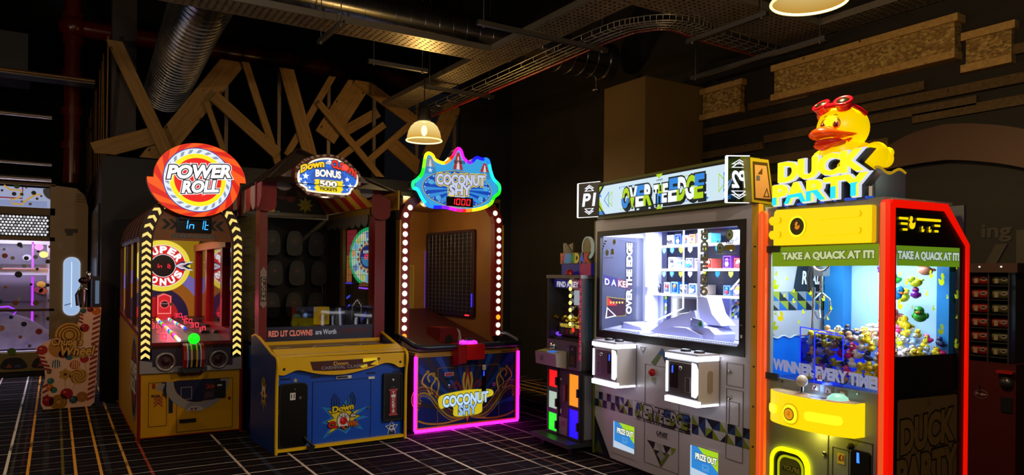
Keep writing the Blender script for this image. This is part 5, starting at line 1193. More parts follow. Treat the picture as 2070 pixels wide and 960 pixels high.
    b = B(); b.box(.49, .50, .86, .94, 1.045, 1.06, glow('#ff2a3a', 1.6)); b.cyl((.49, .79, 1.15), (.49, .79, 1.3), .006, glow('#4a30ff', 1.2), 6); b.cyl((.49, 1.93, 1.1), (.49, 1.93, 1.8), .004, glow('#6a30c8', .7), 6); b.build('small_lights', t)
    # bulb frame: posts and arch
    b = B()
    for s in (-1, 1):
        inx, ox = s*.495, s*.60
        pl = [(ox, .86), (ox, 2.02), (s*.585, 2.12), (s*.545, 2.20), (s*.46, 2.28), (s*.36, 2.34), (s*.33, 2.26), (s*.42, 2.20), (s*.475, 2.13), (inx, 2.05), (inx, .86)]
        b.poly(pl, .33, .40, RD)
    b.box(-.36, .36, .33, .40, 2.24, 2.34, RD); b.build('bulb_frame', t)
    b = B()
    for s in (-1, 1): b.box(s*.60-.008, s*.60+.008, .325, .41, .86, 2.04, GLD)
    b.build('frame_edge', t)
    zs = [1.15+i*.0815 for i in range(11)]
    pos = []
    for s in (-1, 1): pos += [(s*.547, z) for z in [.895, .978, 1.062]+[1.15+i*.0835 for i in range(11)]]+[(s*.542, 2.09), (s*.497, 2.165)]
    bw, ba = glow('#fff3d8', 2.4), glow('#ff8a14', 2.0)
    for i, (x, z) in enumerate(pos):
        amber = (abs(z-.895) < .01 and x < 0) or (abs(z-1.062) < .01 and x > 0)
        b = B(); b.flat(star(x, z, .033, .025, 8), .326, mat('#d8c8a8', .3)); b.ball((x, .325, z), (.026, .016, .026), ba if amber else bw, 12, 6); b.build('bulb', t)
    # crown sign
    so = [(-.52, 2.40), (-.47, 2.44), (-.42, 2.51), (-.39, 2.67), (-.35, 2.70), (-.31, 2.68), (-.28, 2.64), (-.18, 2.62), (-.10, 2.68), (-.05, 2.76), (-.02, 2.78), (.01, 2.76), (.04, 2.69), (.12, 2.65), (.19, 2.71), (.26, 2.70), (.33, 2.70), (.36, 2.60), (.40, 2.51), (.47, 2.45), (.47, 2.37), (.41, 2.32), (.37, 2.25), (.27, 2.20), (.14, 2.17), (-.01, 2.16), (-.17, 2.18), (-.34, 2.18), (-.42, 2.25), (-.47, 2.33), (-.52, 2.35)]
    so = smooth_loop(so, 4)
    b = B(); b.poly(so, .22, .33, mat('#202a5c', .4)); b.build('sign_case', t)
    import colorsys
    b = B(); n = len(so)
    RB = [glow('#%02x%02x%02x' % tuple(int(255*c) for c in colorsys.hsv_to_rgb((k/15.0) % 1, .92, 1)), 2.0) for k in range(15)]
    c0 = (-.025, 2.42)
    for i in range(n):
        p, q = so[i], so[(i+1) % n]; h = int(((math.atan2(p[1]-c0[1], p[0]-c0[0])/(2*PI))*2+.42) % 1*15)
        b.cyl((p[0], .215, p[1]), (q[0], .215, q[1]), .017, RB[h], 8, caps=False)
    b.build('rainbow_tube', t)
    b = B(); inner = [(c0[0]+(x-c0[0])*.95, c0[1]+(z-c0[1])*.95) for x, z in so]; b.flat(inner, .214, glow('#38a8e8', .9))
    for x, c_ in ((-.34, '#9aa0a8'), (-.025, '#c03a3a'), (.29, '#c03a3a')):
        b.flat([(x-.06, 2.56), (x+.06, 2.56), (x+.015, 2.74 if abs(x) < .1 else 2.66), (x-.015, 2.74 if abs(x) < .1 else 2.66)], .212, glow(c_, .7)); b.flat([(x-.02, 2.56), (x+.02, 2.56), (x+.005, 2.70 if abs(x) < .1 else 2.64), (x-.005, 2.70 if abs(x) < .1 else 2.64)], .211, glow('#e0e4ea', .8)); b.flat([(x-.07, 2.50), (x+.07, 2.50), (x+.055, 2.57), (x-.055, 2.57)], .2105, glow('#3a90d0', .8)); b.flat(star(x, 2.535, .03, .013), .2095, glow('#c8e4ff', .9))
    b.flat(circ(c0[0], 2.37, .40, .185, 48), .2085, glow('#c9b84a', .7)); b.flat(circ(c0[0], 2.37, .392, .178, 48), .2075, glow('#0a4cc0', .85))
    for k in range(14):
        a = k*360/14; b.flat([(c0[0], 2.37)]+[(c0[0]+.385*math.cos(R(a+d)), 2.37+.172*math.sin(R(a+d))) for d in (0, 6, 12)], .2068, glow('#3a9cf0', .8))
    for k in range(26):
        a = k*360/26; b.flat(circ(c0[0]+.375*math.cos(R(a)), 2.37+.165*math.sin(R(a)), .006, n=6), .206, glow('#d8ecff', 1))
    for x, z in ((-.25, 2.27), (.24, 2.29), (-.33, 2.42), (.30, 2.40)): b.ball((x, .205, z), (.03, .006, .025), glow('#5ab8f0', .8), 10, 6)
    b.build('sign_face', t)
    b = B(); LB = glow('#c4cdea', 1.0); LK = glow('#1c2a6a', .5); LY = glow('#f0d030', 1.0); cv = lambda x, z: (x, z+.05*x-.0)
    b.text('COCONUT', -.27, .285, 2.415, 2.515, .202, LB, .035, warp=cv, layers=((.075, LK), (.13, LY))); b.text('SHY', -.125, .115, 2.315, 2.41, .202, LB, .035, warp=cv, layers=((.075, LK), (.13, LY))); b.text('BONUS', -.06, .05, 2.289, 2.303, .202, glow('#d8e8ff', .8), .01)
    b.text('UNIS', -.075, .05, 2.63, 2.66, .202, glow('#2a2c3a', .3), .012, .2); b.text('Smash', -.24, -.16, 2.23, 2.255, .205, glow('#5a8ad0', .7), .01, .1); b.build('sign_lettering', t)
    b = B(); b.box(-.16, .145, .198, .214, 2.195, 2.288, mat('#120404', .3)); b.seg7('1000', -.115, .11, 2.21, 2.275, .1965, glow('#ff1e28', 2.0)); b.build('score_display', t)
    B().box(-.1, .08, .33, .5, 2.28, 2.5, BLACK).build('sign_bracket', t)
    light('machine_light', 'POINT', (-.30, .9, 2.0), 17, (1, .75, .35), t, shadow_soft_size=.1)
coconut()
# ================================================================ key prize machine with coloured lockers
def key_machine():
    t = thing('key_prize_machine', 'slim key prize machine with coloured lit locker doors, beside the white prize machine', 'arcade machine', (3.786, 5.20, 0), -94)
    MT = mat('#4c4a4c', .4, .5, 'metal'); SV = mat('#8d8a88', .35, .6, 'metal'); DKP = mat('#1d1b1f', .45)
    Dp = .46
    b = B(); b.box(-.28, .28, .02, Dp, .10, .94, MT); b.box(-.28, -.255, .0, Dp, .94, 1.50, MT); b.box(.255, .28, .0, Dp, .94, 1.50, MT); b.box(-.28, .28, Dp-.02, Dp, .94, 1.5, mat('#26262c', .5)); b.box(-.285, .285, -.01, Dp, 1.485, 1.515, SV); b.build('cabinet', t)
    b = B(); b.box(-.27, .27, -.005, .02, .70, .94, mat('#6a6768', .4, .4, 'metal')); b.build('middle_panel', t)
    # window contents
    b = B(); b.poly([(-.24, 1.405), (.24, 1.385), (.24, 1.475), (-.24, 1.48)], .05, .06, glow('#1a1a6c', .6)); b.poly([(.02, 1.392), (.24, 1.385), (.24, 1.475), (.02, 1.478)], .048, .05, glow('#6a1c4c', .6)); b.text('FIND A KEY', -.19, .16, 1.41, 1.455, .046, glow('#c8c4d8', .9), .02); b.build('header_sign', t)
    b = B(); b.box(-.02, .14, .12, .25, 1.25, 1.38, glow('#b8c8d8', .6)); b.tube([(.14, .1, 1.28), (.18, .1, 1.25), (.24, .1, 1.26)], .008, glow('#d0d4d8', .7), 6); b.box(.14, .26, .14, .16, 1.375, 1.385, SV)
    b.build('gantry', t)
    b = B(); b.cyl((-.06, .18, 1.38), (-.06, .18, 1.24), .03, CHROME, 12)
    for a in (0, 120, 240):
        x, y = math.cos(R(a)), math.sin(R(a)); b.tube([(-.06, .18, 1.25), (-.06+.07*x, .18+.05*y, 1.2), (-.06+.08*x, .18+.05*y, 1.12), (-.06+.03*x, .18+.02*y, 1.05)], .01, CHROME, 8)
    b.build('claw', t)
    b = B(); b.box(-.25, .25, .03, Dp-.03, .94, .96, DKP); b.box(-.14, .22, .04, .05, .985, 1.10, mat('#1a1416', .35)); b.text('WINNER EVERY TIME', -.12, .2, 1.055, 1.085, .038, glow('#d8c040', .8), .02)
    for i, c in enumerate(('#3a4a6a', '#7a2a2a', '#3a6a4a', '#6a5a2a')): b.flat([(-.10+i*.075, 1.0), (-.05+i*.075, 1.0), (-.05+i*.075, 1.04), (-.10+i*.075, 1.04)], .038, mat(c, .4))
    b.flat(circ(.10, 1.04, .022, n=12), .037, glow('#ff2a1c', 1.2)); b.build('prize_tray', t)
    b = B(); rnd = random.Random(3)
    for k in range(90):
        x, y = rnd.uniform(-.13, .21), rnd.uniform(.06, .3); z = 1.08+rnd.uniform(0, .07)
        b.ball((x, y, z), (.012, .012, .009), glow('#d8b02a', .55) if k % 3 else GOLD, 6, 4)
    for k in range(14): b.ball((rnd.uniform(-.24, -.18), rnd.uniform(.05, .2), .97+rnd.uniform(0, .2)), (.016, .016, .012), GOLD, 6, 4)
    o = b.build('gold_keys', t); o['kind'] = 'stuff'
    b = B(); b.ball((-.2, .08, .985), (.04, .03, .02), glow('#8a4cff', .8), 8, 5); b.build('purple_capsule', t)
    for k in range(7): B().ball((.075, .02, 1.455-k*.061), (.018, .012, .018), glow('#f2f27a', 1.5), 12, 6).build('bulb', t)
    B().flat([(-.255, .96), (.255, .96), (.255, 1.485), (-.255, 1.485)], .006, GLASS).build('front_glass', t)
    b = B(); b.flat([(-.15, 1.475), (.16, 1.475), (.16, 1.48), (-.15, 1.48)], .004, SV); b.build('window_trim', t)
    b = B()
    for k in range(34): b.box(.262, .278, -.008, .0, .78+k*.021, .796+k*.021, glow('#d81c44' if k % 3 else '#8a1028', .8))
    b.build('red_light_strip', t)
    # controls
    b = B(); b.polyx([(.0, .70), (-.11, .72), (-.12, .83), (.0, .85)], -.285, .07, mat('#a29d98', .35, .4, 'metal')); b.poly([(-.25, .835), (-.08, .835), (-.1, .842), (-.24, .842)], -.11, -.01, mat('#b8b84a', .4)); b.box(-.1, -.03, -.1, -.03, .835, .845, glow('#2a70d8', .8)); b.flat(circ(-.18, .775, .02, n=12), -.121, SV); b.build('control_shelf', t)
    b = B(); b.lathe([(.0, .0), (.03, -.02), (.035, -.05), (.02, -.08), (0, -.085)], (-.15, -.01, .92), CHROME, 'z', 16); b.build('joystick', t)
    b = B(); b.box(.115, .215, -.012, -.005, .725, .91, BLACK); b.flat(circ(.165, .88, .012, n=10), -.013, SV); b.flat([(.135, .75), (.195, .75), (.195, .82), (.135, .82)], -.013, mat('#6a1c1c', .4)); b.build('coin_slot', t)
    # locker doors
    b = B(); b.box(-.27, .28, .0, .02, .10, .70, DKP); b.build('locker_frame', t)
    for x0, x1, z0, z1, c, s in ((-.225, -.08, .515, .665, '#ff1410', 1.0), (-.225, -.08, .325, .475, '#c4dcc8', .75), (-.225, -.08, .125, .285, '#10ff20', 1.0), (.115, .265, .395, .665, '#ff9a10', .95), (.115, .265, .125, .365, '#1010ff', 1.3)):
        b = B(); b.ring([(x0-.02, z0-.02), (x1+.02, z0-.02), (x1+.02, z1+.02), (x0-.02, z1+.02)], [(x0, z0), (x1, z0), (x1, z1), (x0, z1)], -.012, 0, mat('#2c2a2e', .4)); b.flat([(x0, z0), (x1, z0), (x1, z1), (x0, z1)], -.004, glow(c, s)); o = b.build('locker_door', t)
        b = B(); b.box(x1-.008, x1+.014, -.028, -.01, (z0+z1)/2-.05, (z0+z1)/2+.02, BLACK); b.build('handle', o)
    b = B(); b.box(-.05, .085, -.004, 0, .36, .68, mat('#3a2a1c', .5)); b.box(-.05, .085, -.006, 0, .12, .27, mat('#8a8078', .4)); b.text('£1', -.0, .05, .2, .24, -.008, mat('#7a2a2a', .4), .02); b.box(.03, .07, -.02, 0, .42, .56, mat('#7a2418', .4))
    for z in (.60, .33, .31): b.cyl((-.02, -.008, z), (-.02, 0, z), .01, WHITE, 8)
    b.build('centre_panel', t)
    b = B(); b.T = right_side(.2805); b.box(.04, .42, -.002, 0, .12, .66, mat('#8d8a8c', .4)); b.box(.0, .46, -.003, 0, .68, .71, BLACK); b.flat([(.05, .96), (.42, .96), (.42, 1.46), (.05, 1.46)], -.002, mat('#3b4a58', .2)); b.build('side_plate', t)
    b = B(); b.box(-.31, .30, -.14, Dp, .065, .10, mat('#3c3c3e', .4)); b.build('base_tray', t)
    for x in (-.24, .22):
        for y in (-.06, .36): B().box(x-.03, x+.03, y, y+.06, 0, .065, BLACK).build('foot', t)
    # letters on top
    b = B(); b.box(-.17, .30, .08, .12, 1.515, 1.62, glow('#1a1a78', .35)); b.box(.13, .30, .078, .08, 1.515, 1.62, glow('#a01c4c', .4))
    b.poly([(-.16, 1.70), (.0, 1.70), (.0, 1.80), (-.04, 1.79), (-.1, 1.78), (-.16, 1.80)], .09, .11, mat('#6a5a20', .4)); b.poly([(-.155, 1.80), (-.10, 1.80), (.0, 1.71), (.0, 1.70), (-.06, 1.70)], .085, .09, mat('#2a1a14', .4))
    b.build('top_sign', t)
    b = B(); K = mat('#8a7a24', .4)
    for i, (ch, c) in enumerate(zip('FINDAK', ('#a82018', '#2a6a9c', '#2c7a3a', '#b89c1c', '#2050b8', '#b02030'))):
        x = -.16+i*.075; b.text(ch, x, x+.06, 1.625, 1.70, .07, glow(c, .55), .03, depth=.02, layers=((.09, K),))
    b.build('sign_letters', t)
    b = B(); b.poly(circ(.225, 1.75, .07, .09, 24), .09, .11, mat('#9a8a4a', .4)); b.ring(circ(.225, 1.75, .075, .095, 24), circ(.225, 1.75, .068, .088, 24), .085, .115, glow('#c8d0c0', .35)); b.build('round_badge', t)
    b = B(); b.lathe([(.0, .05), (.025, .04), (.035, .02), (.035, 0)], (.03, .04, 1.515), mat('#a01018', .2)); b.build('beacon', t)
key_machine()

# ================================================================ two-player prize pusher
def edge_machine():
    t = thing('prize_pusher_machine', 'wide white two-player prize machine with a lit window of boxed toys', 'arcade machine', (3.787, 3.961, 0), -94.66)
    WM = noise_paint('white_metal', '#d0ccd4', '#d9d5dc', 2, .34, metal=.1); OLV = mat('#6f7a22', .4); AMB = mat('#efbc24', .4); LBL = mat('#1f5fae', .4); LIME = mat('#8a9c20', .4); DKB = mat('#141824', .45); LILAC = mat('#c9ccf0', .35); PAN = mat('#b8bce6', .35)
    Dp = .78; WH = glow('#f0f4ff', 5)
    b = B(); b.box(-.90, .86, .01, Dp, .03, .98, WM); b.box(-.90, .90, Dp-.02, Dp, .98, 1.96, DKB); b.box(-.905, .905, .01, Dp, 1.95, 1.975, WM); b.box(-.88, .88, .03, Dp-.03, 0, .03, BLACK); b.build('cabinet', t)
    b = B(); fo = [(-.895, .98), (.86, .98), (.86, 1.965), (-.895, 1.965)]; fi = rrect(-.865, .81, 1.0, 1.88, .006)
    b.ring([(-.895, .98), (.86, .98), (.86, 1.965), (-.895, 1.965)], [(-.865, 1.0), (.81, 1.0), (.81, 1.88), (-.865, 1.88)], 0, .03, WM); b.build('window_surround', t)
    b = B(); po = [(-.865, 1.0), (.81, 1.0), (.81, 1.88), (-.865, 1.88)]
    pi = [(-.82, 1.06), (.74, 1.06), (.76, 1.08), (.76, 1.81), (.735, 1.838), (-.81, 1.838), (-.82, 1.825), (-.82, 1.065)]
    po8 = [(-.865, 1.0), (.81, 1.0), (.81, 1.0), (.81, 1.88), (.81, 1.88), (-.865, 1.88), (-.865, 1.88), (-.865, 1.0)]
    b.ring(po8, pi, -.006, .02, BLACK); b.box(.775, .79, -.008, -.006, 1.12, 1.14, WHITE); b.box(.775, .785, -.008, -.006, 1.2, 1.204, WHITE); b.build('window_bezel', t)
    B().flat([(-.82, 1.06), (.76, 1.06), (.76, 1.84), (-.82, 1.84)], .004, GLASS).build('front_glass', t)
    # sides
    b = B(); b.box(-.915, -.895, 0, .03, 0.02, 1.97, OLV); b.box(-.90, -.86, 0.03, Dp, 1.84, 1.95, LILAC); b.box(-.90, -.86, .03, Dp, .98, 1.12, LILAC); b.box(-.90, -.86, .50, Dp, 1.12, 1.84, LILAC); b.build('left_side', t)
    b = B(); b.box(.86, .915, -.004, .035, .02, 1.965, AMB); b.box(.90, .915, .035, Dp, .02, 1.965, OLV); b.box(.86, .90, .035, Dp, .98, 1.95, DKB)
    for z in (.2, .45, .7, .95, 1.2, 1.45, 1.7): b.cyl((.888, -.008, z), (.888, -.003, z), .006, BLACK, 8)
    b.build('right_side', t)
    b = B(); b.T = right_side(.9155)
    b.flat([(.05, .05), (Dp-.02, .05), (Dp-.02, 1.95), (.05, 1.95)], -.001, mat('#b9bcc4', .35)); b.flat([(.30, 1.42), (Dp-.02, 1.42), (Dp-.02, 1.60), (.34, 1.60)], -.002, mat('#20262e', .4)); b.text('READY SET', .38, .76, 1.47, 1.55, -.004, WHITE, .02, .15, layers=((.08, DKB),))
    for k in range(8):
        for r in range(2):
            x0 = .10+k*.08; z0 = 1.62+r*.08 if False else (1.30+r*.06)
            b.flat([(x0, z0), (x0+.08, z0), (x0, z0+.06)], -.002, LBL if (k+r) % 2 else DKB); b.flat([(x0+.08, z0), (x0+.08, z0+.06), (x0, z0+.06)], -.002, LIME if (k+r) % 2 else mat('#8d9499', .4))
    for k in range(5): b.flat([(.3+k*.09, 1.62), (.39+k*.09, 1.62), (.345+k*.09, 1.70)], -.002, LIME if k % 2 else LBL)
    b.flat([(.05, .9), (.3, .9), (.05, 1.28)], -.002, mat('#70767c', .4)); b.build('side_graphic', t)
    # marquee
    b = B(); b.poly([(-.80, 1.975), (.80, 1.975), (.80, 2.275), (-.80, 2.275)], -.05, .12, OLV); b.poly([(-.78, 1.995), (.77, 1.995), (.77, 2.255), (-.78, 2.255)], -.056, -.05, DKB); b.build('marquee_case', t)
    y = -.058
    b = B(); b.flat([(-.76, 2.01), (.75, 2.01), (.75, 2.24), (-.76, 2.24)], y, glow('#d3ecf8', .95))
    BLg, LMg, DKg, WHg = glow('#2a8ee8', .9), glow('#b8e018', .9), glow('#12303a', .3), glow('#f2fbff', 1.05)
    for s, cx in ((1, -.76), (-1, .75)):
        b.flat([(cx, 2.01), (cx+s*.09, 2.01), (cx, 2.10)], y-.001, BLg); b.flat([(cx, 2.04), (cx+s*.06, 2.04), (cx, 2.14)], y-.0015, LMg if s > 0 else DKg); b.flat([(cx, 2.24), (cx+s*.07, 2.24), (cx, 2.17)], y-.001, DKg if s > 0 else BLg); b.flat([(cx, 2.24), (cx+s*.04, 2.24), (cx, 2.20)], y-.0015, LMg); b.flat([(cx, 2.155), (cx+s*.03, 2.155), (cx+s*.015, 2.18), (cx, 2.18)], y-.0015, BLg)
        b.flat([(cx+s*.07, 2.0), (cx+s*.09, 2.0), (cx, 2.09), (cx, 2.075)], y-.0018, DKg)
        x0 = cx+s*.10
        for d, m in ((0, BLg), (.045, LMg)):
            P = [(x0+s*d+s*-.035, 2.125), (x0+s*d+s*.035, 2.06), (x0+s*d+s*.035, 2.19)]
            if s < 0: P = [(x0-d*1.0+.035-.02, 2.06), (x0-d+.035-.02, 2.19), (x0-d+.035+.05, 2.125)]
            cxm = sum(p[0] for p in P)/3; czm = sum(p[1] for p in P)/3
            b.ring(P, [(cxm+(px-cxm)*.8, czm+(pz-czm)*.8) for px, pz in P], y-.002, y-.0005, m)
    for x0, x1, z, m in ((-.48, -.18, 2.205, BLg), (.16, .50, 2.205, LMg), (-.47, -.2, 2.03, LMg), (.18, .52, 2.03, BLg)): b.flat([(x0, z), (x1, z), (x1, z+.004), (x0, z+.004)], y-.001, m)
    b.flat([(-.49, 2.205), (-.48, 2.21), (-.47, 2.185)], y-.001, BLg); b.flat([(.48, 2.21), (.51, 2.195), (.48, 2.185)], y-.001, LMg); b.flat([(.50, 2.05), (.53, 2.035), (.50, 2.02)], y-.001, BLg); b.flat([(-.03, 2.255), (.05, 2.255), (.01, 2.22)], y-.002, LMg); b.flat([(-.02, 2.0), (.05, 2.0), (.015, 2.035)], y-.002, LMg)
    b.text('UNIS', -.02, .05, 2.205, 2.218, y-.002, glow('#30506a', .5), .01, .2); b.build('marquee_panel', t)
    def split_word(b, body, x0, x1, z0, z1, y, tops, bots, K, SH, off=.035):
        n = len(body); w = (x1-x0)/n; zm = (z0+z1)/2
        dx, dz = (x1-x0)*.0+.016, -.022
        b.text(body, x0+dx*.6, x1+dx, z0+dz, z1+dz*.6, y+.004, SH, .06)
        for i, ch in enumerate(body):
            a, c = x0+i*w+w*.08, x0+(i+1)*w-w*.04
            b.text(ch, a+.006, c+.006, z0, z1, y, tops[i], off, layers=((.085, K),), halves=((0, -1, -zm-.003),)); b.text(ch, a-.006, c-.006, z0, z1, y, bots[i], off, layers=((.085, K),), halves=((0, 1, zm-.002),))
    b = B(); G, Wt, Bl = LMg, WHg, BLg
    split_word(b, 'OVER', -.44, -.075, 2.045, 2.185, y-.006, [G, Wt, Bl, Wt], [Bl, G, Wt, G], DKg, DKg)
    split_word(b, 'THE', -.055, .105, 2.05, 2.17, y-.006, [Wt, G, Wt], [Wt, Bl, Wt], DKg, DKg)
    split_word(b, 'EDGE', .125, .48, 2.05, 2.195, y-.006, [Bl, Wt, G, Bl], [Wt, G, Wt, G], DKg, DKg); b.build('marquee_lettering', t)
    # end signs
    AC = glass('acrylic', '#c8d2d8', .08); LW = glow('#ffffff', 1.7)
    def end_sign(p, q, z0, z1, body, flip):
        dx, dy = q[0]-p[0], q[1]-p[1]; l = math.hypot(dx, dy); ux, uy = dx/l, dy/l
        M = Matrix(((ux, -uy, 0, p[0]), (uy, ux, 0, p[1]), (0, 0, 1, 0), (0, 0, 0, 1)))
        b = B(); b.T = M; b.box(0, l, 0, .012, z0, z1, mat('#2a333c', .3) if not flip else AC)
        if flip: b.flat([(l*.55, z0+.02), (l, z0+.02), (l, z1-.03), (l*.6, z1-.05)], .013, mat('#26303a', .4)); b.flat([(0.01, z1-.02), (l*.5, z1-.02), (l*.3, z1-.13), (.01, z1-.16)], .013, mat('#7d8a24', .4)); b.flat([(.03, z0+.02), (l*.4, z0+.02), (.03, z0+.09)], .013, mat('#2d7fa0', .4))
        o = b.build('end_sign', t)
        b = B(); b.T = M; b.box(-.008, .006, -.003, .015, z0, z1, LW); b.box(-.004, l, 0, .012, z1-.001, z1+.004, LW); b.box(-.004, l, 0, .012, z0-.003, z0+.001, LW); b.build('sign_edge_light', o)
        b = B(); b.T = M; c = l*.54; zc = (z0+z1)/2; WW = glow('#f4f6ff', 1.3)
        f = (lambda x, z: (2*c-x, z)) if flip else None
        b.text(body, c-l*.30, c+l*.30, zc-.05, zc+.05, -.004, WW, .012, .12, warp=f)
        for s in (1, -1):
            for d, h in ((0, .04), (.022, .03)):
                P = [(c-.05, zc+s*(.072+d)), (c+.05, zc+s*(.072+d)), (c, zc+s*(.072+d+h))]; cm = zc+s*(.072+d+h/3)
                b.ring(P, [(c+(x-c)*.72, cm+(z-cm)*.72) for x, z in P], -.004, -.001, WW)
        b.build('sign_text', o)
    end_sign((-.99, -.12), (-.775, -.05), 2.0, 2.285, 'P1', False)
    end_sign((.805, -.165), (.872, -.04), 1.975, 2.265, 'P2', True)
    b = B(); b.T = right_side(.885); P = [(-.06, 1.975), (.13, 1.965), (.075, 2.245), (-.08, 2.245)]
    b.poly(P, -.03, .05, mat('#a8a01c', .4)); b.flat([(-.045, 1.99), (.11, 1.985), (.065, 2.225), (-.06, 2.225)], -.0315, mat('#3a2c14', .4)); b.flat([(-.035, 2.0), (.095, 2.0), (.055, 2.205), (-.045, 2.205)], -.033, mat('#c99a5c', .4)); b.flat([(-.02, 2.15), (.02, 2.19), (.02, 2.15)], -.034, mat('#4a3a1c', .4)); b.flat([(-.03, 2.11), (.0, 2.11), (.0, 2.14), (-.03, 2.14)], -.034, mat('#54606a', .4)); b.ring([(.03, 2.01), (.085, 2.01), (.06, 2.07)], [(.04, 2.016), (.075, 2.016), (.06, 2.055)], -.034, -.033, mat('#4a3a1c', .4)); b.build('end_panel', t)
    # interior
    LI = mat('#c6caee', .4); LI2 = mat('#8f98c8', .4); SLATE = mat('#474c68', .45)
    b = B(); b.box(-.86, .86, Dp-.05, Dp-.02, 1.0, 1.95, SLATE); b.box(-.86, .86, .05, Dp, 1.0, 1.035, LI); b.box(-.86, .86, .03, Dp, 1.90, 1.95, LI); b.build('interior', t)
    b = B(); b.box(-.885, -.86, .03, .50, 1.12, 1.84, mat('#5a5f78', .2)); b.T = left_side(-.857).copy(); b.T = Matrix(((0, -1, 0, -.859), (1, 0, 0, 0), (0, 0, 1, 0), (0, 0, 0, 1)))
    b.flat([(.04, 1.06), (.40, 1.12), (.40, 1.80), (.05, 1.84)], -.002, mat('#4a4e66', .25))
    b.flat([(.06, 1.44), (.32, 1.40), (.32, 1.46), (.06, 1.52)], -.004, glow('#3a2cb8', .9)); b.flat([(.2, 1.42), (.32, 1.40), (.32, 1.46), (.2, 1.49)], -.0045, glow('#b82a6a', .8)); b.text('D A KE', .07, .28, 1.44, 1.49, -.006, glow('#f0f0ff', 1.1), .02, warp=lambda x, z: (x, z-.12*(x-.06)))  # key sign showing in the glass, painted on as glowing decals
    b.flat([(.09, 1.16), (.29, 1.17), (.29, 1.315), (.09, 1.335)], -.004, mat('#a8a030', .4)); b.flat([(.095, 1.165), (.285, 1.175), (.285, 1.31), (.095, 1.33)], -.005, mat('#3a1c2c', .4)); b.flat([(.095, 1.26), (.2, 1.26), (.095, 1.33)], -.0055, mat('#c02c24', .4))
    for k in range(5): b.flat(circ(.13+k*.03, 1.285, .01, n=8), -.006, mat('#d8b050', .4))
    tri = [(.075, 1.15), (.19, 1.17), (.09, 1.25)]; b.ring(tri, [(.118+(x-.118)*.7, 1.19+(z-1.19)*.7) for x, z in tri], -.007, -.005, WHITE)
    rot = lambda x0, z0: (lambda u, w: (x0-w, z0+u))
    b.text('OVER THE EDGE', 0, .60, 0, .055, -.007, mat('#eef0ff', .35), .03, warp=lambda u, w: (.345-w, 1.19+u), layers=((.09, DKB),)); b.build('left_window', t)
    b = B(); b.polyz([(-.86, .47), (-.80, .47), (-.72, .52), (-.72, .56), (-.86, .56)], 1.04, 1.90, LI); b.polyz([(-.86, .52), (-.64, .52), (-.64, .56), (-.86, .56)], 1.36, 1.37, LI2); b.poly([(-.84, 1.06), (-.70, 1.07), (-.66, 1.10), (-.66, 1.36), (-.84, 1.36)], .53, .56, LI2); b.build('corner_column', t)
    b = B(); b.box(-.805, -.772, .455, .47, 1.13, 1.345, WH); b.box(-.805, -.772, .455, .47, 1.42, 1.89, WH); b.build('led_strip', t)
    b = B(); b.box(-.84, .84, .06, .09, 1.885, 1.90, glow('#eef2ff', 4)); b.build('top_led', t)
    for i, z in enumerate((1.765, 1.57, 1.365)):
        b = B(); b.box(-.66 if i < 2 else -.84, .85, .50, Dp-.05, z-.012, z, LI); b.box(-.66 if i < 2 else -.84, .85, .495, .50, z-.016, z+.006, glow('#f2f4ff', 1.2)); b.build('shelf', t)
    for z in (1.745, 1.55):
        for k, x in enumerate((-.60, -.50, -.39, -.28, -.12, .03, .17)):
            c = ('#1c7ad0', '#1c7ad0', '#9cc820', '#d8e4f0', '#9cc820', '#1c7ad0', '#b8d850')[k]; B().poly([(x-.022, z), (x+.022, z), (x+.022, z-.025), (x, z-.045), (x-.022, z-.025)], .488, .493, mat(c, .4)).build('price_tag', t)
    # lower scenery
    b = B(); b.box(-.80, -.70, .56, .60, 1.04, 1.36, LI); b.box(.10, .86, .55, .60, 1.04, 1.36, LI); b.box(-.86, .86, .60, .62, 1.04, 1.36, LI2); b.build('lower_panel', t)
    b = B(); b.box(-.58, -.12, .55, .58, 1.10, 1.345, mat('#6a6f74', .3)); b.box(-.565, -.135, .545, .55, 1.115, 1.33, mat('#2d3140', .2)); tri = [(-.42, 1.15), (-.28, 1.15), (-.33, 1.24)]; b.ring(tri, [(-.343+(x+.343)*.8, 1.18+(z-1.18)*.8) for x, z in tri], .543, .545, mat('#7a80a0', .4)); b.build('inner_screen', t)
    b = B()
    for k, (z, c) in enumerate(((1.33, '#9cc820'), (1.30, '#1c7ad0'), (1.27, '#e8eaf8'), (1.24, '#8cb41c'), (1.21, '#c8ccdc'), (1.17, '#a8b0c8'), (1.13, '#5a6078'))): b.flat(circ(-.665, z, .035 if k < 5 else .03, .02, 10), .548, mat(c, .4))
    b.flat([(-.70, 1.11), (-.64, 1.13), (-.63, 1.12), (-.69, 1.09)], .547, mat('#3a3f50', .4)); b.flat([(-.70, 1.13), (-.63, 1.09), (-.64, 1.08), (-.71, 1.12)], .547, mat('#3a3f50', .4)); b.build('totem_graphic', t)
    b = B()
    cc = ['#1c5fb8', '#9cc820', '#e8eaf8', '#20242e', '#7aa0d8', '#d83a5a']
    for i in range(3):
        for j in range(6): x0, z0 = .12+i*.03, 1.20+j*.025; b.flat([(x0, z0), (x0+.03, z0), (x0+.03, z0+.025)], .548, mat(cc[(i*2+j) % 5], .4)); b.flat([(x0, z0), (x0+.03, z0+.025), (x0, z0+.025)], .548, mat(cc[(i+j*2+1) % 5], .4))
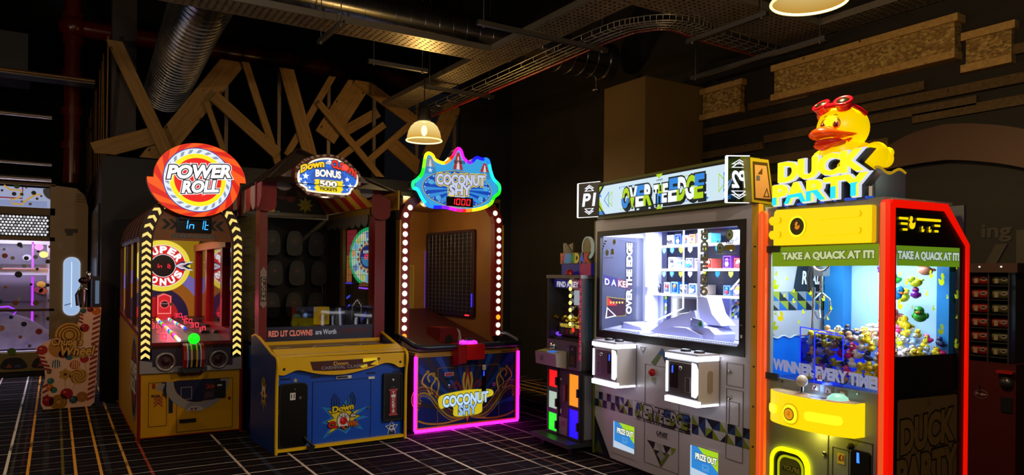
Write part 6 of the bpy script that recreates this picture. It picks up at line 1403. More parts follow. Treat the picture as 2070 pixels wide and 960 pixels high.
    b.flat(circ(.17, 1.315, .013, n=10), .547, mat('#e0305a', .4)); b.flat(circ(.27, 1.24, .045, n=16), .548, mat('#e4e6f4', .4)); b.flat([(.25, 1.22), (.30, 1.25), (.25, 1.27)], .547, mat('#9cc820', .4)); b.flat([(.24, 1.15), (.31, 1.10), (.30, 1.09), (.23, 1.14)], .547, mat('#30343e', .4)); b.flat([(.31, 1.15), (.24, 1.09), (.25, 1.08), (.32, 1.14)], .547, mat('#30343e', .4)); b.build('checker_graphic', t)
    # moulded ramps
    b = B(); b.polyx([(.10, 1.04), (.48, 1.04), (.46, 1.075), (.12, 1.06)], -.84, -.40, LI)
    b.poly([(-.84, 1.05), (-.56, 1.05), (-.60, 1.09), (-.70, 1.10), (-.84, 1.12)], .25, .5, LI); b.build('left_ramp', t)
    b = B()
    prof = [(-.52, 1.04), (-.30, 1.04), (.10, 1.06), (.16, 1.10), (.16, 1.16), (.08, 1.20), (.06, 1.26), (-.08, 1.22), (-.30, 1.16), (-.38, 1.11)]
    b.poly(prof, .24, .40, LI); b.poly([(-.30, 1.04), (.2, 1.04), (.2, 1.09), (.05, 1.13), (-.10, 1.13), (-.26, 1.09)], .17, .24, LI)
    b.poly([(.06, 1.20), (.14, 1.15), (.26, 1.14), (.32, 1.10), (.30, 1.04), (.06, 1.04)], .20, .40, LI); b.poly([(.05, 1.24), (.05, 1.345), (.09, 1.365), (.15, 1.355), (.20, 1.24), (.30, 1.16), (.10, 1.16)], .28, .42, LI); b.poly([(.10, 1.21), (.20, 1.195), (.22, 1.15), (.14, 1.13), (.08, 1.15)], .185, .20, LI2); b.box(.175, .20, .18, .186, 1.155, 1.18, DARK); b.build('right_ramp', t)
    b = B(); E1 = glow('#f4f6ff', 2.2)
    b.tube([(-.06, .235, 1.86), (-.06, .235, 1.27), (-.22, .235, 1.215), (-.36, .235, 1.165), (-.41, .235, 1.11)], .0065, E1, 6); b.build('edge_light', t)
    b = B(); b.tube([(.05, .275, 1.36), (.05, .275, 1.255), (-.10, .235, 1.225)], .003, glow('#ffffff', 1.2), 6); b.box(.05, .085, .275, .30, 1.36, 1.90, LI); b.build('white_mast', t)
    b = B(); b.polyx([(.03, 1.035), (.09, 1.035), (.09, 1.075), (.03, 1.062)], -.82, -.40, mat('#9aa0c0', .3)); b.polyx([(.03, 1.035), (.09, 1.035), (.09, 1.075), (.03, 1.062)], -.2, .76, mat('#9aa0c0', .3))
    for k in range(64):
        x = -.80+k*.0245
        if not -.42 < x < -.18: b.box(x, x+.012, .025, .032, 1.045, 1.056, DARK); b.box(x+.012, x+.024, .05, .056, 1.06, 1.07, DARK)
    b.build('edge_teeth', t)
    b = B(); b.tube([(-.66, .3, 1.10), (-.62, .28, 1.08), (-.58, .28, 1.075)], .005, E1, 6); b.tube([(.46, .3, 1.5), (.42, .25, 1.42)], .006, E1, 6); b.build('small_lights', t)
    # lettering and stickers on the glass
    b = B(); LG = glow('#9cb02a', .35); b.text('OVER THE EDGE', 0, .44, 0, .062, .001, mat('#d4d8c0', .4), .01, warp=lambda u, w: (.455-w, 1.385+u), layers=((.06, mat('#4a5a24', .4)),)); b.build('glass_lettering', t)
    b = B()
    for x, z, r, c in ((.66, 1.785, .036, '#8fae60'), (.575, 1.70, .034, '#8fae60'), (-.63, 1.785, .022, '#8fae8c'), (-.73, 1.70, .024, '#6f9a74')): b.flat(circ(x, z, r, n=20), .0015, mat(c, .4)); b.flat(circ(x, z, r*.7, n=16), .001, mat('#c8d4c0', .4)); b.flat(circ(x, z, r*.35, n=10), .0005, mat('#5c7a34', .4))
    b.flat([(.605, 1.685), (.72, 1.685), (.70, 1.72), (.625, 1.72)], .0015, mat('#a89a3a', .4)); b.flat([(-.68, 1.685), (-.63, 1.685), (-.64, 1.73), (-.67, 1.73)], .0015, mat('#a8a85a', .4)); b.text('KEEP', .63, .70, 1.725, 1.75, .0015, mat('#5a5a5a', .4), .01); b.text('PUSH', .545, .61, 1.735, 1.75, .0015, mat('#4a4a5a', .4), .01); b.flat([(.54, 1.66), (.73, 1.66), (.73, 1.664), (.54, 1.664)], .0015, WHITE); b.flat([(-.76, 1.655), (-.64, 1.655), (-.64, 1.66), (-.76, 1.66)], .0015, WHITE)
    for k in range(4): b.box(-.80+.01*k, -.79+.018*k, .0012, .0016, 1.73+k*.02, 1.74+k*.02, DARK)
    b.build('glass_stickers', t)
    # control boxes
    for x0, x1, sl, nm in ((-.64, -.325, -1, 'left'), (.265, .58, 1, 'right')):
        b = B(); b.box(x0, x1, -.178, 0, .66, .985, mat('#c4c2c6', .3, .2, 'metal')); b.box(x0+.003, x1-.003, -.181, -.178, .70, .945, mat('#7d7a7c', .3, .6, 'metal')); o = b.build('control_box', t)
        b = B(); b.box(x0-.008, x1+.004, -.19, -.004, .955, .985, WH); b.box(x0-.008, x1+.004, -.19, -.16, .655, .69, WH); b.box(x1-.003, x1+.004, -.175, -.004, .655, .668, WH)
        b.poly([(x1-.055, .72), (x1-.02, .715), (x1, .74), (x1, .90), (x1-.02, .935), (x1-.055, .94)], -.187, -.18, WH); b.poly([(x0-.002, .72), (x0+.012, .72), (x0+.012, .93), (x0-.002, .93)], -.187, -.18, WH); b.build('edge_light', o)
        b = B(); b.box(x0-.004, x1, -.186, 0, .985, 1.0, mat('#b9bbc8', .3)); b.build('top_plate', o)
        for k in (0, 1):
            cx, cy = x0+.10+k*.135, -.10+.0*k; b = B(); b.lathe([(.0, .016), (.03, .016), (.036, .008), (.036, 0)], (cx, cy, 1.0), DARK); b.lathe([(.0, .019), (.022, .018), (.026, .015)], (cx, cy, 1.0), mat('#5a6a74', .2)); b.build('push_button', o)
        kx, rx = (x0+.15, x0+.20) if sl < 0 else (x0+.15, x0+.04)
        b = B(); b.lathe([(.013, 0), (.013, -.012), (.006, -.014), (0, -.014)], (kx-.03*(sl < 0), -.181, .895), CHROME, 'y', 16); b.build('lock', o)
        b = B(); b.box(rx, rx+.075, -.186, -.18, .755, .91, BLACK); b.flat([(rx+.018, .855), (rx+.034, .855), (rx+.036, .905), (rx+.02, .905)], -.187, glow('#2a4cff', 2.0)); b.build('card_reader', o)
        b = B(); c0 = x0+.05 if sl < 0 else x0+.19; b.ring([(c0, .74), (c0+.05, .74), (c0+.05, .84), (c0, .84)], [(c0+.003, .743), (c0+.047, .743), (c0+.047, .837), (c0+.003, .837)], -.183, -.18, mat('#a8a6aa', .4)); b.box(x0+.02, x1-.06, -.183, -.18, .93, .934, WHITE); b.build('hatch', o)
        if sl > 0:
            b = B(); b.T = right_side(x1+.0005); b.poly(rrect(-.10, -.055, .74, .89, .02), -.002, 0, mat('#8d8478', .4)); b.T = None; b.build('side_vent', o)
    # front face graphics and doors
    b = B()
    def tris(x0, x1, z0, z1, n, seed):
        rr = random.Random(seed); cs = [mat('#1d3a6e', .4), mat('#101827', .4), mat('#7f8c24', .4), mat('#b9b6b6', .4), mat('#8f8c8c', .4)]; w = (x1-x0)/n; h = (z1-z0)/2
        for i in range(n):
            for j in range(2):
                a, c = x0+i*w, z0+j*h; k = (i+j) % 2
                A_, B2 = (cs[0], cs[1]) if k == 0 else (cs[2], cs[3])
                if rr.random() < .35: A_, B2 = B2, cs[rr.randrange(5)]
                if (i+j) % 2: b.flat([(a, c), (a+w, c), (a, c+h)], .008, A_); b.flat([(a+w, c), (a+w, c+h), (a, c+h)], .008, B2)
                else: b.flat([(a, c), (a+w, c), (a+w, c+h)], .008, A_); b.flat([(a, c), (a+w, c+h), (a, c+h)], .008, B2)
    tris(-.895, -.37, .42, .545, 9, 1); b.build('checker_band', t); b = B(); tris(.31, .86, .42, .55, 8, 2); b.build('checker_band', t); b = B()
    for x, z, s in ((-.17, .27, 0),):
        P = [(-.19, .275), (-.09, .275), (.0, .275), (.09, .275), (.15, .275)]
        for k in range(4): b.flat([(P[k][0], .275), (P[k+1][0], .275), ((P[k][0]+P[k+1][0])/2*.8, .215)], .008, [DKB, mat('#b9b6b6', .4), DKB, LIME][k])
        b.flat([(-.12, .22), (.08, .22), (-.02, .10)], .0085, mat('#6c7a2c', .4)); b.flat([(-.07, .22), (.03, .22), (-.02, .16)], .0075, DKB); b.flat([(-.10, .215), (-.05, .215), (-.02, .10)], .0078, DKB); b.flat([(-.07, .19), (-.02, .235), (.03, .19), (-.02, .15)], .0072, mat('#a8a6a4', .4))
    b.flat([(-.02, .985), (-.15, .86), (-.10, .84), (-.02, .93)], .008, mat('#5f7430', .4)); b.flat([(-.02, .985), (.07, .885), (.03, .86), (-.02, .93)], .008, mat('#2b5a9c', .4)); b.flat([(-.02, .93), (.05, .86), (.02, .87)], .0075, BLACK); b.flat([(-.02, .93), (-.02, .985), (-.07, .935)], .0075, mat('#2b5a9c', .4))
    b.flat([(-.29, .97), (-.21, .97), (-.25, .92)], .008, mat('#5a6a78', .4)); b.flat([(-.275, .962), (-.225, .962), (-.25, .933)], .0075, WM)
    b.flat([(-.14, .75), (-.09, .755), (-.09, .735), (-.14, .73)], .008, LIME); b.flat([(-.14, .735), (-.09, .74), (-.09, .70), (-.14, .72)], .0078, mat('#9a989a', .4))
    b.flat([(-.895, .03), (-.70, .03), (-.895, .31)], .008, mat('#14203c', .4)); b.flat([(-.895, .04), (-.76, .04), (-.84, .15)], .0075, mat('#4a5a1c', .4)); b.flat([(-.895, .30), (-.895, .34), (-.66, .03), (-.70, .03)], .0072, BLACK)
    b.build('front_print', t)
    b = B(); K = mat('#141a24', .4); g, w, bl = mat('#8a9c1c', .4), mat('#c9c6c8', .4), mat('#2a5a9c', .4)
    def fw(body, x0, x1, tops, bots):
        split_word(b, body, x0, x1, .435, .525, .006, tops, bots, K, K, .03)
    fw('OVER', -.335, -.12, [bl, g, w, w], [g, w, w, g]); fw('THE', -.105, -.0, [w, w, w], [w, g, w]); fw('EDGE', .015, .27, [bl, w, g, bl], [w, g, w, g])
    b.text('UNIS', -.075, .05, .335, .365, .008, K, .015, .25); b.flat([(-.07, .325), (.055, .325), (.055, .329), (-.07, .329)], .008, K)
    for z in (.545, .405):
        b.flat([(-.35, z), (-.10, z), (-.10, z+.003), (-.35, z+.003)], .008, K); b.flat([(.02, z), (.29, z), (.29, z+.003), (.02, z+.003)], .008, K)
    b.build('front_lettering', t)
    LNE = mat('#77757a', .5)
    for x0, x1, z0, z1 in ((-.22, .175, .10, .845), (.64, .79, .80, .95), (.64, .79, .32, .78)):
        b = B(); b.ring([(x0, z0), (x1, z0), (x1, z1), (x0, z1)], [(x0+.003, z0+.003), (x1-.003, z0+.003), (x1-.003, z1-.003), (x0+.003, z1-.003)], .006, .01, LNE); o = b.build('service_door', t)
        if x0 > .5: b = B(); b.lathe([(.013, 0), (.013, -.012), (.006, -.014), (0, -.014)], (x0+.03, .01, z1-.06), CHROME, 'y', 14); b.build('lock', o)
    b = B(); b.ring([(.665, .55), (.755, .55), (.755, .70), (.665, .70)], [(.668, .553), (.752, .553), (.752, .697), (.668, .697)], .006, .01, LNE); b.build('small_hatch', t)
    b = B(); b.lathe([(.028, .008), (.028, -.012), (.02, -.02), (.012, -.026), (0, -.027)], (-.125, .0, .79), mat('#c01018', .3), 'y', 14); b.build('red_button', t)
    for x0, x1 in ((-.62, -.34), (.30, .575)):
        b = B(); b.ring([(x0-.012, .085), (x1+.012, .085), (x1+.012, .35), (x0-.012, .35)], [(x0, .13), (x1, .13), (x1, .34), (x0, .34)], .004, .01, WM); b.flat([(x0, .13), (x1, .13), (x1, .34), (x0, .34)], .0085, glow('#2f8ee0', .85)); b.flat([(x0+.07, .34), (x1, .34), (x1, .205)], .0075, glow('#a8d81c', .95)); b.flat([(x0, .13), (x1, .13), (x1, .165), (x0, .185)], .0065, glow('#cfe4f8', .8)); b.flat([(x0, .13), (x0+.012, .13), (x0+.012, .34), (x0, .34)], .0062, glow('#bfe0ff', .8))
        o = b.build('prize_door', t)
        b = B(); b.text('PRIZE OUT', x0+.055, x1-.015, .255, .295, .004, glow('#eef2e0', 1.0), .035, layers=((.10, glow('#14202c', .2)),)); m_ = (x0+x1)/2+.015
        b.ring([(m_-.03, .19), (m_+.03, .19), (m_+.03, .23), (m_-.03, .23)], [(m_-.027, .193), (m_+.027, .193), (m_+.027, .227), (m_-.027, .227)], .004, .0055, glow('#7fc0ff', .7)); b.flat([(m_-.03, .215), (m_, .20), (m_+.03, .215), (m_+.03, .21), (m_, .195), (m_-.03, .21)], .004, glow('#7fc0ff', .7)); b.build('door_lettering', o)
    # inside lamps of the machine
    light('machine_light', 'AREA', (0, .30, 1.885), 34, (.86, .9, 1), t, shape='RECTANGLE', size=1.5, size_y=.3)
    l = light('machine_light', 'AREA', (-.70, .40, 1.45), 3.5, (.88, .92, 1), t, shape='RECTANGLE', size=.7, size_y=.05); l.rotation_euler = (0, R(-90), 0)
    l.rotation_euler = (R(90), 0, R(90)) if False else (0, R(-90), 0)
    return t
EDGE = edge_machine()
# boxed toys on the shelves: each one a thing
def toy_box(px, pz, w, h, body, label, inner, group):
    M = Matrix.Translation((3.787, 3.961, 0)) @ Matrix.Rotation(R(-94.66), 4, 'Z')
    p = M @ Vector((px, .535, pz))
    t = thing('boxed_toy', label, 'toy', p, -94.66, group)
    b = B(); b.box(-w/2, w/2, .012, .10, 0, h, mat(body, .4)); b.ring([(-w/2, 0), (w/2, 0), (w/2, h), (-w/2, h)], [(-w/2+.008, .01), (w/2-.008, .01), (w/2-.008, h-.012), (-w/2+.008, h-.012)], 0, .012, mat(body, .4)); b.build('carton', t)
    b = B(); k, c1, c2 = inner; z = h*.48; r = min(w, h)*.36
    if k == 'ball': b.ball((0, .0, z), (r, .012, r), mat(c1, .3), 14, 8); b.poly(circ(0, z, r, r, 16, 180, 360), -.0135, -.006, mat(c2, .3)); b.flat(circ(0, z, r*.22, n=10), -.0145, WHITE)
    elif k == 'figure': b.ball((0, .0, h*.62), (r*.55, .012, r*.55), mat(c1, .4), 12, 8); b.ball((0, 0, h*.33), (r*.6, .012, r*.75), mat(c2, .4), 12, 8); b.flat(circ(-r*.2, h*.64, .004, n=6), -.0135, BLACK); b.flat(circ(r*.2, h*.64, .004, n=6), -.0135, BLACK)
    else: b.flat([(-w*.36, h*.2), (w*.36, h*.15), (w*.36, h*.6), (-w*.3, h*.75)], -.001, mat(c1, .4)); b.flat(circ(0, h*.5, r*.6, n=12), -.002, mat(c2, .4))
    b.build('toy', t)
G1, G2, G3 = 'boxed toys on the top shelf', 'boxed toys on the middle shelf', 'boxed toys on the bottom shelf'
for a in ((-.58, .085, .085, '#b8bfd8', ('ball', '#f0f0f4', '#1c1c24'), 'boxed toy with a white ball over black, first on the top shelf'), (-.485, .08, .09, '#2a4aa8', ('figure', '#3a6ae0', '#e8e8f0'), 'dark blue boxed toy second on the top shelf'), (-.395, .07, .075, '#c8c8d8', ('figure', '#c86a4a', '#5a5a8a'), 'pale boxed toy with a tan figure, third on the top shelf'), (-.31, .075, .08, '#e07a4a', ('card', '#f0d0b0', '#5a3a8a'), 'orange boxed toy with a purple disc, fourth on the top shelf'),
          (-.225, .07, .085, '#6a74b0', ('figure', '#f0e0c0', '#d84a3a'), 'slate blue boxed toy fifth on the top shelf'), (-.13, .075, .08, '#58c8d8', ('card', '#e0f4ff', '#2a8ac8'), 'cyan boxed toy sixth on the top shelf'), (.16, .10, .09, '#d8d8e4', ('ball', '#d8dce8', '#8a90a8'), 'grey boxed toy just past the mast on the top shelf'), (.28, .09, .085, '#aab0d0', ('figure', '#8a90c0', '#d8d8ee'), 'lilac boxed toy last on the top shelf')):
    toy_box(a[0], 1.772, *a[1:4], a[5], a[4], G1)
for a in ((-.56, .085, .095, '#dfe2ee', ('figure', '#3a3f5a', '#8a90b0'), 'white boxed toy with a dark figure, first on the middle shelf'), (-.455, .075, .07, '#b0c4e4', ('figure', '#6ab0c0', '#e0e4f0'), 'small pale blue boxed toy second on the middle shelf'), (-.345, .08, .085, '#8a93b8', ('ball', '#f4f4f8', '#2a8ae0'), 'boxed toy with a white and blue ball on the middle shelf'), (-.235, .085, .08, '#c8b0a8', ('card', '#e8e0e0', '#b84a3a'), 'beige boxed toy left of the mast on the middle shelf'), (-.12, .075, .075, '#d05a4a', ('figure', '#d8dce8', '#c83a2a'), 'red boxed toy with a grey figure behind the lettering, middle shelf'),
          (.08, .085, .095, '#6a3a9c', ('figure', '#9a5ad0', '#c8a0f0'), 'purple boxed toy just past the mast on the middle shelf'), (.20, .09, .075, '#d84a4a', ('ball', '#f0f0f4', '#e04a5a'), 'red boxed toy with a white ball on the middle shelf'), (.31, .075, .08, '#e4b0c8', ('figure', '#f0c8d8', '#d05a8a'), 'pink boxed toy last on the middle shelf')):
    toy_box(a[0], 1.577, *a[1:4], a[5], a[4], G2)
for a in ((-.72, .075, .08, '#5a5f80', ('figure', '#8a90a8', '#3a3f50'), 'dark boxed toy first on the bottom shelf'), (-.62, .075, .09, '#c0c4dc', ('figure', '#d84a4a', '#6a70a0'), 'pale boxed toy with a red head, second on the bottom shelf'), (-.52, .085, .095, '#2a8ad8', ('figure', '#f0904a', '#2a5ab0'), 'bright blue boxed toy third on the bottom shelf'), (-.41, .085, .075, '#a8aec8', ('ball', '#f4f4f8', '#1c2030'), 'boxed toy with a white and black ball on the bottom shelf'), (-.30, .09, .085, '#b8c8e4', ('ball', '#2a6ad0', '#e8ecf4'), 'boxed toy with a blue and white ball on the bottom shelf'), (-.18, .075, .075, '#c8b8a0', ('ball', '#f0e0a0', '#d0a860'), 'tan boxed toy behind the vertical lettering, bottom shelf'),
          (.08, .07, .075, '#6a9ad8', ('figure', '#4ab0d8', '#e04a5a'), 'blue boxed toy just past the mast on the bottom shelf'), (.20, .10, .085, '#a8a0c8', ('ball', '#f4d848', '#f0f0f8'), 'boxed toy with a yellow ball on the bottom shelf'), (.31, .07, .08, '#c8cce4', ('card', '#e8eaf8', '#8a90c0'), 'pale boxed toy last on the bottom shelf')):
    toy_box(a[0], 1.372, *a[1:4], a[5], a[4], G3)
# ================================================================ duck prize machine
DKM = Matrix.Translation((3.675, 2.590, 0)) @ Matrix.Rotation(R(-94.66), 4, 'Z')
def duck_machine():
    t = thing('duck_prize_machine', 'tall prize machine with a red light frame and yellow duck panels', 'arcade machine', (3.675, 2.590, 0), -94.66)
    GM = noise_paint('grey_green_metal', '#8d938c', '#979d95', 2, .38, metal=.1); BKP = mat('#0e0f0e', .4); YG = glow('#ffdc00', 1.02); YG2 = glow('#ffee1c', 1.2); YGd = glow('#f0b800', .85); ORG = mat('#e07a10', .4)
    Dp = .66
    b = B(); b.box(-.40, .40, .02, Dp, .03, .88, GM); b.box(-.40, .42, Dp-.02, Dp, .88, 1.92, mat('#3a4048', .5)); b.box(-.40, .40, .05, Dp-.05, 0, .03, BLACK); b.box(-.40, .40, .02, .46, 1.68, 1.92, GM); b.build('cabinet', t)
    b = B(); b.ring([(-.39, .86), (.39, .86), (.39, 1.93), (-.39, 1.93)], [(-.36, .905), (.37, .905), (.37, 1.69), (-.36, 1.69)], 0, .025, GM); b.box(-.39, .39, 0, .02, .02, .86, GM); b.build('front_frame', t)
    # red light frame
    REDG = litmat('#e8200c', '#ff1000', .72); REDO = litmat('#ff8a5a', '#ff5a20', .55)
    b = B()
    for x in (-.415, .415):
        b.poly(rrect(x-.03, x+.03, .02, 1.915, .028), -.022, .02, REDG if x > 0 else litmat('#f08050', '#ff4a08', .6))
        b.polyz([(x-.022, -.027), (x+.004, -.027), (x+.004, -.022), (x-.022, -.022)], .03, 1.9, REDO)
    b.build('corner_tube', t)
    b = B(); b.T = right_side(.43)
    o = [(.02, .02), (.66, .02), (.66, 1.70), (.46, 1.915), (.0, 1.915), (.0, 1.875), (.445, 1.875), (.638, 1.69), (.638, .05), (.02, .05)]
    b.poly(o, -.012, .03, REDG); b.build('side_light_frame', t)
    b = B(); b.T = right_side(.425); po = [(.02, .05), (.638, .05), (.638, 1.69), (.445, 1.875), (.02, 1.875)]; pi = [(.05, .90), (.59, .90), (.59, 1.68), (.40, 1.68), (.05, 1.68)]
    b.ring(po, pi, -.005, .02, BKP); b.flat([(.05, .90), (.59, .90), (.59, 1.10), (.05, 1.10)], .004, BKP); b.build('side_panel', t)
    b = B(); b.T = right_side(.43)
    b.flat(duck_shape(.165, 1.795, .062), -.0055, YG)
    for x in (.255, .315): b.flat(duck_shape(x, 1.768, .030), -.0055, YG)
    for x0, x1, z0, z1 in ((.06, .135, 1.815, 1.828), (.075, .13, 1.788, 1.80), (.09, .13, 1.758, 1.77), (.205, .41, 1.815, 1.829), (.355, .405, 1.788, 1.80), (.355, .39, 1.758, 1.77)): b.poly(rrect(x0, x1, z0, z1, .005, 3), -.006, -.005, YG)
    b.build('duck_family_logo', t)
    b = B(); b.T = right_side(.431); GS = glow('#7aa81c', .55); b.flat([(.05, 1.575), (.585, 1.575), (.585, 1.68), (.05, 1.68)], -.0005, GS); b.text('TAKE A QUACK AT IT!', .06, .575, 1.605, 1.65, -.002, glow('#c4d8c8', .8), .045, layers=((.09, glow('#1c2c2c', .3)),)); b.build('side_strip', t)
    b = B(); b.T = right_side(.4305); b.poly(rrect(.06, .58, .10, .885, .02), -.002, -.0005, mat('#7a5c34', .5)); b.ring(rrect(.055, .585, .095, .89, .022), rrect(.065, .575, .105, .88, .018), -.004, -.001, BLACK)
    rr = random.Random(2)
    for k in range(22): b.flat(duck_shape(rr.uniform(.1, .54), rr.uniform(.2, .85), rr.uniform(.02, .045), k % 2, rr.uniform(-20, 20)), -.0025, mat('#6a4c24', .5))
    TN, OL = mat('#80602c', .5), mat('#20160c', .5); sl = lambda x, z: (x, z+.09*(x-.1))
    b.text('DUCK', .10, .53, .60, .76, -.004, TN, .035, warp=sl, layers=((.075, OL),)); b.text('PARTY', .07, .57, .39, .555, -.004, TN, .035, warp=sl, layers=((.075, OL),)); b.flat(duck_shape(.4, .3, .02), -.004, TN); b.build('side_poster', t)
    b = B(); b.T = right_side(.4295); b.flat([(.05, .90), (.59, .90), (.59, 1.68), (.05, 1.68)], 0, GLASS); b.build('side_glass', t)
    # header
    b = B(); hp = [(-.31, 1.70), (.345, 1.695), (.35, 1.705), (.35, 1.885), (.342, 1.893), (-.29, 1.912), (-.305, 1.90), (-.31, 1.875), (-.335, 1.872), (-.345, 1.85), (-.335, 1.825), (-.312, 1.82), (-.312, 1.79), (-.338, 1.787), (-.345, 1.762), (-.335, 1.74), (-.31, 1.735)]
    b.poly(hp, -.035, 0, YG, YGd); b.build('header_panel', t)
    for x0, x1, z0, z1 in ((-.335, -.25, 1.83, 1.868), (-.335, -.25, 1.745, 1.783), (.02, .29, 1.835, 1.868), (.02, .29, 1.745, 1.78)): B().poly(rrect(x0, x1, z0, z1, .016), -.048, -.034, YG, YGd).build('header_pad', t)
    b = B(); b.poly(circ(-.13, 1.805, .062, n=32), -.042, -.035, YG2, YGd); b.flat(circ(-.13, 1.805, .05, n=28), -.0425, mat('#5a5414', .4)); b.flat(duck_shape(-.13, 1.805, .042), -.0435, glow('#f08a10', .85)); b.build('header_badge', t)
    # front window
    b = B(); GS2 = glow('#8cb010', .6); b.flat([(-.355, 1.575), (.365, 1.575), (.365, 1.69), (-.29, 1.69), (-.29, 1.66), (-.355, 1.66)], .004, GS2)
    b.text('TAKE A QUACK AT IT!', -.275, .335, 1.61, 1.655, .002, glow('#dce8a8', .75), .045, layers=((.09, glow('#343c14', .3)),)); b.build('window_strip', t)
    b = B(); b.text('WINNER EVERY TIME!', -.335, .36, .945, 1.005, .004, glow('#a8aad0', .6), .045, warp=lambda x, z: (x, z-.04*(x+.33)+.01)); b.build('window_lettering', t)
    B().flat([(-.36, .905), (.37, .905), (.37, 1.69), (-.36, 1.69)], .008, GLASS).build('front_glass', t)
    B().box(-.385, -.29, -.012, 0, 1.66, 1.70, mat('#3c3f30', .4)).build('hinge', t); B().box(-.385, -.29, -.012, 0, .89, .93, mat('#3c4648', .4)).build('hinge', t); b = B(); b.flat([(-.015, .925), (.02, .925), (.02, .965), (-.015, .965)], .002, mat('#e8dcc8', .4)); b.text('£1', -.01, .015, .935, .957, .0, mat('#8a1c1c', .4), .03)
    b.build('price_sticker', t)
    for x in (-.26, -.02, .25):
        for z in (1.70, .888): B().cyl((x, -.006, z), (x, 0, z), .006, CHROME, 8).build('screw', t)
    # inside
    LB = mat('#a9cfe8', .4); BLU = mat('#1f78c0', .35)
    b = B(); b.box(-.38, .40, .60, Dp-.02, .90, 1.70, LB); b.box(-.40, -.26, .52, .60, .90, 1.70, BLU); b.box(.33, .40, .545, .60, .9, 1.7, BLU); b.box(-.38, .41, .03, Dp, .885, .90, mat('#1a3a8a', .4)); b.box(-.38, .40, .03, .44, 1.69, 1.70, mat('#c8d8d8', .4)); b.build('interior', t)
    b = B(); b.polyx([(.03, .90), (.60, .90), (.60, 1.17), (.03, 1.14)], -.165, -.16, glass('blue_acrylic', '#7a90ff', .1)); b.poly([(-.385, .90), (-.17, .90), (-.17, 1.13)]+[(-.17-.02*i, 1.13+.008*(i % 2)) for i in range(1, 10)]+[(-.385, 1.13)], .30, .31, glow('#0a2ab8', .45)); b.build('chute', t)
    b = B(); b.polyx([(.03, .90), (.60, .90), (.60, 1.14)]+[(.60-.57*i/30, 1.14+.008*math.sin(i*1.1)) for i in range(1, 31)], -.392, -.388, litmat('#1668c8', '#0a50b8', .35)); b.tube([(-.386, .60-.57*i/30, 1.14+.008*math.sin(i*1.1)) for i in range(31)], .006, mat('#b8c8d8', .4), 5); b.build('blue_side_panel', t)
    b = B(); C_ = glow('#2030ff', 1.3)
    for p, q in (((-.16, .03, .90), (-.16, .03, 1.22)), ((-.16, .03, 1.22), (.10, .03, 1.20)), ((-.05, .02, .90), (-.05, .02, 1.195)), ((-.05, .02, 1.195), (.14, .02, 1.19)), ((.14, .02, 1.19), (.14, .02, 1.05))): b.cyl(p, q, .0035, C_, 6)
    b.build('chute_light', t)
    b = B(); b.flat([(-.05, .90), (.14, .90), (.14, 1.19), (-.05, 1.19)], .021, glass('blue_acrylic2', '#c8d0ff', .06)); b.build('chute_glass', t)
    b = B(); b.cyl((-.24, .3, 1.70), (-.24, .3, 1.58), .035, DARK, 12); b.box(-.275, -.205, .27, .33, 1.52, 1.60, mat('#5a6068', .3, .5, 'metal')); b.tube([(-.29, .28, 1.58), (-.31, .28, 1.50), (-.30, .28, 1.42)], .02, DARK, 8)
    b.cyl((-.24, .3, 1.52), (-.24, .3, 1.40), .012, CHROME, 8)
    for a in (20, 140, 260):
        x, y = math.cos(R(a)), math.sin(R(a)); b.tube([(-.24, .3, 1.42), (-.24+.05*x, .3+.05*y, 1.38), (-.24+.055*x, .3+.055*y, 1.31), (-.24+.02*x, .3+.02*y, 1.26)], .007, CHROME, 8)
    b.build('claw', t)
    b = B(); b.tube([(-.16+.07*math.cos(R(a)), .2, 1.62+.07*math.sin(R(a))) for a in range(180, 361, 15)], .007, CHROME, 8); b.tube([(-.33, .2, 1.15), (-.25, .2, 1.16), (-.22, .2, 1.2), (-.21, .2, 1.45)], .008, CHROME, 8); b.build('cable_arm', t)
    # duck stickers on the glass: thin vinyl that lets the light through
    DS, nt_, bs_ = nodes_mat('olive_vinyl'); bs_.inputs['Base Color'].default_value = hx('#9aa414')
    tl_ = nt_.nodes.new('ShaderNodeBsdfTranslucent'); tl_.inputs[0].default_value = hx('#c8d020'); ms_ = nt_.nodes.new('ShaderNodeMixShader'); ms_.inputs[0].default_value = .75
    nt_.links.new(bs_.outputs[0], ms_.inputs[1]); nt_.links.new(tl_.outputs[0], ms_.inputs[2]); nt_.links.new(ms_.outputs[0], [n_ for n_ in nt_.nodes if n_.type == 'OUTPUT_MATERIAL'][0].inputs[0])
    rr = random.Random(5); n = 0
    for x, z, s in ((-.33, 1.46, .055), (-.325, 1.53, .025), (-.24, 1.50, .02), (-.325, 1.29, .022), (-.33, 1.21, .05), (-.26, 1.40, .022), (-.19, 1.37, .028), (-.07, 1.42, .02), (-.12, 1.31, .025), (.02, 1.39, .028), (.05, 1.28, .018), (-.15, 1.25, .02), (.07, 1.34, .02), (-.19, 1.43, .02)):
        B().flat(duck_shape(x, z, s, n % 2, 0), .006, DS).build('duck_sticker', t); n += 1
    T2 = right_side(.4305)
    for y, z, s in ((.08, 1.37, .05), (.075, 1.53, .025), (.13, 1.49, .032), (.22, 1.51, .022), (.335, 1.53, .04), (.43, 1.50, .062), (.36, 1.35, .028), (.30, 1.43, .028), (.48, 1.41, .022), (.43, 1.23, .055), (.13, 1.24, .032), (.30, 1.19, .032), (.07, 1.18, .04), (.565, 1.42, .045), (.565, 1.15, .05), (.565, 1.30, .02), (.18, 1.36, .018), (.07, 1.29, .02), (.56, 1.57, .02)):
        b = B(); b.T = T2; b.flat(duck_shape(y, z, s, n % 2, 0), -.001, DS).build('duck_sticker', t); n += 1
    B().flat(duck_shape(-.285, 1.27, .055, True), .005, glow('#f2e20a', .9)).build('duck_sticker', t, 'bright yellow duck sticker')
    # control shelf
    xs = [-.28+.575*i/14 for i in range(15)]
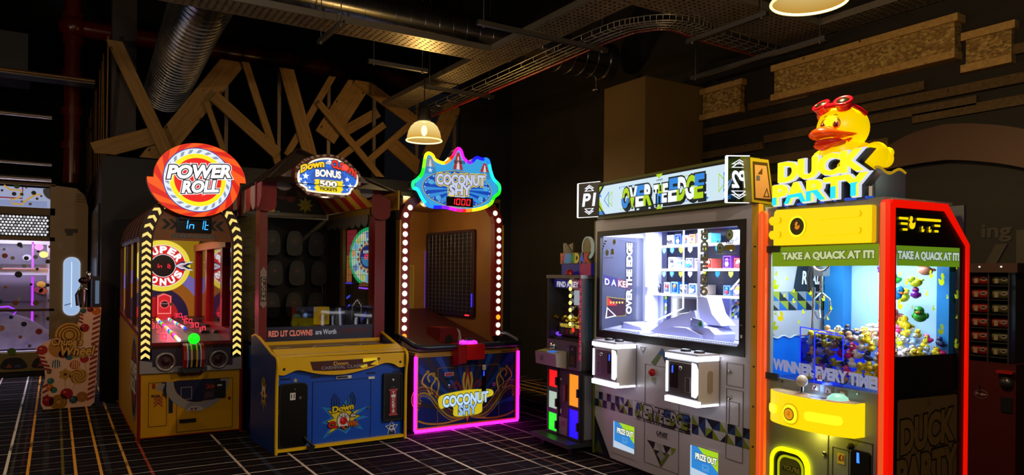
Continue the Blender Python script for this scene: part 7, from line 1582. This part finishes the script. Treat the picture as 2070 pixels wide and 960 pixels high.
    yf = lambda x: -.05-.11*math.sqrt(max(0, 1-((x-.01)/.30)**2))
    b = B(); fr = [(x, yf(x)) for x in xs]+[(.295, 0), (-.28, 0)]
    b.polyz(fr, .665, .845, YG, YG, smooth=False); b.build('control_shelf', t)
    b = B(); b.polyz([(x, yf(x)+.008) for x in xs]+[(.288, 0), (-.273, 0)], .8455, .8475, mat('#b9a890', .4)); b.build('shelf_top', t)
    def on_front(x): return yf(x)
    b = B()
    def pad(x0, x1, z0, z1, m, d):
        pts = rrect(x0, x1, z0, z1, (z1-z0)*.45); b.add([(x, yf(x)-d, z) for x, z in pts]+[(x, yf(x)+.002, z) for x, z in pts], [tuple(range(len(pts)))]+[(i, (i+1) % len(pts), len(pts)+(i+1) % len(pts), len(pts)+i) for i in range(len(pts))], m)
    pad(-.265, -.175, .72, .77, YG2, .012); pad(.045, .25, .725, .775, YG2, .012); pad(-.12, .0, .68, .80, YGd, .006); pad(-.112, -.008, .688, .792, YG2, .011); b.build('shelf_pads', t)
    b = B(); y0 = yf(-.06)-.014; b.flat(circ(-.06, .74, .036, n=24), y0, mat('#5a5414', .4)); b.flat(circ(-.06, .74, .031, n=24), y0-.001, glow('#f09a10', .9)); b.flat(duck_shape(-.06, .742, .024, True), y0-.002, glow('#e07808', .8)); b.build('shelf_badge', t)
    b = B(); b.cyl((-.04, -.09, .847), (-.04, -.09, .90), .01, CHROME, 10); b.lathe([(.045, 0), (.04, .006), (.012, .012)], (-.04, -.09, .847), mat('#b89a70', .4)); b.ball((-.04, -.09, .925), (.032, .032, .034), mat('#d8cfc4', .3)); b.build('joystick', t)
    b = B(); b.lathe([(.0, .04), (.03, .036), (.052, .018), (.056, 0)], (.185, -.075, .847), glow('#a8f0d0', .95)); b.lathe([(.06, .0), (.06, .006), (.05, .008)], (.185, -.075, .845), glow('#f09a8a', .7)); b.build('push_button', t)
    b = B(); b.box(.03, .12, -.11, -.06, .8475, .849, mat('#3a3440', .4)); b.box(-.22, -.13, -.1, -.04, .8475, .849, mat('#c8c0a0', .4)); b.build('shelf_labels', t)
    for x0, z0 in ((-.055, .862), (.035, .858), (.125, .852)):
        b = B(); b.flat([(x0, z0), (x0+.06, z0), (x0+.06, z0+.045), (x0, z0+.045)], -.003, mat('#8a6a58', .4)); b.flat([(x0+.008, z0+.008), (x0+.052, z0+.008), (x0+.045, z0+.03), (x0+.02, z0+.036)], -.004, mat('#d8c8b8', .4)); b.flat([(x0+.02, z0+.01), (x0+.03, z0+.01), (x0+.03, z0+.025), (x0+.02, z0+.025)], -.005, mat('#7a1c1c', .4)); b.build('price_sticker', t)
    # prize door
    b = B(); P0 = rrect(-.335, -.055, .05, .50, .09); P1 = rrect(-.315, -.075, .07, .48, .075); P2 = rrect(-.30, -.09, .085, .465, .065)
    b.ring(P0, P1, -.02, .0, glow('#f2f200', 3.5)); b.ring(P1, P2, -.012, 0, DARK); b.build('prize_door_frame', t)
    b = B(); b.poly(rrect(-.30, -.09, .085, .465, .065), .0, .003, mat('#8a8a2c', .3)); b.ring(rrect(-.29, -.1, .095, .455, .06), rrect(-.278, -.112, .105, .443, .052), -.006, 0, glow('#c8d000', .8)); b.flat([(-.25, .365), (-.12, .375), (-.12, .40), (-.25, .395)], -.003, DARK); b.text("YOU'RE", -.245, -.125, .37, .395, -.005, mat('#a8a23a', .4), .03); b.build('prize_door', t)
    b = B(); b.ring([(.065, .05), (.345, .05), (.345, .64), (.065, .64)], [(.069, .054), (.341, .054), (.341, .636), (.069, .636)], -.004, .001, mat('#3c423c', .4)); b.ring([(.095, .40), (.20, .40), (.20, .575), (.095, .575)], [(.098, .403), (.197, .403), (.197, .572), (.098, .572)], -.003, .001, mat('#3c423c', .4)); o = b.build('coin_door', t)
    b = B(); b.flat([(.13, .49), (.175, .49), (.175, .55), (.13, .55)], -.004, mat('#d8c058', .4)); b.text('£1', .138, .168, .51, .54, -.005, mat('#8a2a1c', .4), .03); b.build('price_label', o)
    b = B(); b.poly(rrect(.225, .335, .33, .59, .02), -.02, .0, mat('#08080a', .35)); b.flat([(.262, .525), (.28, .525), (.277, .58), (.262, .58)], -.021, glow('#3070ff', 2.2)); b.build('card_reader', o)
    b = B(); b.lathe([(.018, 0), (.018, -.02), (.01, -.024), (0, -.024)], (.215, 0, .60), DARK, 'y', 14); b.lathe([(.013, 0), (.013, -.012), (.005, -.014), (0, -.014)], (.045, 0, .525), CHROME, 'y', 14); b.build('lock', o)
    # topper
    b = B(); zt = 1.93; wav = [(.30-.6*i/48, 2.085+.014*math.sin(i*.3)) for i in range(49)]
    b.poly([(-.30, zt), (.30, zt)]+wav, .05, .30, mat('#566270', .4)); b.box(-.38, .38, .02, .60, 1.92, 1.935, GM); b.build('topper_base', t)
    for side in (.303, -.303):
        b = B()
        pts = [(.05+i*.25/40, 2.085+.014*math.sin(i*.22+.8)) for i in range(41)]
        b.T = right_side(side) if side > 0 else left_side(side)
        q = [(y if side > 0 else -y, z) for y, z in pts]; b.tube([(a, 0, c+.004) for a, c in q], .008, glow('#d8a800', .55), 6); b.flat([(a, c) for a, c in q]+[(q[-1][0], 1.935), (q[0][0], 1.935)], -.001, mat('#566270', .4)); b.build('topper_wave', t)
    b = B(); b.poly([(.20, 1.93), (.29, 1.93), (.29, 2.03), (.22, 2.03)], .02, .045, glow('#e8c9a0', .5)); b.flat([(.245, 1.985), (.255, 1.985), (.255, 1.995), (.245, 1.995)], .018, WHITE); b.build('topper_bracket', t)
    # 3-D letters
    YL, CY, WE, SH = glow('#fff010', 1.1), glow('#10e4f8', 1.05), glow('#e8ecff', .85), mat('#232838', .4)
    def block(body, x0, x1, z0, z1, split=None, tilt=0):
        b = B(); wp = lambda x, z: (x, z+tilt*(x+.28))
        b.text(body, x0+.012, x1+.018, z0-.010, z1-.006, -.012, SH, .05, depth=.05, warp=wp)
        b.text(body, x0, x1, z0, z1, -.030, WE, .05, depth=.02, warp=wp)
        b.text(body, x0, x1, z0, z1, -.048, YL, .016, depth=.02, warp=wp)
        b.build('sign_letters', t)
        if split:
            zc = z0+(z1-z0)*split
            for ch_ in (0,):
                c = B(); c.text(body, x0, x1, z0, z1, -.0492, CY, .016, warp=wp, halves=((-.06, 1, zc-.06*(x0+x1)/2+tilt*(x0+.28+(x1-x0)/2)),)); c.build('letter_water', t)
    block('DUCK', -.265, .285, 2.075, 2.185, None, .015); block('PARTY', -.305, .31, 1.945, 2.055, .5, .012)
    b = B(); b.box(-.30, .30, -.01, .05, 1.93, 1.945, glow('#1850c8', .8)); b.build('sign_glow_base', t)
    light('machine_light', 'POINT', (.02, .02, 2.0), .8, (.75, .85, 1), t, shadow_soft_size=.03); light('machine_light', 'POINT', (.40, .06, 2.04), .35, (.9, .95, .6), t, shadow_soft_size=.03)
    light('machine_light', 'AREA', (0, .25, 1.66), 12, (.75, .95, 1), t, shape='RECTANGLE', size=.6, size_y=.3)
    light('machine_light', 'POINT', (.385, .04, 1.5), 1.6, (.9, .97, 1), t, shadow_soft_size=.02); light('machine_light', 'POINT', (.385, .04, 1.25), 1.2, (.9, .97, 1), t, shadow_soft_size=.02)  # two added point lights that brighten the near sides of the ducks
    light('machine_light', 'POINT', (.02, -.06, .63), .9, (1, .85, .1), t, shadow_soft_size=.04); light('machine_light', 'POINT', (.0, -.03, .885), .25, (.3, .5, 1), t, shadow_soft_size=.03)
    light('machine_light', 'POINT', (-.05, .10, .95), 1.2, (.15, .2, 1), t, shadow_soft_size=.03)
    light('machine_light', 'POINT', (-.28, .35, 1.0), .8, (.1, .35, 1), t, shadow_soft_size=.03)
duck_machine()
# big rubber duck on the topper
def topper_duck():
    t = thing('rubber_duck', 'big glowing yellow rubber duck wearing red goggles on top of the machine', 'duck', DKM @ Vector((-.02, .20, 2.09)), -87)
    YB = litmat('#f8d800', '#ffd800', .72, .35); YB2 = litmat('#f0c000', '#ffc000', .6, .35); OR = mat('#e0440a', .3); ORd = glow('#d81c08', .5)
    b = B(); b.ball((0, .07, .105), (.18, .18, .115), YB2, 32, 16); b.ball((0, .20, .10), (.08, .07, .055), YB2, 16, 10); b.ball((0, -.01, .14), (.12, .12, .12), YB, 24, 12); b.build('body', t)
    for s in (-1, 1):
        b = B(); b.ball((s*.16, .07, .115), (.05, .12, .08), YB, 20, 10, Matrix.Rotation(R(12), 3, 'X')); b.ball((s*.165, .16, .11), (.04, .065, .055), YB, 16, 8); b.ball((s*.165, .19, .145), (.03, .045, .032), YB, 12, 8); b.build('wing', t)
    b = B(); b.ball((0, 0, .285), (.143, .143, .138), YB, 36, 20); b.build('head', t)
    b = B()
    up = smooth_loop([(-.122, -.075), (-.095, -.155), (-.06, -.225), (0, -.262), (.06, -.225), (.095, -.155), (.122, -.075), (.06, -.09), (-.06, -.09)], 4)
    def bill(zs, k, m, tip, zm):
        n = len(up); v = []
        for f, z in zs:
            for x, y in up:
                q = abs(x/.122); fw = max(0, -.09-y)/.17
                v.append((x*f*k, -.09+(y+.09)*f*k, zm+.022*q**2+(z-zm)*(1-.8*min(1, q)**2)+tip*fw**1.5))
        L_ = len(zs)
        fs = [(a*n+q, a*n+(q+1) % n, (a+1)*n+(q+1) % n, (a+1)*n+q) for a in range(L_-1) for q in range(n)]+[tuple(range(n)), tuple(range(L_*n-1, (L_-1)*n-1, -1))]
        b.add(v, fs, m, True)
    BO = litmat('#e8480c', '#ff4a08', .35, .25)
    bill(((.86, .204), (1.0, .210), (1.03, .224), (.92, .246), (.66, .264), (.3, .276)), 1.06, BO, .008, .205); b.build('upper_bill', t)
    b = B(); bill(((.7, .140), (.9, .146), (.95, .156), (.85, .164)), .92, BO, -.004, .195); b.build('lower_bill', t)
    b = B(); b.ball((0, -.125, .188), (.085, .085, .026), ORd, 20, 8); b.build('mouth', t)
    b = B(); HC = Vector((0, 0, .285))
    for s in (-1, 1):
        n = Vector((s*.29, -.95, .06)).normalized(); q = n.to_track_quat('Z', 'Y').to_matrix()
        b = B(); b.ball(HC+n*.139, (.025, .031, .006), mat('#e8c020', .4), 16, 6, q); b.ball(HC+n*.142+Vector((-.002*s, 0, -.004)), (.016, .021, .006), mat('#4a200c', .2), 14, 6, q); b.ball(HC+n*.148+Vector((.002, 0, .005)), (.004, .005, .003), WHITE, 8, 5, q); b.build('eye', t)
    b = B()
    for s in (-1, 1):
        for k, dx in enumerate((-.014, 0.0, .014)):
            p0 = Vector((s*.29+dx*4, -.95, .24)).normalized(); p1 = Vector((s*.29+dx*6.5, -.95, .34)).normalized(); b.tube([HC+p0*.142, HC+p1*.143], .0013, mat('#6a4a0a', .5), 5)
        b.tube([HC+Vector((s*(.16+.03*k), -.95, .42+.06*math.sin(k*.63))).normalized()*.143 for k in range(6)], .002, mat('#5a3c08', .5), 5)
    b.build('lashes', t)
    # goggles pushed up on the head
    RG = mat('#d00c24', .2, 0, 'paint', .5, .6); RG2 = RG
    g = B(); AXS = []
    for s in (-1, 1):
        c = Vector((s*.066, -.105, .405)); ax = Vector((s*.16, -.60, .76)).normalized(); AXS.append((c, ax))
        g.cyl(c-ax*.03, c+ax*.016, .040, RG, 24, .050); u = ax.orthogonal().normalized(); w = ax.cross(u); g.tube([c+ax*.016+(u*math.cos(2*PI*i/24)+w*math.sin(2*PI*i/24))*.044 for i in range(24)], .010, RG, 8, True)
    g.cyl((-.03, -.125, .40), (.03, -.125, .40), .016, RG, 12); g.build('goggles', t)
    g = B()
    for s in (-1, 1): g.tube([(s*.105, -.085, .392), (s*.128, -.04, .37), (s*.14, 0, .345)], .012, RG, 8)
    g.build('goggle_strap', t)
    for c, ax in AXS: B().ball(c+ax*.014, (.038, .038, .018), mat('#1c1a0c', .22, 0, 'paint', .4), 20, 10, ax.to_track_quat('Z', 'Y').to_matrix()).build('goggle_lens', t)
topper_duck()
# rubber ducks: larger ones hung inside, small ones in the heap
def duck_mesh(c, c2, bill, s):
    b = B(); b.ball((0, .008*s*0, .0), (.42*s, .52*s, .36*s), c, 12, 7); b.ball((0, -.28*s, .42*s), (.32*s, .32*s, .30*s), c2, 12, 7); b.ball((0, -.58*s, .36*s), (.17*s, .16*s, .07*s), bill, 8, 5); b.ball((0, .50*s, .14*s), (.16*s, .2*s, .12*s), c, 8, 5)
    for q in (-1, 1): b.ball((q*.17*s, -.54*s, .52*s), .055*s, BLACK, 6, 4); b.ball((q*.40*s, .08*s, .06*s), (.10*s, .3*s, .2*s), c, 8, 5)
    return b
BIGS = [((.10, .52, 1.50), '#2f9a3a', .06, 'green rubber duck hung high inside the front window'), ((.16, .50, 1.40), '#b8b81c', .075, 'large olive yellow rubber duck hung in the front window below the green one'), ((.12, .50, 1.285), '#8a3a34', .075, 'brown red rubber duck hung low in the front window'), ((.02, .50, 1.555), '#3a2a9c', .04, 'small violet rubber duck at the top of the front window'), ((.10, .47, 1.56), '#3a3ab8', .035, 'small indigo rubber duck beside the violet one at the top of the front window'),
        ((.33, .44, 1.555), '#d88a7a', .075, 'pink rubber duck hung high in the side window'), ((.34, .35, 1.485), '#b8c81c', .06, 'lime rubber duck below the pink one in the side window'), ((.33, .36, 1.42), '#7a1ca8', .055, 'purple rubber duck hung in the middle of the side window'), ((.32, .20, 1.425), '#2a8ae0', .08, 'bright blue rubber duck hung upright in the side window'), ((.33, .40, 1.30), '#2f9a2c', .085, 'large green rubber duck hung low in the side window'), ((.36, .23, 1.26), '#d8c81c', .065, 'yellow rubber duck low in the side window beside the large green one'), ((.35, .10, 1.33), '#c8c024', .04, 'small yellow rubber duck near the front edge of the side window'), ((.35, .06, 1.54), '#3a34b8', .035, 'small blue rubber duck at the top front corner of the side window'), ((.34, .07, 1.20), '#6a3ab0', .04, 'small purple rubber duck at the low front corner of the side window'), ((.34, .23, 1.60), '#3aa0d8', .045, 'sky blue rubber duck at the top of the side window')]
rr = random.Random(11)
for p, c, s, lab in BIGS:
    o = duck_mesh(mat(c, .25), mat(c, .25), mat('#d8742a', .3), s).build('rubber_duck'); o.matrix_world = DKM @ Matrix.Translation(p) @ Matrix.Rotation(R(rr.uniform(-70, 70)), 4, 'Z') @ Matrix.Rotation(R(rr.uniform(-25, 25)), 4, 'X'); tag(o, lab, 'duck', 'larger rubber ducks hung inside the machine')
KINDS_ = [('white', '#d8d8e4', '#e8e8ee', '#d8b08a'), ('yellow', '#d8c420', '#e8d830', '#d86a1c'), ('pink', '#e02a80', '#f05aa0', '#f0c0a0'), ('tan', '#c89a70', '#d8b088', '#b8683a'), ('pale blue', '#8aa8d8', '#a8c4e8', '#d8b060'), ('navy', '#20306a', '#2a3c80', '#d8a040')]
proto = {}
for nm, c, c2, bl in KINDS_: proto[nm] = duck_mesh(mat(c, .35), mat(c2, .35), mat(bl, .4), .05)
meshes = {}
spots = []
def top(x, y): return 1.165+.05*math.sin(x*9+1)+.03*math.cos(y*11)
pitch = .058
for iz in range(6):
    for ix in range(10):
        x = -.12+ix*pitch+(.5*pitch if iz % 2 else 0); z = .935+iz*.048
        if x < .37 and z < top(x, .06): spots.append((x, .065, z))
for iz in range(1, 6):
    for iy in range(1, 9):
        y = .065+iy*pitch; z = .935+iz*.048+.02
        if y < .55 and z < top(.36, y)+.01: spots.append((.365, y, z))
for ix in range(9):
    for iy in range(1, 9):
        x = -.12+ix*pitch+(.5*pitch if iy % 2 else 0); y = .065+iy*pitch
        if x < .335 and y < .56: spots.append((x, y, top(x, y)-.012))
rr = random.Random(21)
names = ['white']*4+['yellow']*4+['pink']*2+['tan']*3+['pale blue']*2+['navy']*2
for i, p in enumerate(spots):
    nm = rr.choice(names)
    if nm not in meshes:
        o = proto[nm].build('toy_duck'); meshes[nm] = o
    else:
        o = meshes[nm].copy(); COL.objects.link(o)
    q = Matrix.Translation((p[0]+rr.uniform(-.008, .008), p[1]+rr.uniform(-.006, .006), p[2]+rr.uniform(-.006, .006))) @ Matrix.Rotation(rr.uniform(-1.6, 1.6), 4, 'Z') @ Matrix.Rotation(rr.uniform(-.9, .5), 4, 'X')
    o.matrix_world = DKM @ q
    tag(o, 'small %s toy duck in the heap inside the tall duck prize machine' % nm, 'toy duck', 'small %s toy ducks in the heap' % nm)

# ================================================================ crisp vending machine by the plank-clad wall
def crisps():
    t = thing('vending_machine', 'dim red vending machine stacked with snack tubes by the plank-clad wall', 'vending machine', (5.55, 2.70, 0), -90)
    RD = mat('#3c0c0a', .4); DR = mat('#220807', .45)
    b = B(); b.box(-.42, .29, .02, .45, .03, .93, RD); b.box(-.42, .29, .40, .45, .93, 1.56, DR); b.box(-.43, .30, .0, .45, 1.56, 1.625, mat('#3a2420', .4)); b.box(-.40, .27, .05, .40, 0, .03, BLACK); b.build('cabinet', t)
    for x in (-.42, -.03, .105, .235): B().box(x, x+.008, .02, .40, .93, 1.56, mat('#4a4442', .4, .6, 'metal')).build('divider', t)
    b = B()
    for k in range(6): b.box(-.03, .24, .03, .38, .965+k*.1, .969+k*.1, mat('#4a4442', .4, .6, 'metal'))
    b.build('tube_rack', t)
    b = B(); b.flat([(-.42, .93), (.29, .93), (.29, 1.56), (-.42, 1.56)], .012, GLASS); b.build('front_glass', t)
    B().cyl((.06, -.02, .74), (.06, -.02, .80), .006, CHROME, 8).build('handle', t)
    b = B(); b.lathe([(.04, 0), (.04, -.02), (0, -.025)], (.235, .02, .80), mat('#3c3c40', .3, .6, 'metal'), 'y', 20); b.poly(rrect(.18, .285, .865, .885, .008), -.02, .02, mat('#8a1810', .3)); b.build('coin_mech', t)
    B().box(.20, .27, .01, .018, .60, .70, BLACK).build('return_slot', t)
    b = B(); b.flat(circ(.07, .70, .045, .032, 24), .018, mat('#5c4a4c', .4)); b.flat(circ(.07, .70, .04, .027, 24), .017, RD); b.text('Pringles', .038, .102, .69, .71, .0155, mat('#8a7a6a', .4), .02); b.build('brand_oval', t)
    for x in (.06, .20): B().cyl((x, -.005, 1.60), (x, 0, 1.60), .006, glow('#ffffff', 1), 8).build('light_dot', t)
crisps()
VM = Matrix.Translation((5.55, 2.70, 0)) @ Matrix.Rotation(R(-90), 4, 'Z')
rows = ['topmost', 'second', 'third', 'fourth', 'fifth', 'sixth']
for col, (x, c, cn) in enumerate(((.04, '#7a1612', 'red'), (.173, '#3a3c22', 'olive'))):
    for r in range(6):
        z = 1.506-r*.1
        t = thing('snack_tube', '%s snack tube, %s in its column of the vending machine' % (cn, rows[r]), 'snack tube', VM @ Vector((x, .05, z)), -90, 'snack tubes in the vending machine')
        B().cyl((-.055, .04, 0), (.05, .04, 0), .036, mat(c if r != 3 or col == 0 else '#6a1614', .4), 20).build('tube', t)
        B().cyl((.05, .04, 0), (.057, .04, 0), .037, mat('#8a847c', .4), 20).build('lid', t)
        b = B(); b.flat(circ(.022, .008, .02, .014, 14), .0025, mat('#8a7a70', .4)); b.flat(circ(.022, .009, .015, .006, 10), .0015, BLACK); b.flat([(-.04, -.02), (-.015, -.02), (-.015, .018), (-.04, .018)], .0022, mat('#8a7a62', .4)); b.build('print', t)
# wall lettering and sign behind
b = B(); b.T = Matrix(((0, 1, 0, 6.045), (-1, 0, 0, 0), (0, 0, 1, 0), (0, 0, 0, 1)))
WL = mat('#2c251c', .6)
b.text('ing', -2.86, -2.66, 1.80, 1.93, -.002, WL, .01); tag(b.build('wall_lettering'), 'faint wall letters reading "ing" above the vending machine', 'lettering')
b = B(); b.T = Matrix(((0, 1, 0, 6.04), (-1, 0, 0, 0), (0, 0, 1, 0), (0, 0, 0, 1))); b.poly([(-2.86, 1.58), (-2.78, 1.58), (-2.68, 1.78), (-2.76, 1.78)], -.004, 0, WL)
tag(b.build('wall_graphic'), 'faint slanted bar painted on the wall above the vending machine', 'wall graphic')
b = B(); b.T = Matrix(((0, 1, 0, 6.04), (-1, 0, 0, 0), (0, 0, 1, 0), (0, 0, 0, 1))); b.poly([(-2.62, 1.55), (-2.52, 1.55), (-2.52, 1.88), (-2.62, 1.88)], -.004, 0, WL)
tag(b.build('wall_graphic'), 'faint upright bar painted on the wall above the vending machine', 'wall graphic')
